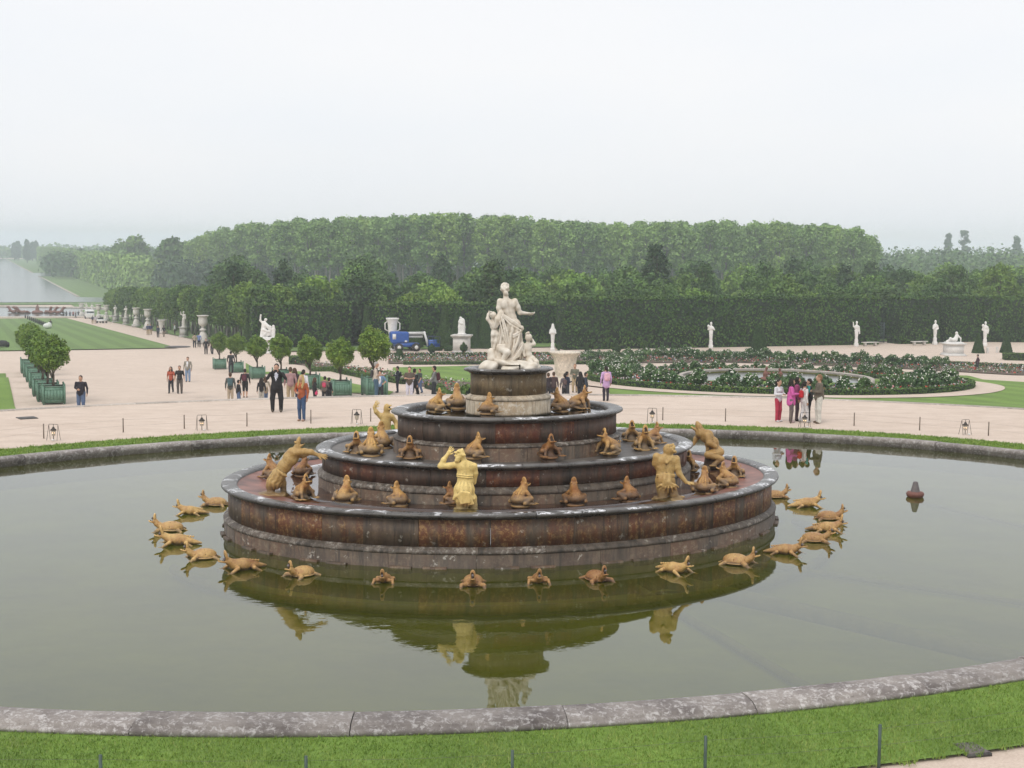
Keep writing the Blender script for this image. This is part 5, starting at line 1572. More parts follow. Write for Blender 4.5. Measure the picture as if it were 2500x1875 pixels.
# --- clipped hedges along a line
def hedge_path(name, pts, width, height, leaf, dens, mat, label, cat='hedge', group=None, core=True, parent=None, seed=1, closed=False, wob=.03, base=None, hz=None):
    """pts in world xy; a clipped hedge with leafy faces standing on the ground"""
    rg = np.random.default_rng(seed)
    P = np.array(pts, float)
    if closed: P = np.vstack([P, P[:1]])
    seg = np.linalg.norm(np.diff(P, axis=0), axis=1); L = np.concatenate([[0], np.cumsum(seg)]); tot = L[-1]
    def at(u):
        return np.column_stack([np.interp(u, L, P[:, 0]), np.interp(u, L, P[:, 1])])
    def dirs(u):
        d = at(np.minimum(u + .05, tot)) - at(np.maximum(u - .05, 0)); return d / (np.linalg.norm(d, axis=1)[:, None] + 1e-9)
    n_side = int(tot * height * dens); n_top = int(tot * width * dens * (2.2 if height > 3 else 1)); n_end = int(width * height * dens) if not closed else 0
    us, ws, hs, nn = [], [], [], []
    for side in (-1, 1):
        u = rg.uniform(0, tot, n_side); us.append(u); ws.append(np.full(n_side, side * .5)); hs.append(rg.uniform(0, 1, n_side)); nn.append(np.full(n_side, side))
    u = rg.uniform(0, tot, n_top); us.append(u); ws.append(rg.uniform(-.5, .5, n_top)); hs.append(np.ones(n_top)); nn.append(np.zeros(n_top))
    for e in ((0,), (tot,)):
        us.append(np.full(n_end, e[0])); ws.append(rg.uniform(-.5, .5, n_end)); hs.append(rg.uniform(0, 1, n_end)); nn.append(np.full(n_end, 2 if e[0] else -2))
    u, w, h, s_ = map(np.concatenate, (us, ws, hs, nn))
    c = at(u); d = dirs(u); nr = np.column_stack([d[:, 1], -d[:, 0]])
    z0 = zg(c[:, 0], c[:, 1]) if base is None else np.full(len(u), base)
    bul = wob * rg.normal(0, 1, len(u))
    xy_ = c + nr * (w * width + np.where(np.abs(s_) == 1, s_ * bul, 0))[:, None]
    N3 = np.column_stack([nr * np.where(np.abs(s_) == 1, s_, 0)[:, None], (s_ == 0).astype(float)])
    N3[np.abs(s_) == 2, :2] = (d * np.sign(s_)[:, None])[np.abs(s_) == 2]
    Pz = z0 + h * height + np.where(s_ == 0, np.abs(bul) * (3.0 if height > 3 else 1.5), 0)
    V, F = leaf_quads(np.column_stack([xy_, Pz]), N3, leaf, rg, .55, .8)
    me = np_mesh(name, V, F, rnd=np.clip(rg.uniform(0, 1, len(u)) * .75 + .25 * (s_ == 0) + .18 * np.sin(u * .35 + seed) * np.sin(h * 5 + u * .21), 0, 1))  # top leaves get paler tints, skylight painted into their colour
    root = empty(name, (float(P[0, 0]), float(P[0, 1]), float(zg(P[0, 0], P[0, 1]))), 0); tag(root, label, cat, group)
    inv = tuple(-v for v in root.location)
    obj('foliage', me, mat, root, loc=inv)
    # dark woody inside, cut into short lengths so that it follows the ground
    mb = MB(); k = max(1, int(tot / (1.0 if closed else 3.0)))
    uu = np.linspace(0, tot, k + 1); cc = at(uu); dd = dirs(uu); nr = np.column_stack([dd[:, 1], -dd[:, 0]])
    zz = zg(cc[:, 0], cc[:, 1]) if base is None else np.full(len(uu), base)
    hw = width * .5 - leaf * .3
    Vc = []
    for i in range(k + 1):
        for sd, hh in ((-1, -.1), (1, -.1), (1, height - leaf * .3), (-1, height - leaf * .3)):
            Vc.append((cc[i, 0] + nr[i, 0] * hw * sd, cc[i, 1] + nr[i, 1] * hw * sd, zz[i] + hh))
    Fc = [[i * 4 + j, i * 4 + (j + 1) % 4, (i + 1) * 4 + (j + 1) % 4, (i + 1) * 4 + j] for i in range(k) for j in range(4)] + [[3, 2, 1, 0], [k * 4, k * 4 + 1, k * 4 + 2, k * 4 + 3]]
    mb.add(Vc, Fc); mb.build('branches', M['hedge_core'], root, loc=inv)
    return root

def line_ts(t0, s0, t1, s1, n=2): return [xy(t0 + (t1 - t0) * i / (n - 1), s0 + (s1 - s0) * i / (n - 1)) for i in range(n)]
def t_at(px, s):                              # garden coordinate t where the sight line of a picture column crosses s
    d = ray(px, 850); Y = np.linspace(60, 400, 6000); t, ss = ts(d[0] * Y, Y); return float(t[np.argmin(np.abs(ss - s))])

def build_tall_hedges():
    S0 = 124.2; H = 5.85; SL = 135.0
    spans = [(621, 858, 'tall clipped hedge beside the avenue trees, yew cones before it'), (903, 1372, 'tall clipped hedge behind the white lift and the marble group'), (1379, 2146, 'longest tall clipped hedge, with three white terms before it'), (2196, 2292, 'short tall hedge right of the lattice gate, with a bench')]
    for i, (a, b, lab) in enumerate(spans):
        s_ = SL if i < 2 else S0; ta, tb = t_at(a, s_), t_at(b, s_)
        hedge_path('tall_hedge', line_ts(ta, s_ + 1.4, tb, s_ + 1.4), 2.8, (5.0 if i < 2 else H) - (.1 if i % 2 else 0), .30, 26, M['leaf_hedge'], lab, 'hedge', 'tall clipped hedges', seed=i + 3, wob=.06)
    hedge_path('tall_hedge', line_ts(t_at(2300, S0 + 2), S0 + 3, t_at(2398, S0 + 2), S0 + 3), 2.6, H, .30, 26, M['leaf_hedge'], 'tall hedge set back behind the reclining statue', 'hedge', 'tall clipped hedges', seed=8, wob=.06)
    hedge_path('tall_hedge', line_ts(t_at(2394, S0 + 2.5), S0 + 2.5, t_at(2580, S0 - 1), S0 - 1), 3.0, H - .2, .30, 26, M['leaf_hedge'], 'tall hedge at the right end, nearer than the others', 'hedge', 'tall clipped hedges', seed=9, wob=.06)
    # dark growth in the two openings
    hedge_path('passage_thicket', line_ts(t_at(850, S0 + 14), S0 + 15, t_at(912, S0 + 14), S0 + 15), 3, 7.0, .4, 22, M['leaf_dark'], 'dark thicket seen through the opening between two tall hedges', 'thicket', seed=10, wob=.5)
    hedge_path('gate_thicket', line_ts(t_at(2140, S0 + 8), S0 + 9, t_at(2206, S0 + 8), S0 + 9), 3, 5.4, .4, 22, M['leaf_dark'], 'dark thicket behind the lattice gate', 'thicket', seed=11, wob=.4)
build_tall_hedges()

# --- yew topiary
def topiary(px, py, h, shape, label, w=None, group='clipped yews', sink=0.0):
    x, y = hit(px, py); z = ground_z(x, y)
    prof = {'cone': [(.5, 0), (.49, .05), (.30, .5), (.10, .97), (.0, 1.0)], 'pyramid': [(.5, 0), (.5, .03), (.34, .6), (.20, .97), (.0, 1.0)],
            'urn': [(.12, 0), (.45, .18), (.5, .34), (.30, .5), (.10, .60), (.16, .68), (.17, .82), (.0, .95)], 'ball': [(.42, 0), (.5, .12), (.5, .2), (.2, .26), (.1, .32), (.30, .45), (.36, .62), (.28, .78), (.08, .86), (.12, .93), (.0, 1.0)],
            'top': [(.06, 0), (.3, .15), (.5, .42), (.42, .55), (.12, .66), (.2, .78), (.15, .92), (.0, 1)], 'drum': [(.30, 0), (.42, .25), (.5, .55), (.5, .7), (.2, .76), (.34, .84), (.30, .95), (.0, 1)]}[shape]
    w = w or h * .4
    rg = np.random.default_rng(int(px))
    r = empty('topiary', (x, y, z)); tag(r, label, 'topiary', group)
    pr = np.array(prof); rr, zz = pr[:, 0] * w, pr[:, 1] * h
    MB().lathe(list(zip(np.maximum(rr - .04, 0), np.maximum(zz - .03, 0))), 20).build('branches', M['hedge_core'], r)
    ln = np.hypot(np.diff(rr), np.diff(zz)); L = np.concatenate([[0], np.cumsum(ln)])
    n = int(1500 * max(.5, (h * w) / 3))
    u = rg.uniform(0, L[-1], n * 2); R_ = np.interp(u, L, rr); keep = rg.uniform(0, rr.max(), n * 2) < R_ + .03; u = u[keep]; R_ = R_[keep]
    Z = np.interp(u, L, zz); a = rg.uniform(0, 2 * math.pi, len(u))
    Nn = np.column_stack([np.cos(a), np.sin(a), np.full(len(u), .35)])
    V, F = leaf_quads(np.column_stack([R_ * np.cos(a), R_ * np.sin(a), Z]), Nn, .13, rg, .5, .7)
    obj('foliage', np_mesh('foliage', V, F, rnd=rg.uniform(0, 1, len(u))), M['leaf_yew'], r)
    return r

def build_topiary():
    for px, py, h, w, lab in ((610, 848, 4.4, 2.0, 'slim yew cone at the corner by the avenue trees'), (682, 848, 4.7, 1.7, 'yew cone just right of the white marble rider group'), (753, 848, 4.7, 1.8, 'yew cone between the rider group and the opening in the hedge'), (820, 848, 4.8, 1.8, 'yew cone left of the opening in the hedge'),
                              (893, 850, 4.8, 1.6, 'narrow yew cone right of the opening in the hedge'), (958, 850, 4.2, 2.0, 'yew cone behind the white vase'), (1013, 850, 4.6, 2.0, 'yew cone above the blue lift'), (1085, 850, 5.0, 2.2, 'wide yew cone left of the white pedestal statue'), (1115, 850, 4.7, 1.8, 'narrow yew cone behind the white pedestal statue'),
                              (1155, 850, 4.7, 2.0, 'yew cone right of the white pedestal statue'), (1183, 850, 4.4, 2.4, 'broad yew cone touching the marble group')):
        topiary(px, py, h, 'cone', lab, w)
    topiary(1852, 866, 3.3, 'pyramid', 'blunt yew pyramid before the longest hedge', 2.0)
    topiary(2388, 862, 2.35, 'cone', 'pointed yew cone next to the reclining statue', 1.5)
    topiary(2456, 861, 2.35, 'cone', 'pointed yew cone at the far right by the low hedge', 1.5)
    topiary(1433, 864, 1.25, 'pyramid', 'small slim yew beside the big stone vase', .6)
    topiary(1505, 864, 1.25, 'top', 'yew clipped like a spinning top', 1.05); topiary(1578, 863, 1.2, 'urn', 'yew clipped like a fat urn', 1.0); topiary(1646, 862, .95, 'drum', 'low yew clipped like a drum', 1.1)
    topiary(1054, 872, 1.5, 'ball', 'wide yew with a ball on top before the lift', 1.25); topiary(1132, 870, 1.55, 'ball', 'tiered yew in front of the white pedestal', 1.2); topiary(1364, 862, 1.1, 'ball', 'small round yew behind the hooded term', .6)
    topiary(1068, 856, 1.9, 'ball', 'tall tiered yew in the shade of the hedge', 1.2); topiary(1098, 857, 2.6, 'ball', 'pale tiered yew beside the white pedestal', 1.4); topiary(975, 880, 1.2, 'pyramid', 'dark low yew next to the loose-crowned orange tree', 1.1)
build_topiary()

# --- trees
def copies(name, protos, spots, label, cat, group, scale_jit=.15):
    """protos: list of (trunk mesh, crown mesh); spots: x, y, height scale, variant"""
    rg = random.Random(len(spots))
    for x, y, sc, v in spots:
        tk, cr = protos[v % len(protos)]
        r = empty(name, (x, y, ground_z(x, y) - .05), rg.uniform(0, 6.28)); k = sc * rg.uniform(1 - scale_jit * .3, 1 + scale_jit * .3)
        r.scale = (k * rg.uniform(.92, 1.08), k * rg.uniform(.92, 1.08), k)
        tag(r, label, cat, group)
        obj('trunk', tk, None, r); obj('crown', cr, None, r)

def build_trees():
    rg = random.Random(21)
    tk_med = trunk_mesh('trunk', 4.0, .22, .13, 7, 2.4, 7.5, 2); tk_med.materials.append(M['bark'])
    med = [(tk_med, crown_mesh('crown', 40 + i, (0, 0, 5.8), (3.2, 3.2, 3.1), 90, 3600, .42, .95, .55)) for i in range(4)]
    brt = [(tk_med, crown_mesh('crown', 50 + i, (0, 0, 5.4), (3.1, 3.1, 2.9), 80, 3200, .42, .95, .55)) for i in range(3)]
    con = lambda C, g: np.column_stack([C[:, 0] * np.clip(.95 - .72 * (C[:, 2] * .5 + .5), .1, 1), C[:, 1] * np.clip(.95 - .72 * (C[:, 2] * .5 + .5), .1, 1), C[:, 2]])
    drk = [(tk_med, crown_mesh('crown', 60 + i, (0, 0, 5.6), (2.9, 2.9, 4.4), 110, 4000, .38, .75, .6, shape=con)) for i in range(2)]
    for p in med: p[1].materials.append(M['leaf_tree'])
    for p in brt: p[1].materials.append(M['leaf_bright'])
    for p in drk: p[1].materials.append(M['leaf_dark'])
    A, B, C = [], [], []
    rows = [(143, 7, 6.8), (150, 8, 7.6), (160, 8.5, 8.3), (174, 9, 8.9), (192, 9, 9.6), (214, 10, 10.2), (240, 11, 11)]
    for s, sp, top in rows:
        t = 31 + rg.uniform(0, sp)
        tmax = t_at(2560, s) + 6
        while t < tmax:
            x, y = xy(t + rg.uniform(-2, 2), s + rg.uniform(-3, 3))
            px = CX + FPX * x / y
            if px > 420:
                h = top * rg.uniform(.82, 1.22) / 9.0
                u = rg.random()
                (A if u < .60 else B if u < .86 else C).append((x, y, h, rg.randrange(4)))
            t += sp * rg.uniform(.7, 1.3)
    copies('broadleaf_tree', med, A, 'mid-green broadleaf tree rising behind the tall hedges', 'tree', 'broadleaf trees behind the hedges')
    copies('bright_tree', brt, B, 'bright yellow-green tree among darker trees behind the hedges', 'tree', 'bright trees behind the hedges')
    copies('dark_tree', drk, C, 'dark pointed evergreen among the trees behind the hedges', 'tree', 'dark evergreens behind the hedges')
    # the single tall dark tree
    x, y = hit(1603, 741); d = ray(1603, 700); Y = 215; x, y = d[0] * Y, Y
    z = ground_z(x, y); top = CAMH + ray(1603, 592)[2] * Y
    r = empty('tall_evergreen', (x, y, z)); tag(r, 'tall dense grey-green tree standing alone above the longest hedge', 'tree')
    H = top - z
    obj('trunk', trunk_mesh('trunk', H * .6, .3, .18, 6, 1.5, H * .9, 3), M['bark'], r)
    egg = lambda C, g: np.column_stack([C[:, 0] * np.clip(1.05 - .45 * (C[:, 2] * .5 + .5), .1, 1), C[:, 1] * np.clip(1.05 - .45 * (C[:, 2] * .5 + .5), .1, 1), C[:, 2]])
    me = crown_mesh('crown', 77, (0, 0, H * .55), (2.7, 2.7, H * .47), 190, 9000, .34, .6, .6, shape=egg); obj('crown', me, M['leaf_dark'], r)
    for px, pt, Yd, lab, mt, rr in ((1205, 632, 178, 'dark pointed tree directly behind the marble woman', 'leaf_dark', 2.2), (1722, 632, 205, 'slim young tree sticking out above the longest hedge', 'leaf_tree', 1.1), (575, 640, 190, 'dark rounded treetop above the avenue trees', 'leaf_dark', 2.0), (2330, 645, 230, 'large dark tree crown above the short hedge', 'leaf_tree', 3.4), (2440, 640, 215, 'large tree crown at the right end of the hedges', 'leaf_tree', 3.6), (910, 662, 200, 'small round treetop above the opening in the hedge', 'leaf_dark', 1.5)):
        d = ray(px, 700); x, y = d[0] * Yd, Yd; z = ground_z(x, y); H = CAMH + ray(px, pt)[2] * Yd - z
        r = empty('single_tree', (x, y, z)); tag(r, lab, 'tree')
        obj('trunk', trunk_mesh('trunk', H * .6, .2, .1, 6, 1.5, H * .9, 3), M['bark'], r)
        me = crown_mesh('crown', int(px), (0, 0, H * .62), (rr, rr, H * .38), 110, 4200, .34, .65, .6, shape=egg); obj('crown', me, M[mt], r)
    # avenue trees: straight stems, clipped tall crowns
    tka = [trunk_mesh('trunk', 3.4, .13, .09, 6, 1.1, 5.4, 5 + i) for i in range(2)]
    ave = [(tka[i % 2], crown_mesh('crown', 70 + i, (0, 0, 4.6), (1.9, 1.9, 2.5), 80, 3000, .30, .6, .6)) for i in range(3)]
    for t_ in tka: t_.materials.append(M['bark_pale'])
    for p in ave: p[1].materials.append(M['leaf_tree'])
    sp = []
    s = 139.5
    while s < 330:
        for k, tt in enumerate((20.6, 23.4, 26.6)):
            x, y = xy(tt + rg.uniform(-.3, .3), s + rg.uniform(-.4, .4) + k * 1.3)
            sp.append((x, y, rg.uniform(.96, 1.08), rg.randrange(3)))
        s += 4.2 if s < 230 else 6.0
    copies('avenue_tree', ave, sp, 'clipped linden with pale stem in the dense row along the avenue', 'tree', 'lindens along the avenue', .1)
    # the distant grove of tall slender trees
    gt = [trunk_mesh('trunk', 22, .42, .22, 7, 4.0, 30, 90 + i) for i in range(3)]
    for t_ in gt: t_.materials.append(M['bark_pale'])
    tall = lambda C, g: np.column_stack([C[:, 0], C[:, 1], C[:, 2]])
    gv = [(gt[i % 3], crown_mesh('crown', 95 + i, (0, 0, 22.5), (4.8, 4.8, 9.0), 110, 3000, .85, 1.6, .5, shape=tall)) for i in range(4)]
    for p in gv: p[1].materials.append(M['leaf_grove'])
    prof_x = [380, 450, 520, 600, 760, 1000, 1060, 1250, 1450, 1650, 1850, 2000, 2080, 2125, 2150]
    prof_y = [622, 590, 562, 547, 532, 525, 518, 529, 542, 542, 542, 545, 556, 578, 596]
    sp = []
    for k, Y0 in enumerate((430, 446, 464, 486, 512)):
        px = 395 + rg.uniform(0, 30)
        while px < 2146:
            far = 1 + .55 * np.clip((760 - px) / 360, 0, 1)
            Y = (Y0 + rg.uniform(-6, 6)) * far; d = ray(px, 650); x, y = d[0] * Y, Y
            ptop = np.interp(px, prof_x, prof_y) + rg.uniform(-3, 6)
            H = CAMH + ray(px, ptop)[2] * Y - ground_z(x, y)
            sp.append((x, y, max(H, 8) / 31.5, rg.randrange(4)))
            px += FPX * 7.0 / Y * rg.uniform(.7, 1.3)
    copies('grove_tree', gv, sp, 'tall slender tree with pale stem in the distant grove', 'tree', 'trees of the distant grove', .05)
    print('trees', len(A), len(B), len(C), len(sp))
    # woods too far off to count
    def wood(name, label, pts, size, crown, n, mat, seed):
        g = np.random.default_rng(seed); VV, FF, RR = [], [], []; k = 0
        for x, y, H in pts:
            z = ground_z(x, y); d = rand_unit(n, g); d[:, 2] = np.abs(d[:, 2])
            P = np.array((x, y, z)) + d * np.array((crown, crown, H * .55)) * g.uniform(.6, 1.0, (n, 1)) + np.array((0, 0, H * .42))
            P[:, 2] -= g.uniform(0, 1, n) * H * .38
            V, F = leaf_quads(P, d, size, g, .6, .8); VV.append(V); FF.append(F + k); k += len(V); RR.append(np.clip(g.uniform(0, .6) + g.uniform(0, .4, n), 0, 1))
        o = obj(name, np_mesh(name, np.concatenate(VV), np.concatenate(FF), rnd=np.concatenate(RR)), M[mat]); tag(o, label, 'wood', kind='stuff'); return o
    def field(px0, px1, Y0, Y1, n, top_fn, seed):
        g = random.Random(seed); out = []
        for _ in range(n):
            px = g.uniform(px0, px1); Y = g.uniform(Y0, Y1) ; d = ray(px, 650); x, y = d[0] * Y, Y
            H = CAMH + ray(px, top_fn(px) + g.uniform(-2, 10))[2] * Y - ground_z(x, y); out.append((x, y, float(np.clip(H, 4, 40))))
        return out
    wood('grove_undergrowth', 'dark undergrowth filling the foot of the distant grove', field(400, 2150, 520, 610, 460, lambda p: 614, 2), 1.6, 6.5, 110, 'leaf_dark', 3)
    wood('meadow_shrubs', 'pale green shrubs between the garden trees and the distant grove', field(420, 2500, 300, 410, 260, lambda p: 688, 4), .9, 4.5, 130, 'leaf_grove', 5)
    wood('right_wood', 'hazy low wood beyond the right end of the grove', field(2080, 2620, 640, 1000, 330, lambda p: np.interp(p, [2080, 2160, 2400, 2620], [596, 594, 590, 592]), 6), 1.9, 8, 110, 'leaf_tree', 7)
    wood('left_wood', 'hazy wood beyond the canal bank', field(125, 470, 900, 1400, 260, lambda p: np.interp(p, [125, 200, 300, 470], [604, 600, 592, 596]), 8), 2.6, 11, 110, 'leaf_tree', 9)
    wood('horizon_wood', 'faint blue wood on the far horizon', field(-60, 200, 1900, 2150, 120, lambda p: 604, 10) + field(-60, 2700, 1700, 2150, 300, lambda p: 602 + .0094 * (p - 1250), 12), 5, 22, 70, 'leaf_tree', 11)
    # row of clipped trees standing like a wall along the canal
    g = np.random.default_rng(31); VV, FF, RR = [], [], []; k = 0
    for s0, s1 in ((600, 972), (1080, 1500)):
        n = int((s1 - s0) * 60); s = g.uniform(s0, s1, n); h = g.uniform(0, 1, n); top = g.uniform(0, 1, n) < .3
        Hh = 15.5 + 1.5 * np.sin(s * .09) + g.normal(0, .4, n)
        t = np.where(top, g.uniform(53, 66, n), 53 + g.normal(0, .5, n)); zz = np.where(top, Hh, h * Hh)
        x, y = xy(t, s); P = np.column_stack([x, y, zg(x, y) + zz])
        Nn = np.where(top[:, None], np.array((0, 0, 1.0)), np.array((-E1[0], -E1[1], .2)))
        V, F = leaf_quads(P, Nn, 1.6, g, .5, .8); VV.append(V); FF.append(F + k); k += len(V); RR.append(g.uniform(0, 1, n))
        n2 = 4000; t = g.uniform(53, 66, n2); h = g.uniform(0, 1, n2) * 15; x, y = xy(t, np.full(n2, s0) + g.normal(0, .5, n2))
        V, F = leaf_quads(np.column_stack([x, y, zg(x, y) + h]), np.tile(np.array((-E2[0], -E2[1], .2)), (n2, 1)), 1.4, g, .5, .8); VV.append(V); FF.append(F + k); k += len(V); RR.append(g.uniform(0, 1, n2))
    tag(obj('canal_tree_wall', np_mesh('canal_tree_wall', np.concatenate(VV), np.concatenate(FF), rnd=np.concatenate(RR)), M['leaf_grove']), 'tall clipped wall of trees along the right bank of the canal', 'wood', kind='stuff')
    # far landmarks
    for px, pt, Y, rr, lab, nm in ((316, 575, 760, 9.0, 'lone broad tree rising above the hazy wood by the canal', 'lone_tree'), (2351, 552, 1100, 8.5, 'dark spire-shaped tree on the skyline at the right', 'spire_tree'), (2314, 571, 1120, 4.5, 'small dark treetop left of the spire tree', 'spire_tree'), (36, 592, 1700, 4.5, 'thin poplar spire at the far end of the canal', 'poplar_tree'), (45, 587, 1690, 4.5, 'tallest poplar spire at the far end of the canal', 'poplar_tree'),
                                   (67, 586, 1500, 5.0, 'broad poplar spire at the canal bank', 'poplar_tree'), (80, 590, 1650, 3.5, 'short poplar spire beside the broad one', 'poplar_tree'), (89, 588, 1680, 3.5, 'slender poplar spire nearest the wood', 'poplar_tree'), (2480, 576, 1050, 6.0, 'ragged treetop on the skyline at the far right', 'spire_tree'), (420, 585, 640, 7.5, 'dark rounded tree at the left foot of the grove', 'lone_tree')):
        d = ray(px, 650); x, y = d[0] * Y, Y; z = ground_z(x, y); H = CAMH + ray(px, pt)[2] * Y - z
        r = empty(nm, (x, y, z)); tag(r, lab, 'tree')
        obj('trunk', trunk_mesh('trunk', H * .7, .5, .3, 5, rr * .6, H * .95, 3), M['bark'], r)
        br = nm == 'lone_tree'
        me = crown_mesh('crown', int(px), (0, 0, H * (.66 if br else .55)), (rr, rr, H * (.36 if br else .46)), 60, 1500, 2.0 if br else 1.8, 2.6 if br else 2.0, .5, shape=None if br else con); obj('crown', me, M['leaf_tree' if br else 'leaf_dark'], r)
build_trees()
# ------------------------------------------------------------------ lawns, beds and far ground
def pxpoly(pts): return [hit(*p) for p in pts]
def kerb_pts(t0, t1, n=14, r=1.012):
    out = []
    for t in np.linspace(t0, t1, n):
        s = KB * r * math.sqrt(max(0, 1 - (t / (KA * r)) ** 2)); out.append(xy(t, s))
    return out

def build_lawns():
    L = lambda n, p, dz=.05, st=1.3, m='lawn': tag(drape(n, p, dz, M[m], st), kind='structure')
    far = pxpoly([(2640, 944), (2500, 934), (2400, 928), (2250, 910), (1900, 900), (1600, 905), (1465, 930)])
    L('lawn_right', kerb_pts(15.0, 31.0) + far)
    ct = [ts(*p) for p in far]
    L('lawn_left', kerb_pts(-30, -9.4) + [xy(-8.9, 70), xy(-8.4, 108), xy(-60, 108), xy(-60, 30)])
    L('grass_strip', pxpoly([(600, 911), (663, 915), (777, 947), (850, 960), (950, 966), (961, 958), (853, 936), (777, 919), (600, 887)]), .05, .9)
    L('lawn_middle', pxpoly([(938, 906), (1010, 924), (1072, 929), (1160, 936), (1330, 940), (1330, 896), (1148, 894), (960, 898)]), .05, 1.2)
    t0 = hit(435, 851); T0, S0 = ts(*t0)
    tp = [xy(T0, S0), xy(T0, 346), xy(-70, 346), xy(-70, S0)]
    L('lawn_avenue', tp, .10, 5, 'lawn_far')
    # meadow beyond the end of the avenue and along the canal, forest floor behind the hedges
    L('meadow_far', [xy(-400, 430), xy(-400, 1900), xy(900, 1900), xy(900, 430)], .10, 40, 'lawn_far')
    L('forest_floor', [xy(17.5, 128.5), xy(320, 128.5), xy(500, 428), xy(17.5, 428)], .12, 6, 'lawn_far')
    # canal with its side arms, and the round pool before it
    def sheet(name, pts, z, mat):
        V = [(p[0], p[1], z) for p in pts]; mb = MB(); mb.add(V, [list(range(4))]); return tag(mb.build(name, M[mat]), kind='structure')
    sheet('canal_water', [xy(-31, 548), xy(31, 548), xy(31, 1900), xy(-31, 1900)], -17.80, 'canal_water')
    sheet('canal_arm_water', [xy(31.0, 972), xy(60, 972), xy(60, 1075), xy(31.0, 1075)], -17.81, 'canal_water')
    sheet('canal_basin_water', [xy(31.0, 548), xy(46, 548), xy(46, 590), xy(31.0, 600)], -17.81, 'canal_water')
    mb = MB()
    for (a, b) in ((xy(31.4, 602), xy(31.4, 972)), (xy(31.4, 1076), xy(31.4, 1900))):
        a, b = np.array(a), np.array(b); c = (a + b) / 2; mb.box((c[0], c[1], -17.75), (.6, np.linalg.norm(b - a) / 2, .16), GA)
    tag(mb.build('canal_edge', M['kerb_stone']), kind='structure')
    z = float(zg(*xy(0, 390))) + .12
    c = xy(-14, 384); n = 64; th = np.linspace(0, 2 * math.pi, n, endpoint=False)
    V = [(c[0], c[1], z)] + [(c[0] + 58 * math.cos(a) , c[1] + 30 * math.sin(a), z) for a in th]
    tag(MB().add(V, [[0, 1 + i, 1 + (i + 1) % n] for i in range(n)]).build('round_pool_water', M['canal_water']), kind='structure')
    mb = MB()
    Vr = []
    for a in th:
        for k, zz in ((57.6, z - .1), (57.6, z + .35), (59.6, z + .35), (59.6, z - .1)): Vr.append((c[0] + k * math.cos(a), c[1] + (k - 28) * math.sin(a), zz))
    mb.add(Vr, [[i * 4 + j, ((i + 1) % n) * 4 + j, ((i + 1) % n) * 4 + (j + 1) % 4, i * 4 + (j + 1) % 4] for i in range(n) for j in range(4)])
    tag(mb.build('round_pool_edge', M['kerb_stone']), 'pale stone edge of the round pool at the end of the lawn', 'pool edge')
    # chariot fountain in the round pool
    x, y = at_z(54, 770, z); x, y = x, y + 12
    r = empty('chariot_fountain', (x, y, z)); tag(r, 'dark reddish chariot fountain in the distant round pool', 'fountain')
    S = Sdf(.16, .25); rg = random.Random(2)
    S.ell((0, 0, .2), (1.6, 1.0, .6)); S.ell((0, 0, 1.0), (.5, .5, .9)); S.cone((0, 0, 1.6), (.1, 0, 2.3), .3, .2)
    obj('chariot', S.mesh('chariot'), M['lead_red'], r)
    H = Sdf(.14, .2); H.ell((0, 0, .3), (.8, .4, .45)); H.chain([(-.9, 0, .6), (-1.5, 0, 1.5), (-2.0, 0, 1.5)], [.4, .3, .22]); H.chain([(-.8, 0, .5), (-1.7, 0, .3)], [.25, .15]); H.cone((1.1, 0, .4), (2.0, 0, .1), .4, .15)
    hm = H.mesh('horse')
    for dx, dy, a in ((-4.6, 0, 0), (-3.4, -1.5, .3), (3.6, .3, math.pi), (5.6, -.4, math.pi + .3), (-6.6, .8, -.2), (2.4, 1.6, 2.4)): obj('horse', hm, M['lead_red'], r, (dx, dy, 0), a)

def flower_bed(name, poly, label, dens, hgt, seed, red=.5):
    """bedding plants too many to count: low leaves and petals over bare soil"""
    rg = np.random.default_rng(seed); P = np.array(poly); lo, hi = P.min(0), P.max(0)
    tag(drape(name + '_soil', poly, .075, M['soil'], 1.0), kind='structure')
    area = .5 * abs(np.dot(P[:, 0], np.roll(P[:, 1], 1)) - np.dot(P[:, 1], np.roll(P[:, 0], 1)))
    n = int(area * dens * 3); G = rg.uniform(lo, hi, (n * 2, 2)); ins = np.zeros(len(G), bool)
    for i in range(len(P)):
        a, b = P[i], P[(i + 1) % len(P)]; c = (a[1] > G[:, 1]) != (b[1] > G[:, 1]); ins ^= c & (G[:, 0] < (b[0] - a[0]) * (G[:, 1] - a[1]) / (b[1] - a[1] + 1e-12) + a[0])
    G = G[ins]; m = len(G); fl = rg.uniform(0, 1, m) < .34
    cl = .5 + .5 * np.sin(G[:, 0] * 1.3 + seed) * np.sin(G[:, 1] * 1.1 + 2 * seed)
    z = zg(G[:, 0], G[:, 1]) + .09 + hgt * rg.uniform(.1, 1, m) * np.where(fl, 1.1, .85)
    V, F = leaf_quads(np.column_stack([G, z]), np.tile(np.array((0, 0, 1.0)), (m, 1)), np.where(fl, .13, .16) if False else .15, rg, .7, .8)
    rnd = np.where(fl, np.clip(.25 * rg.uniform(0, 1, m) + .85 * cl * rg.uniform(.4, 1.2, m), 0, .99), rg.uniform(0, 1, m))
    o = obj(name, np_mesh(name, V, F, mi=fl.astype(int), rnd=rnd), [M['leaf_rose'], M['petals']]); tag(o, label, 'flowers', kind='stuff'); return o

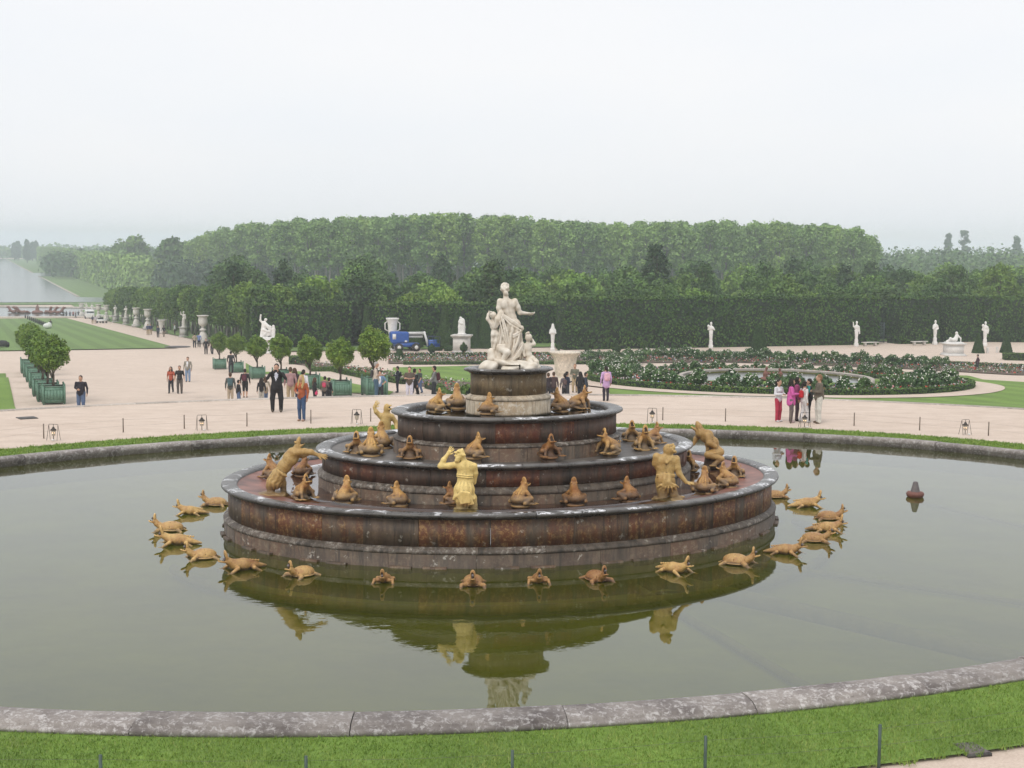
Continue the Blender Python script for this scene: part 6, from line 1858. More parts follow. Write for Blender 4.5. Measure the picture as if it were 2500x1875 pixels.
def rose_protos():
    out = []
    for i in range(5):
        rg = np.random.default_rng(300 + i)
        me = crown_mesh('leaves', 300 + i, (0, 0, .50), (.46, .46, .36), 26, 620, .14, .17, .5); me.materials.append(M['leaf_rose'])
        n = 24; d = rand_unit(n, rg); d[:, 2] = np.abs(d[:, 2]); P = np.array((0, 0, .52)) + d * np.array((.54, .54, .44)) * rg.uniform(.85, 1.08, (n, 1))
        V1, F1 = leaf_quads(P, d, .085, rg, .3, 1.0); V2, F2 = leaf_quads(P + d * .015, d, .06, rg, .6, 1.0)
        fm = np_mesh('blossoms', np.concatenate([V1, V2]), np.concatenate([F1, F2 + len(V1)])); fm.materials.append(M['rose_white'])
        sm = MB()
        for k in range(5):
            a = rg.uniform(0, 6.28); sm.tube([(0, 0, 0), (.2 * math.cos(a), .2 * math.sin(a), .5)], [.02, .01], 4)
        sme = sm.mesh('stems'); sme.materials.append(M['bark'])
        out.append((me, fm, sme))
    return out

def build_beds():
    roses = rose_protos(); rg = random.Random(77)
    def rose(x, y, sc, label, group):
        a, f, s_ = roses[rg.randrange(5)]
        r = empty('rose_bush', (x, y, ground_z(x, y) + .06), rg.uniform(0, 6.28)); k = sc * rg.uniform(.82, 1.18); r.scale = (k, k, k * rg.uniform(.9, 1.15)); tag(r, label, 'rose bush', group)
        obj('stems', s_, None, r); obj('leaves', a, None, r); obj('blossoms', f, None, r)
    cx, cy = hit(1893, 931); K = FPX / cy
    Ro, Ri, Rg, Rp = 458 / K, 322 / K, 300 / K, 226 / K
    print('ring', cx, cy, Ro, Ri, Rp, ground_z(cx, cy))
    circ = lambda r, n=72: [(cx + r * math.cos(a), cy + r * math.sin(a)) for a in np.linspace(0, 2 * math.pi, n, endpoint=False)]
    def ringsheet(name, r0, r1, dz, mat, kind='structure'):
        n = 120; th = np.linspace(0, 2 * math.pi, n, endpoint=False); V = []
        st = max(1, int((r1 - r0) / .8)) ; rs = np.linspace(r0, r1, st + 1)
        for r_ in rs:
            x, y = cx + r_ * np.cos(th), cy + r_ * np.sin(th); V.append(np.column_stack([x, y, zg(x, y) + dz]))
        F = [[k * n + j, (k + 1) * n + j, (k + 1) * n + (j + 1) % n, k * n + (j + 1) % n] for k in range(st) for j in range(n)]
        return tag(obj(name, np_mesh(name, np.concatenate(V), np.array(F), smooth=True), M[mat]), kind=kind)
    ringsheet('round_path', Ri * .94, Ro + 2.2, .085, 'gravel')
    ringsheet('round_soil', Ri + .2, Ro - .2, .11, 'soil')
    ringsheet('round_lawn', Rp + .6, Rg, .10, 'lawn')
    hedge_path('round_box_hedge', circ(Ro, 90), .45, .42, .13, 120, M['leaf_box'], 'low clipped box hedge circling the outside of the rose beds', 'hedge', seed=41, closed=True, wob=.02)
    hedge_path('round_box_hedge', circ(Ri, 80), .40, .36, .13, 110, M['leaf_box'], 'low clipped box hedge circling the inside of the rose beds', 'hedge', seed=42, closed=True, wob=.02)
    # the round pool with its stone edge
    zc = ground_z(cx, cy) + .05; n = 72; th = np.linspace(0, 2 * math.pi, n, endpoint=False)
    mb = MB(); Vr = []
    for a in th:
        for r_, z_ in ((Rp, zc + .22), (Rp, zc + .30), (Rp + .30, zc + .30), (Rp + .30, zc - .8)): Vr.append((cx + r_ * math.cos(a), cy + r_ * math.sin(a), z_))
    mb.add(Vr, [[i * 4 + j, ((i + 1) % n) * 4 + j, ((i + 1) % n) * 4 + (j + 1) % 4, i * 4 + (j + 1) % 4][::-1] for i in range(n) for j in range(4)])
    tag(mb.build('small_pool_edge', M['kerb_stone']), 'pale stone edge of the small round pool inside the roses', 'pool edge')
    iw = []
    for a in th:
        for z_ in (zc - .4, zc + .23): iw.append((cx + (Rp + .03) * math.cos(a), cy + (Rp + .03) * math.sin(a), z_))
    tag(MB().add(iw, [[2 * i, 2 * i + 1, 2 * ((i + 1) % n) + 1, 2 * ((i + 1) % n)] for i in range(n)]).build('small_pool_wall', M['algae_wall']), kind='structure')
    V = [(cx, cy, zc + .04)] + [(cx + Rp * math.cos(a), cy + Rp * math.sin(a), zc + .04) for a in th]
    tag(MB().add(V, [[0, 1 + i, 1 + (i + 1) % n] for i in range(n)]).build('small_pool_water', M['canal_water']), kind='structure')
    r = empty('lizard_fountain', (cx - .2, cy, zc + .02)); tag(r, 'dark red bronze group of crouching figures in the small round pool', 'statue')
    S = Sdf(.035, .05)
    S.ell((0, 0, .1), (1.3, .8, .3)); S.ell((-.7, 0, .5), (.25, .22, .35)); S.cone((-.7, 0, .8), (-.62, 0, 1.0), .12, .1); S.ell((-.6, 0, 1.1), .14); S.chain([(-.6, 0, .7), (-.2, 0, .55), (.1, 0, .7)], [.12, .09, .07])
    S.ell((.75, 0, .5), (.22, .2, .3)); S.cone((.72, 0, .75), (.68, 0, .9), .1, .09); S.ell((.66, 0, 1.0), .13); S.chain([(.6, 0, .6), (.3, 0, .5), (.1, 0, .65)], [.11, .08, .06]); S.ell((0, 0, .6), (.5, .2, .15))
    obj('figures', S.mesh('figures'), M['lead_red'], r).scale = (.75, .75, .8)
    # roses round the ring in two rows
    for rr, lab in ((Ri + (Ro - Ri) * .30, 'white-flowering rose bush in the inner row around the round pool'), (Ri + (Ro - Ri) * .68, 'white-flowering rose bush in the outer row around the round pool')):
        m = int(2 * math.pi * rr / 1.55)
        for i in range(m):
            a = 2 * math.pi * (i + rg.uniform(-.2, .2)) / m
            rose(cx + (rr + rg.uniform(-.3, .3)) * math.cos(a), cy + (rr + rg.uniform(-.3, .3)) * math.sin(a), 1.12 if math.sin(a) < -.2 else .85, lab, 'rose bushes around the round pool')
    # bedding between the roses
    g = np.random.default_rng(9); m = 15000; a = g.uniform(0, 2 * math.pi, m); rr = np.sqrt(g.uniform((Ri + .3) ** 2, (Ro - .3) ** 2, m)); x, y = cx + rr * np.cos(a), cy + rr * np.sin(a)
    fl = g.uniform(0, 1, m) < .4; cl = .5 + .5 * np.sin(a * 23) * np.sin(rr * 2.2)
    V, F = leaf_quads(np.column_stack([x, y, zg(x, y) + .13 + g.uniform(0, .38, m)]), np.tile(np.array((0, 0, 1.0)), (m, 1)), .16, g, .7, .8)
    rnd = np.where(fl, np.clip(.2 * g.uniform(0, 1, m) + .9 * cl * g.uniform(.4, 1.2, m), 0, .99), g.uniform(0, 1, m))
    tag(obj('bedding_flowers', np_mesh('bedding_flowers', V, F, mi=fl.astype(int), rnd=rnd), [M['leaf_rose'], M['petals']]), 'red, white and blue bedding flowers between the rose bushes', 'flowers', kind='stuff')
    # long beds behind, in front of the gravel walk
    def px_strip(y_top, y_bot, x0, x1, n=12): 
        xs = np.linspace(x0, x1, n)
        return [hit(x, np.interp(x, *y_bot)) for x in xs] + [hit(x, np.interp(x, *y_top)) for x in xs[::-1]]
    yt = ([940, 1400, 1800, 2000, 2240, 2500], [871, 869, 867, 880, 888, 900]); yb = ([940, 1400, 1800, 2000, 2240, 2500], [889, 888, 886, 893, 903, 918])
    flower_bed('long_bed', px_strip(yt, yb, 948, 2560, 20), 'long bed of mixed red and white flowers before the gravel walk', 9, .45, 4)
    hedge_path('long_box_hedge', [hit(x, np.interp(x, *yt) + .5) for x in np.linspace(948, 2560, 24)], .5, .42, .15, 80, M['leaf_box'], 'long low box hedge between the flowers and the gravel walk', 'hedge', seed=44, wob=.02)
    hedge_path('long_box_hedge', [hit(x, np.interp(x, *yb) + 1.5) for x in np.linspace(985, 1440, 10)], .35, .30, .13, 100, M['leaf_box'], 'low box hedge along the near side of the long flower bed', 'hedge', seed=45, wob=.02)
    xs = np.linspace(1425, 2300, 46)
    for x_ in xs:
        p = hit(x_ + rg.uniform(-6, 6), np.interp(x_, *yb) - rg.uniform(1, 9)); rose(p[0], p[1], 1.22, 'white-flowering rose bush in the long bed along the gravel walk', 'rose bushes in the long bed')
    # cluster joining the ring to the long bed at the left
    for px, py in ((1445, 905), (1462, 912), (1480, 905), (1500, 914), (1512, 902), (1455, 922), (1476, 924), (1530, 908), (1545, 898), (1494, 894), (1520, 892), (1560, 890)):
        p = hit(px, py); rose(p[0], p[1], 1.2, 'white-flowering rose bush in the clump beside the big stone vase', 'rose bushes beside the vase')
    # left-hand bed beside the grass strip
    bot = [(712, 889), (752, 894), (821, 909), (897, 925), (936, 930), (988, 938), (1043, 946), (1074, 952), (1160, 965)]
    top = [(1160, 937), (1072, 930), (1010, 925), (938, 908), (880, 900), (800, 888), (752, 884)]
    flower_bed('side_bed', pxpoly(bot + top), 'bed of low red, white and blue flowers beside the grass strip', 12, .28, 6)
    hedge_path('side_box_hedge', pxpoly(bot[1:6]), .45, .35, .13, 110, M['leaf_box'], 'low box hedge edging the flower bed along the path by the tubs', 'hedge', seed=47, wob=.02)
    hedge_path('side_box_hedge', pxpoly([(1043, 948), (1074, 954), (1148, 966), (1200, 972)]), .45, .38, .13, 110, M['leaf_box'], 'low box hedge below the boy with the maroon backpack', 'hedge', seed=48, wob=.02)
    hedge_path('corner_box_hedge', pxpoly([(706, 888), (745, 888)]), 1.6, .75, .15, 80, M['leaf_box'], 'dark square box hedge behind the tub trees', 'hedge', seed=49, wob=.02)
    hedge_path('low_block_hedge', pxpoly([(2450, 878), (2540, 880)]), 2.0, .7, .15, 70, M['leaf_box'], 'low dark hedge block at the far right below the yew cone', 'hedge', seed=50, wob=.02)

# ------------------------------------------------------------------ statues, vases, benches and the rest
def pedestal(r, w, h, mat='pedestal_stone', z=0.0):
    mb = MB(); mb.box((0, 0, z + h * .06), (w * .60, w * .60, h * .06)); mb.box((0, 0, z + h * .15), (w * .54, w * .54, h * .03)); mb.box((0, 0, z + h * .52), (w * .47, w * .47, h * .34)); mb.box((0, 0, z + h * .89), (w * .53, w * .53, h * .03)); mb.box((0, 0, z + h * .96), (w * .60, w * .60, h * .04))
    return mb.build('pedestal', M[mat], r)

def statue_mesh(var, h, term=False):
    S = Sdf(.04, .06); rg = random.Random(var); mb = MB()
    z = h
    if term:
        S.box((0, 0, h * .06), (.26, .26, h * .06), .03); S.box((0, 0, h * .19), (.20, .20, h * .10), .04)
        S.cone((0, 0, h * .22), (0, 0, h * .55), .15, .24, fold=(.012, 6, 0, var)); S.ell((0, 0, h * .62), (.27, .20, h * .07)); S.ell((0, 0, h * .75), (.33, .21, h * .10))
    else:
        S.box((0, 0, .05), (.32, .3, .06), .02); a = rg.choice((-1, 1)) * .08
        S.chain([(-.11, 0, .08), (-.10, .03, h * .27), (-.07, 0, h * .50)], [.09, .11, .14]); S.chain([(.12, .05, .08), (.13, .1, h * .27), (.07, 0, h * .50)], [.09, .11, .14])
        if var % 2: S.cone((0, 0, .1), (0, 0, h * .52), .25, .2, fold=(.03, 9, 2, var))
        S.ell((a, 0, h * .55), (.21, .17, h * .07)); S.ell((a * .6, 0, h * .70), (.25, .17, h * .11))
    S.cone((0, 0, h * .8), (0, 0, h * .88), .09, .08); S.ell((0, .01, h * .92), (.115, .13, h * .065)); S.ell((0, -.03, h * .94), (.13, .13, h * .055))
    if term and var == 1: S.cone((0, -.02, h * .97), (0, -.02, h * .70), .12, .33, fold=(.02, 8, 1, 0))
    if term and var in (2, 5): S.ell((.34, .1, h * .83), (.16, .14, .2))
    arms = {0: ((-.36, .05, .66), (-.3, .15, .52), (.38, .0, .66), (.2, .22, .62)), 1: ((-.34, .1, .66), (.05, .25, .70), (.34, .1, .66), (-.05, .25, .66)), 2: ((-.36, .1, .70), (-.1, .3, .74), (.36, .05, .70), (.3, .2, .84)), 3: ((-.34, 0, .64), (-.38, .1, .5), (.4, .05, .78), (.46, .1, .95)), 4: ((-.33, .1, .65), (.0, .24, .60), (.33, .1, .65), (.1, .25, .72))}[var % 5]
    for sx, e, w_ in ((-1, arms[0], arms[1]), (1, arms[2], arms[3])):
        e = (e[0], e[1], e[2] * h); w_ = (w_[0], w_[1], w_[2] * h)
        S.chain([(sx * .27, 0, h * .775), e, w_], [.10, .085, .065])
    return S.mesh('figure')

def vase(r, h, mat, body=.42, z=0.0, kind=0):
    prof = {0: [(.30, 0), (.30, .06), (.16, .12), (.11, .20), (.16, .27), (.34, .36), (.40, .48), (.40, .72), (.36, .86), (.46, .93), (.52, .97), (.52, 1.0), (.40, .99), (.34, .9), (.0, .85)],
            1: [(.30, 0), (.32, .10), (.26, .14), (.30, .2), (.34, .32), (.36, .55), (.40, .80), (.50, .93), (.53, .97), (.53, 1.0), (.40, .98), (.36, .9), (.0, .85)]}[kind]
    k = body / .42
    mb = MB(); mb.lathe([(a * k * (1.0), z + b * h) for a, b in prof], 28)
    return mb.build('vase_body', M[mat], r, True)

def build_ornaments():
    terms = {v: statue_mesh(v, 3.2, True) for v in (1, 2, 3, 4, 5)}
    for px, py, v, lab, a in ((1349, 858, 1, 'hooded white marble term right of the marble group', 175), (1735, 850, 2, 'white term carrying a bundle on its shoulder before the longest hedge', 185), (2090, 846, 3, 'white term standing left of the lattice gate by a bench', 178), (2282, 842, 4, 'slim white term right of the lattice gate by a bench', 190), (2404, 846, 5, 'broad white term behind the pointed yew cone', 180)):
        x, y = hit(px, py); r = empty('marble_term', (x, y, ground_z(x, y)), R(a)); tag(r, lab, 'statue', 'marble terms along the hedges'); obj('figure', terms[v], M['white_marble'], r)
    # pedestal with embracing pair
    x, y = hit(1127, 864); r = empty('pedestal_statue', (x, y, ground_z(x, y)), R(170)); tag(r, 'white pair of embracing figures on a tall white pedestal', 'statue')
    pedestal(r, 1.75, 2.15)
    S = Sdf(.045, .07)
    for sx in (-.18, .2): S.chain([(sx, 0, 2.2), (sx * .9, 0, 3.0), (sx * .7, 0, 3.7)], [.2, .24, .22]); S.ell((sx * .6, .02, 4.02 if sx > 0 else 3.85), .15)
    S.chain([(.3, .1, 3.6), (0, .28, 3.4), (-.3, .1, 3.3)], [.1, .09, .08]); S.cone((.1, -.1, 2.2), (.1, -.1, 3.6), .28, .2, fold=(.04, 8, 2, 1)); S.box((0, 0, 2.22), (.45, .4, .06), .02)
    obj('figures', S.mesh('figures'), M['white_marble'], r)
    # rider group behind the tub trees
    x, y = hit(652, 862); r = empty('rider_group', (x, y, ground_z(x, y)), R(180)); tag(r, 'white marble group with a figure raising an arm on a curved white base', 'statue')
    pedestal(r, 1.9, 1.6, 'white_marble')
    S = Sdf(.045, .07); S.box((0, 0, 1.68), (.95, .5, .1), .04); S.chain([(.5, 0, 1.8), (.35, 0, 2.6), (.3, 0, 3.3)], [.3, .3, .26]); S.ell((.12, 0, 3.7), .17); S.chain([(.5, 0, 3.4), (.72, 0, 3.6), (.68, 0, 4.1)], [.13, .1, .08]); S.ell((.66, 0, 4.2), .1)
    S.chain([(.1, .1, 3.2), (-.2, .15, 2.9), (-.4, .1, 2.6)], [.18, .2, .2]); S.ell((-.4, .1, 2.9), .15); S.chain([(-.7, 0, 1.8), (-.75, 0, 2.6), (-.72, 0, 3.0)], [.22, .18, .14]); S.ell((0, 0, 2.2), (.7, .35, .4), fold=(.05, 12, 9, 7, 0)); S.chain([(.3, .3, 2.6), (-.3, .35, 2.4)], [.15, .12])
    obj('figures', S.mesh('figures'), M['white_marble'], r)
    # reclining figure at the right
    x, y = hit(2327, 868); r = empty('reclining_statue', (x, y, ground_z(x, y)), R(185)); tag(r, 'white reclining figure with raised head on a square white pedestal', 'statue')
    pedestal(r, 1.9, 1.45, 'white_marble')
    S = Sdf(.045, .07); S.box((0, 0, 1.5), (1.0, .5, .06), .02); S.chain([(.8, 0, 1.65), (.2, 0, 1.8), (-.2, 0, 1.85)], [.12, .2, .24]); S.chain([(-.2, 0, 1.85), (-.35, 0, 2.3)], [.24, .2]); S.ell((-.3, .02, 2.6), .16); S.chain([(-.45, .1, 2.3), (-.75, .15, 2.0), (-.8, .1, 1.65)], [.1, .08, .07]); S.chain([(.2, .2, 1.8), (.5, .25, 2.0), (.75, .2, 1.65)], [.14, .12, .08])
    obj('figure', S.mesh('figure'), M['white_marble'], r)
    # vases
    x, y = hit(1379, 938); r = empty('big_stone_vase', (x, y, ground_z(x, y))); tag(r, 'big carved stone vase with wide lip behind the pupils', 'vase')
    K = FPX / y; hh = (938 - 858) / K
    MB().box((0, 0, .12), (.75, .75, .12)).build('plinth', M['vase_stone'], r)
    vb = vase(r, hh - .24, 'vase_stone', .50 * hh * .42 / .55, .24, 1)
    for sx in (-1, 1):
        MB().tube([(sx * hh * .28, 0, hh * .22), (sx * hh * .36, 0, hh * .27), (sx * hh * .36, 0, hh * .36), (sx * hh * .29, 0, hh * .40)], .05, 6).build('handle', M['vase_stone'], r, True)
    x, y = hit(958, 855); r = empty('white_vase', (x, y, ground_z(x, y))); tag(r, 'white marble vase with wide lip behind the blue lift', 'vase'); pedestal(r, 1.3, 1.4, 'white_marble'); vase(r, 2.3, 'white_marble', .60, 1.4, 1)
    for sx in (-1, 1): MB().tube([(sx * .5, 0, 2.2), (sx * .85, 0, 2.4), (sx * .85, 0, 3.1), (sx * .6, 0, 3.3)], .07, 6).build('handle', M['white_marble'], r, True)
    # the avenue: urns and statues in turn
    sm = [statue_mesh(v, 2.3) for v in (0, 3, 1)]
    for i, (px, py, kind, lab) in enumerate(((496, 840, 'urn', 'ribbed stone urn on a tall curved base nearest the tub trees'), (449, 823, 'statue', 'slim standing statue on a grey pedestal between urn and squat vase'), (396, 815, 'vase', 'squat white vase half hidden by walkers'), (361, 806, 'urn', 'broad pale urn just behind the two navy walkers'), (333, 799, 'urn', 'slender pale urn on a bell-shaped base'), (308, 793, 'statue', 'standing draped statue on a pedestal between an urn and a leaning statue'),
                                              (282, 787, 'statue', 'leaning statue on a pedestal along the avenue trees'), (260, 784, 'urn', 'pale urn with a bell base farther down the avenue'), (241, 781, 'urn', 'pale urn next to the white cart'), (225, 778, 'statue', 'pale statue rising behind the white van'), (211, 776, 'statue', 'small far statue at the end of the row'), (199, 775, 'urn', 'small far urn left of the white van'))):
        x, y = hit(px, py); far = np.clip((y - 150) / 150, 0, 1)
        r = empty('avenue_urn' if kind == 'urn' else 'avenue_statue' if kind == 'statue' else 'avenue_vase', (x, y, ground_z(x, y)), R(160)); tag(r, lab, 'urn' if kind == 'urn' else 'statue' if kind == 'statue' else 'vase', 'ornaments along the avenue')
        if kind == 'urn':
            MB().box((0, 0, .3), (.62, .62, .3)).build('plinth', M['grey_pedestal'], r)
            MB().lathe([(.60, .6), (.58, 1.0), (.42, 1.35), (.24, 1.65), (.15, 1.9)], 20).build('bell_base', M['pedestal_stone'], r, True)
            vase(r, 1.9, 'pedestal_stone', .62, 1.75, 0)
        elif kind == 'statue': pedestal(r, .95, 1.5, 'grey_pedestal'); obj('figure', sm[i % 3], M['pedestal_stone'], r, (0, 0, 1.5))
        else: MB().box((0, 0, .25), (.6, .6, .25)).build('plinth', M['pedestal_stone'], r); vase(r, 1.7, 'pedestal_stone', .6, .5, 1)
    # benches and gate
    for px, py, lab in ((2124, 845, 'long stone bench left of the lattice gate'), (2244, 843, 'long stone bench right of the lattice gate')):
        x, y = hit(px, py); r = empty('stone_bench', (x, y, ground_z(x, y)), GA); tag(r, lab, 'bench', 'stone benches by the gate')
        MB().box((0, 0, .47), (1.15, .25, .06)).build('seat', M['pedestal_stone'], r)
        for sx in (-.75, .75): MB().box((sx, 0, .205), (.10, .2, .205)).build('leg', M['pedestal_stone'], r)
    x, y = xy((t_at(2147, 124.2) + t_at(2196, 124.2)) / 2 + .2, 127.5)
    r = empty('lattice_gate', (x, y, ground_z(x, y)), GA); tag(r, 'grey-blue lattice gate in the opening between tall hedges', 'gate'); gm = simple('gate_paint', (.10, .13, .15), .6)
    fr = MB()
    for a, b, c, d in ((-1.25, 0, .05, 2.6), (1.25, 0, .05, 2.6), (0, 0, .03, 2.6)): fr.box((a, 0, 1.3), (c, .04, 1.3))
    fr.box((0, 0, 2.56), (1.25, .035, .05)); fr.box((0, 0, .12), (1.25, .035, .05)); fr.build('frame', gm, r)
    for i in range(11): MB().box((0, 0, .32 + .21 * i), (1.22, .02, .025)).build('lattice_bar', gm, r)
    for i in range(9): MB().box((-1.08 + .27 * i, .03, 1.3), (.02, .018, 1.22)).build('lattice_bar', gm, r)
    for px, py in ((1685, 862), (2411, 862), (2434, 861)):
        x, y = hit(px, py); r = empty('stone_stump', (x, y, ground_z(x, y))); tag(r, 'short stone bollard on the gravel walk' if px < 2000 else 'short pale stone bollard between the yew cones', 'bollard', 'stone bollards'); MB().lathe([(.16, 0), (.16, .6), (.12, .68), (0, .7)], 10).build('shaft', M['pedestal_stone'], r)
    # the boom lift
    x, y = hit(985, 857); r = empty('boom_lift', (x, y, ground_z(x, y)), R(18)); tag(r, 'blue and white boom lift parked before the tall hedge', 'lift')
    def W(nm, px, pz, mb, mt, parent=r): return mb.build(nm, M[mt], parent)
    ch = MB(); ch.box((.3, 0, .72), (1.35, .75, .20)); W('chassis', 0, 0, ch, 'lift_blue')
    for sx in (-.75, 1.25):
        for sy in (-.95, .95):
            wh = MB(); wh.tube([(sx, sy - .17, .48), (sx, sy + .17, .48)], .48, 20); w_ = wh.build('wheel', M['tyre'], r)
            hb = MB(); hb.tube([(sx, sy - .18, .48), (sx, sy + .18, .48)], .22, 14); hb.build('rim', M['lift_white'], w_)
    S = Sdf(.05, .1); S.box((-.55, -.15, 1.6), (1.05, .62, .62), .2); S.box((-.95, -.15, 1.55), (.6, .62, .72), .25); obj('body_cover', S.mesh('body_cover'), M['lift_blue'], r)
    MB().box((-1.25, -.785, 1.7), (.20, .012, .30)).build('sign_plate', M['white_plastic'], r); MB().box((.1, -.785, 1.15), (.14, .012, .10)).build('sign_plate', M['white_plastic'], r)
    b = MB(); b.box((.9, .25, 2.0), (1.75, .14, .16)); b.box((.8, .25, 1.62), (1.5, .12, .12)); b.build('boom', M['lift_white'], r); MB().box((1.0, .1, 1.80), (1.2, .02, .05)).build('boom_slot', M['black'], r)
    jb = MB(); jb.tube([(2.45, .2, 2.2), (2.75, .1, 1.2), (2.9, .05, .55)], .13, 8); jb.build('jib', M['lift_white'], r)
    bk = MB(); bk.box((3.5, 0, .5), (.7, .45, .05)); bk.box((3.5, -.42, .9), (.7, .02, .38)); bk.build('basket', M['lift_blue'], r)
    rl = MB()
    for a in (-.7, 0, .7):
        for s_ in (-.43, .43): rl.tube([(3.5 + a, s_, .5), (3.5 + a, s_, 1.65)], .03, 6)
    for s_ in (-.43, .43):
        for z_ in (1.1, 1.65): rl.tube([(2.8, s_, z_), (4.2, s_, z_)], .03, 6)
    rl.build('basket_rail', M['lift_dark'], r)
    # van and small cart on the avenue
    x, y = hit(219, 778); r = empty('white_van', (x, y, ground_z(x, y)), R(20)); tag(r, 'white van parked on the avenue below the far statues', 'van')
    S = Sdf(.07, .1); S.box((0, 0, 1.25), (1.05, 2.3, .95), .25); S.box((0, -1.6, .9), (1.0, 1.2, .55), .2); obj('body', S.mesh('body'), M['white_plastic'], r)
    MB().box((0, -2.32, 1.55), (.85, .03, .35)).build('windscreen', M['glass'], r)
    for sx in (-1.03, 1.03):
        MB().box((sx, -1.2, 1.6), (.03, .6, .3)).build('side_window', M['glass'], r)
        for sy in (-1.6, 1.5): MB().tube([(sx - .1, sy, .35), (sx + .1, sy, .35)], .35, 16).build('wheel', M['tyre'], r)
    x, y = hit(248, 789); r = empty('garden_cart', (x, y, ground_z(x, y)), R(70)); tag(r, 'small pale electric cart on the avenue beside walkers', 'cart')
    MB().box((0, 0, .6), (.6, 1.2, .22)).build('body', M['white_plastic'], r); MB().box((0, -.1, 1.75), (.6, .9, .04)).build('roof', M['white_plastic'], r); MB().box((0, .25, .95), (.5, .3, .2)).build('seat', M['black'], r)
    for sx in (-.55, .55):
        for sy in (-.8, .7): MB().tube([(sx - .08, sy, .25), (sx + .08, sy, .25)], .25, 12).build('wheel', M['tyre'], r); MB().tube([(sx, sy, .8), (sx, sy, 1.75)], .025, 5).build('post', M['lift_dark'], r)
    # things on the far lawn: a line of dark stakes, a sack, a heap
    a = np.array(hit(62, 778)); b = np.array(hit(116, 802))
    for i in range(12):
        p = a + (b - a) * (i / 11) ** .8; r = MB().lathe([(.16, 0), (.2, .5), (.12, .9), (0, 1.0)], 8).build('lawn_stake', M['black'], loc=(p[0], p[1], ground_z(*p) + .1)); tag(r, 'dark stake in the slanting line across the long lawn', 'stake', 'stakes across the long lawn')
    x, y = hit(116, 804); S = Sdf(.06, .1); S.ell((0, 0, .5), (.8, .5, .5)); S.ell((.3, 0, .8), (.4, .4, .35)); tag(obj('white_sack', S.mesh('white_sack'), M['white_plastic'], None, (x, y, ground_z(x, y) + .1)), 'bulky white sack beside the worker on the lawn', 'sack')
    x, y = hit(6, 850); S = Sdf(.05, .1); S.box((0, 0, .35), (.7, .5, .25), .1); S.ell((0, 0, .65), (.6, .4, .2)); S.cone((-.6, 0, .25), (-.6, 0, .3), .25); S.cone((.6, 0, .25), (.6, 0, .3), .25); tag(obj('lawn_mower', S.mesh('lawn_mower'), M['black'], None, (x, y, ground_z(x, y) + .1)), 'dark lawn mower at the near edge of the long lawn', 'mower')
    x, y = hit(725, 826)
    # lanterns in iron frames round the pool
    glass = simple('lantern_glass', (.55, .5, .42), .3, .1)
    for px, py, lab in ((131, 1077, 'lit garden lantern in an iron frame on the grass at the far left'), (493, 1052, 'lit garden lantern in an iron frame behind the leaning frog-headed man'), (871, 1037, 'unlit garden lantern in an iron frame left of the second tier'), (1592, 1033, 'lit garden lantern in an iron frame behind the trio of frogs'), (1964, 1045, 'lit garden lantern in an iron frame in front of the visitors'), (2356, 1063, 'lit garden lantern in an iron frame at the far right of the pool')):
        x, y = hit(px, py); r = empty('garden_lantern', (x, y, ground_z(x, y) + .03), random.Random(px).uniform(-.5, .5)); tag(r, lab, 'lantern', 'lanterns around the pool')
        fr = MB()
        for sy in (-.11, .11): fr.tube([(-.17, sy, 0), (-.15, 0, .47), (-.13, 0, .49), (.13, 0, .49), (.15, 0, .47), (.17, sy, 0)], .007, 6)
        fr.build('frame', M['iron'], r)
        ln = MB(); ln.lathe([(.0, .42), (.035, .40), (.05, .36), (.10, .32), (.11, .30), (.08, .295)][::-1], 6); ln.lathe([(.085, .30), (.055, .14), (.0, .13)][::-1], 6, 1); ln.tube([(0, 0, .42), (0, 0, .49)], .008, 5); ln.tube([(0, 0, .14), (0, 0, 0)], .012, 5)
        lo = obj('lamp', ln.mesh('lamp'), [M['iron'], glass], r)
        if 'unlit' not in lab: MB().lathe([(.0, .17), (.045, .19), (.06, .23), (.03, .28), (.0, .29)], 8).build('flame_glass', M['lamp_glow'], lo, True).scale = (1.15, 1.15, 1.0)
        mb = MB(); mb.box((.05, -.14, .02), (.03, .025, .02)); mb.build('junction_box', M['white_plastic'], r)
    # wire fences round the verge
    def fence(name, pts, h, mat, label):
        p0 = pts[0]; r = empty(name, (p0[0], p0[1], ground_z(*p0))); tag(r, label, 'fence')
        off = np.array(r.location); tops = []
        for x, y in pts:
            z = ground_z(x, y); MB().tube([(x - off[0], y - off[1], z - .05 - off[2]), (x - off[0], y - off[1], z + h - off[2])], .020, 6).build('post', M[mat], r); tops.append((x - off[0], y - off[1], z + h - .05 - off[2]))
        for dz in (0, -.20):
            for a, b in zip(tops[:-1], tops[1:]): MB().tube([(a[0], a[1], a[2] + dz), ((a[0] + b[0]) / 2, (a[1] + b[1]) / 2, (a[2] + b[2]) / 2 + dz - .015), (b[0], b[1], b[2] + dz)], .0014, 4).build('wire', M['wire'], r)
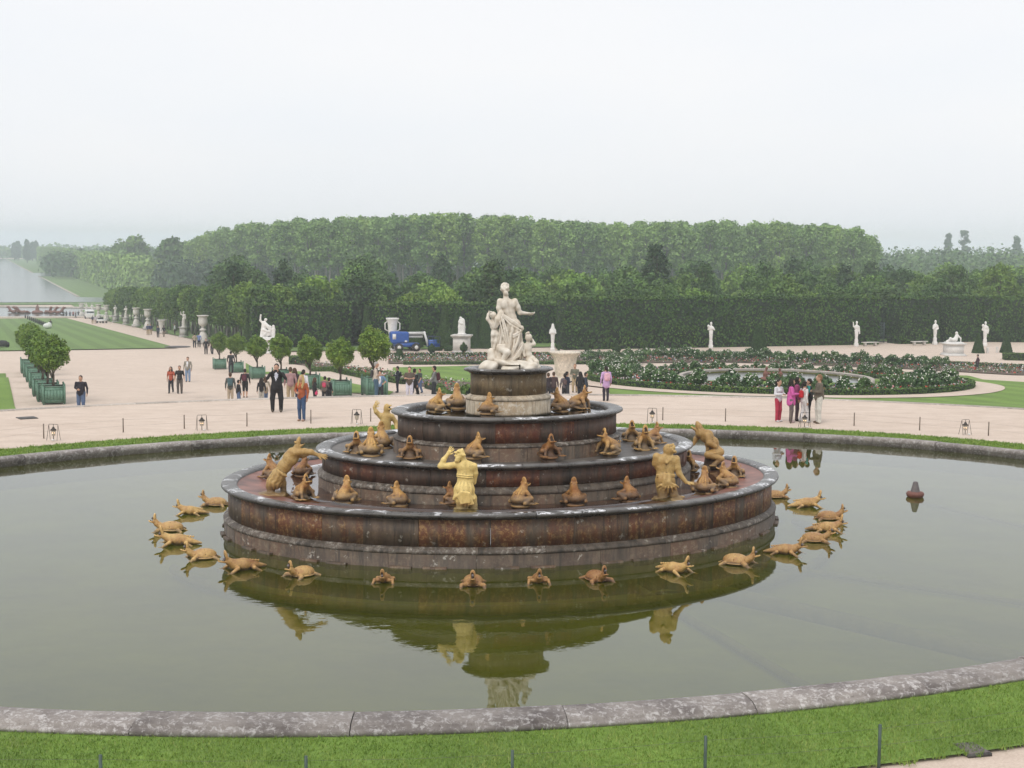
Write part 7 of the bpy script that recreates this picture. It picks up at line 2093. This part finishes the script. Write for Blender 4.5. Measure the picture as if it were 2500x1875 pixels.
    fence('wire_fence', [hit(*p) for p in ((-60, 1090), (107, 1071), (301, 1056), (450, 1047), (603, 1041), (759, 1034), (905, 1029), (1060, 1024))], .46, 'post_brown', 'thin wire fence with brown posts on the far left of the pool')
    fence('wire_fence', [hit(*p) for p in ((1490, 1025), (1618, 1026), (1771, 1029), (1930, 1034), (2085, 1040), (2245, 1051), (2413, 1064), (2580, 1082))], .46, 'post_brown', 'thin wire fence with brown posts on the far right of the pool')
    def near(px, top): 
        x, y = at_z(px, top, PLAT + .55); return x, y
    fence('wire_fence', [near(*p) for p in ((-180, 1838), (245, 1843), (747, 1846), (1251, 1832), (1723, 1797), (2149, 1769), (2560, 1716))], .55, 'post_green', 'thin wire fence with dark green posts in the near grass')
    # drain covers
    for px, py, w, a, lab in ((66, 1021, .5, .6, 'square iron drain cover in the gravel at the left'), (435, 977, .9, .2, 'flat round iron cover set in the gravel near the kerb')):
        x, y = hit(px, py); z = PLAT
        if px < 100: o = MB().box((0, 0, .012), (w * .6, w * .6, .012), a).build('drain_cover', M['drain'], loc=(x, y, z))
        else: o = MB().lathe([(.0, .02), (.75, .02), (.75, 0)][::-1], 24).build('drain_cover', M['drain'], loc=(x, y, z))
        tag(o, lab, 'drain cover')
    x, y = at_z(2371, 1835, PLAT)
    r = empty('drain_hatch', (x, y, PLAT), .25); tag(r, 'grey metal hatch in the gravel at the near grass edge', 'hatch')
    MB().box((0, 0, .02), (.16, .20, .02)).build('frame', M['drain'], r); MB().box((0, 0, .045), (.14, .18, .006)).build('plate', M['lead_grey'], r)
build_lawns()
build_beds()
build_ornaments()

# ------------------------------------------------------------------ haze: one box of thin air round everything
def build_haze():
    m = bpy.data.materials.new('haze_air'); m.use_nodes = True; nt = m.node_tree; nt.nodes.clear()
    out = N(nt, 'OutputMaterial'); v = N(nt, 'VolumePrincipled')
    v.inputs['Color'].default_value = (.87, .94, 1.0, 1); v.inputs['Density'].default_value = HAZE; v.inputs['Anisotropy'].default_value = 0.0
    nt.links.new(v.outputs[0], out.inputs['Volume'])
    mb = MB(); mb.box((0, 300, 1.5), (3300, 3300, 21.5))
    o = mb.build('haze', m); tag(o, kind='stuff')
HAZE = .00048
build_haze()
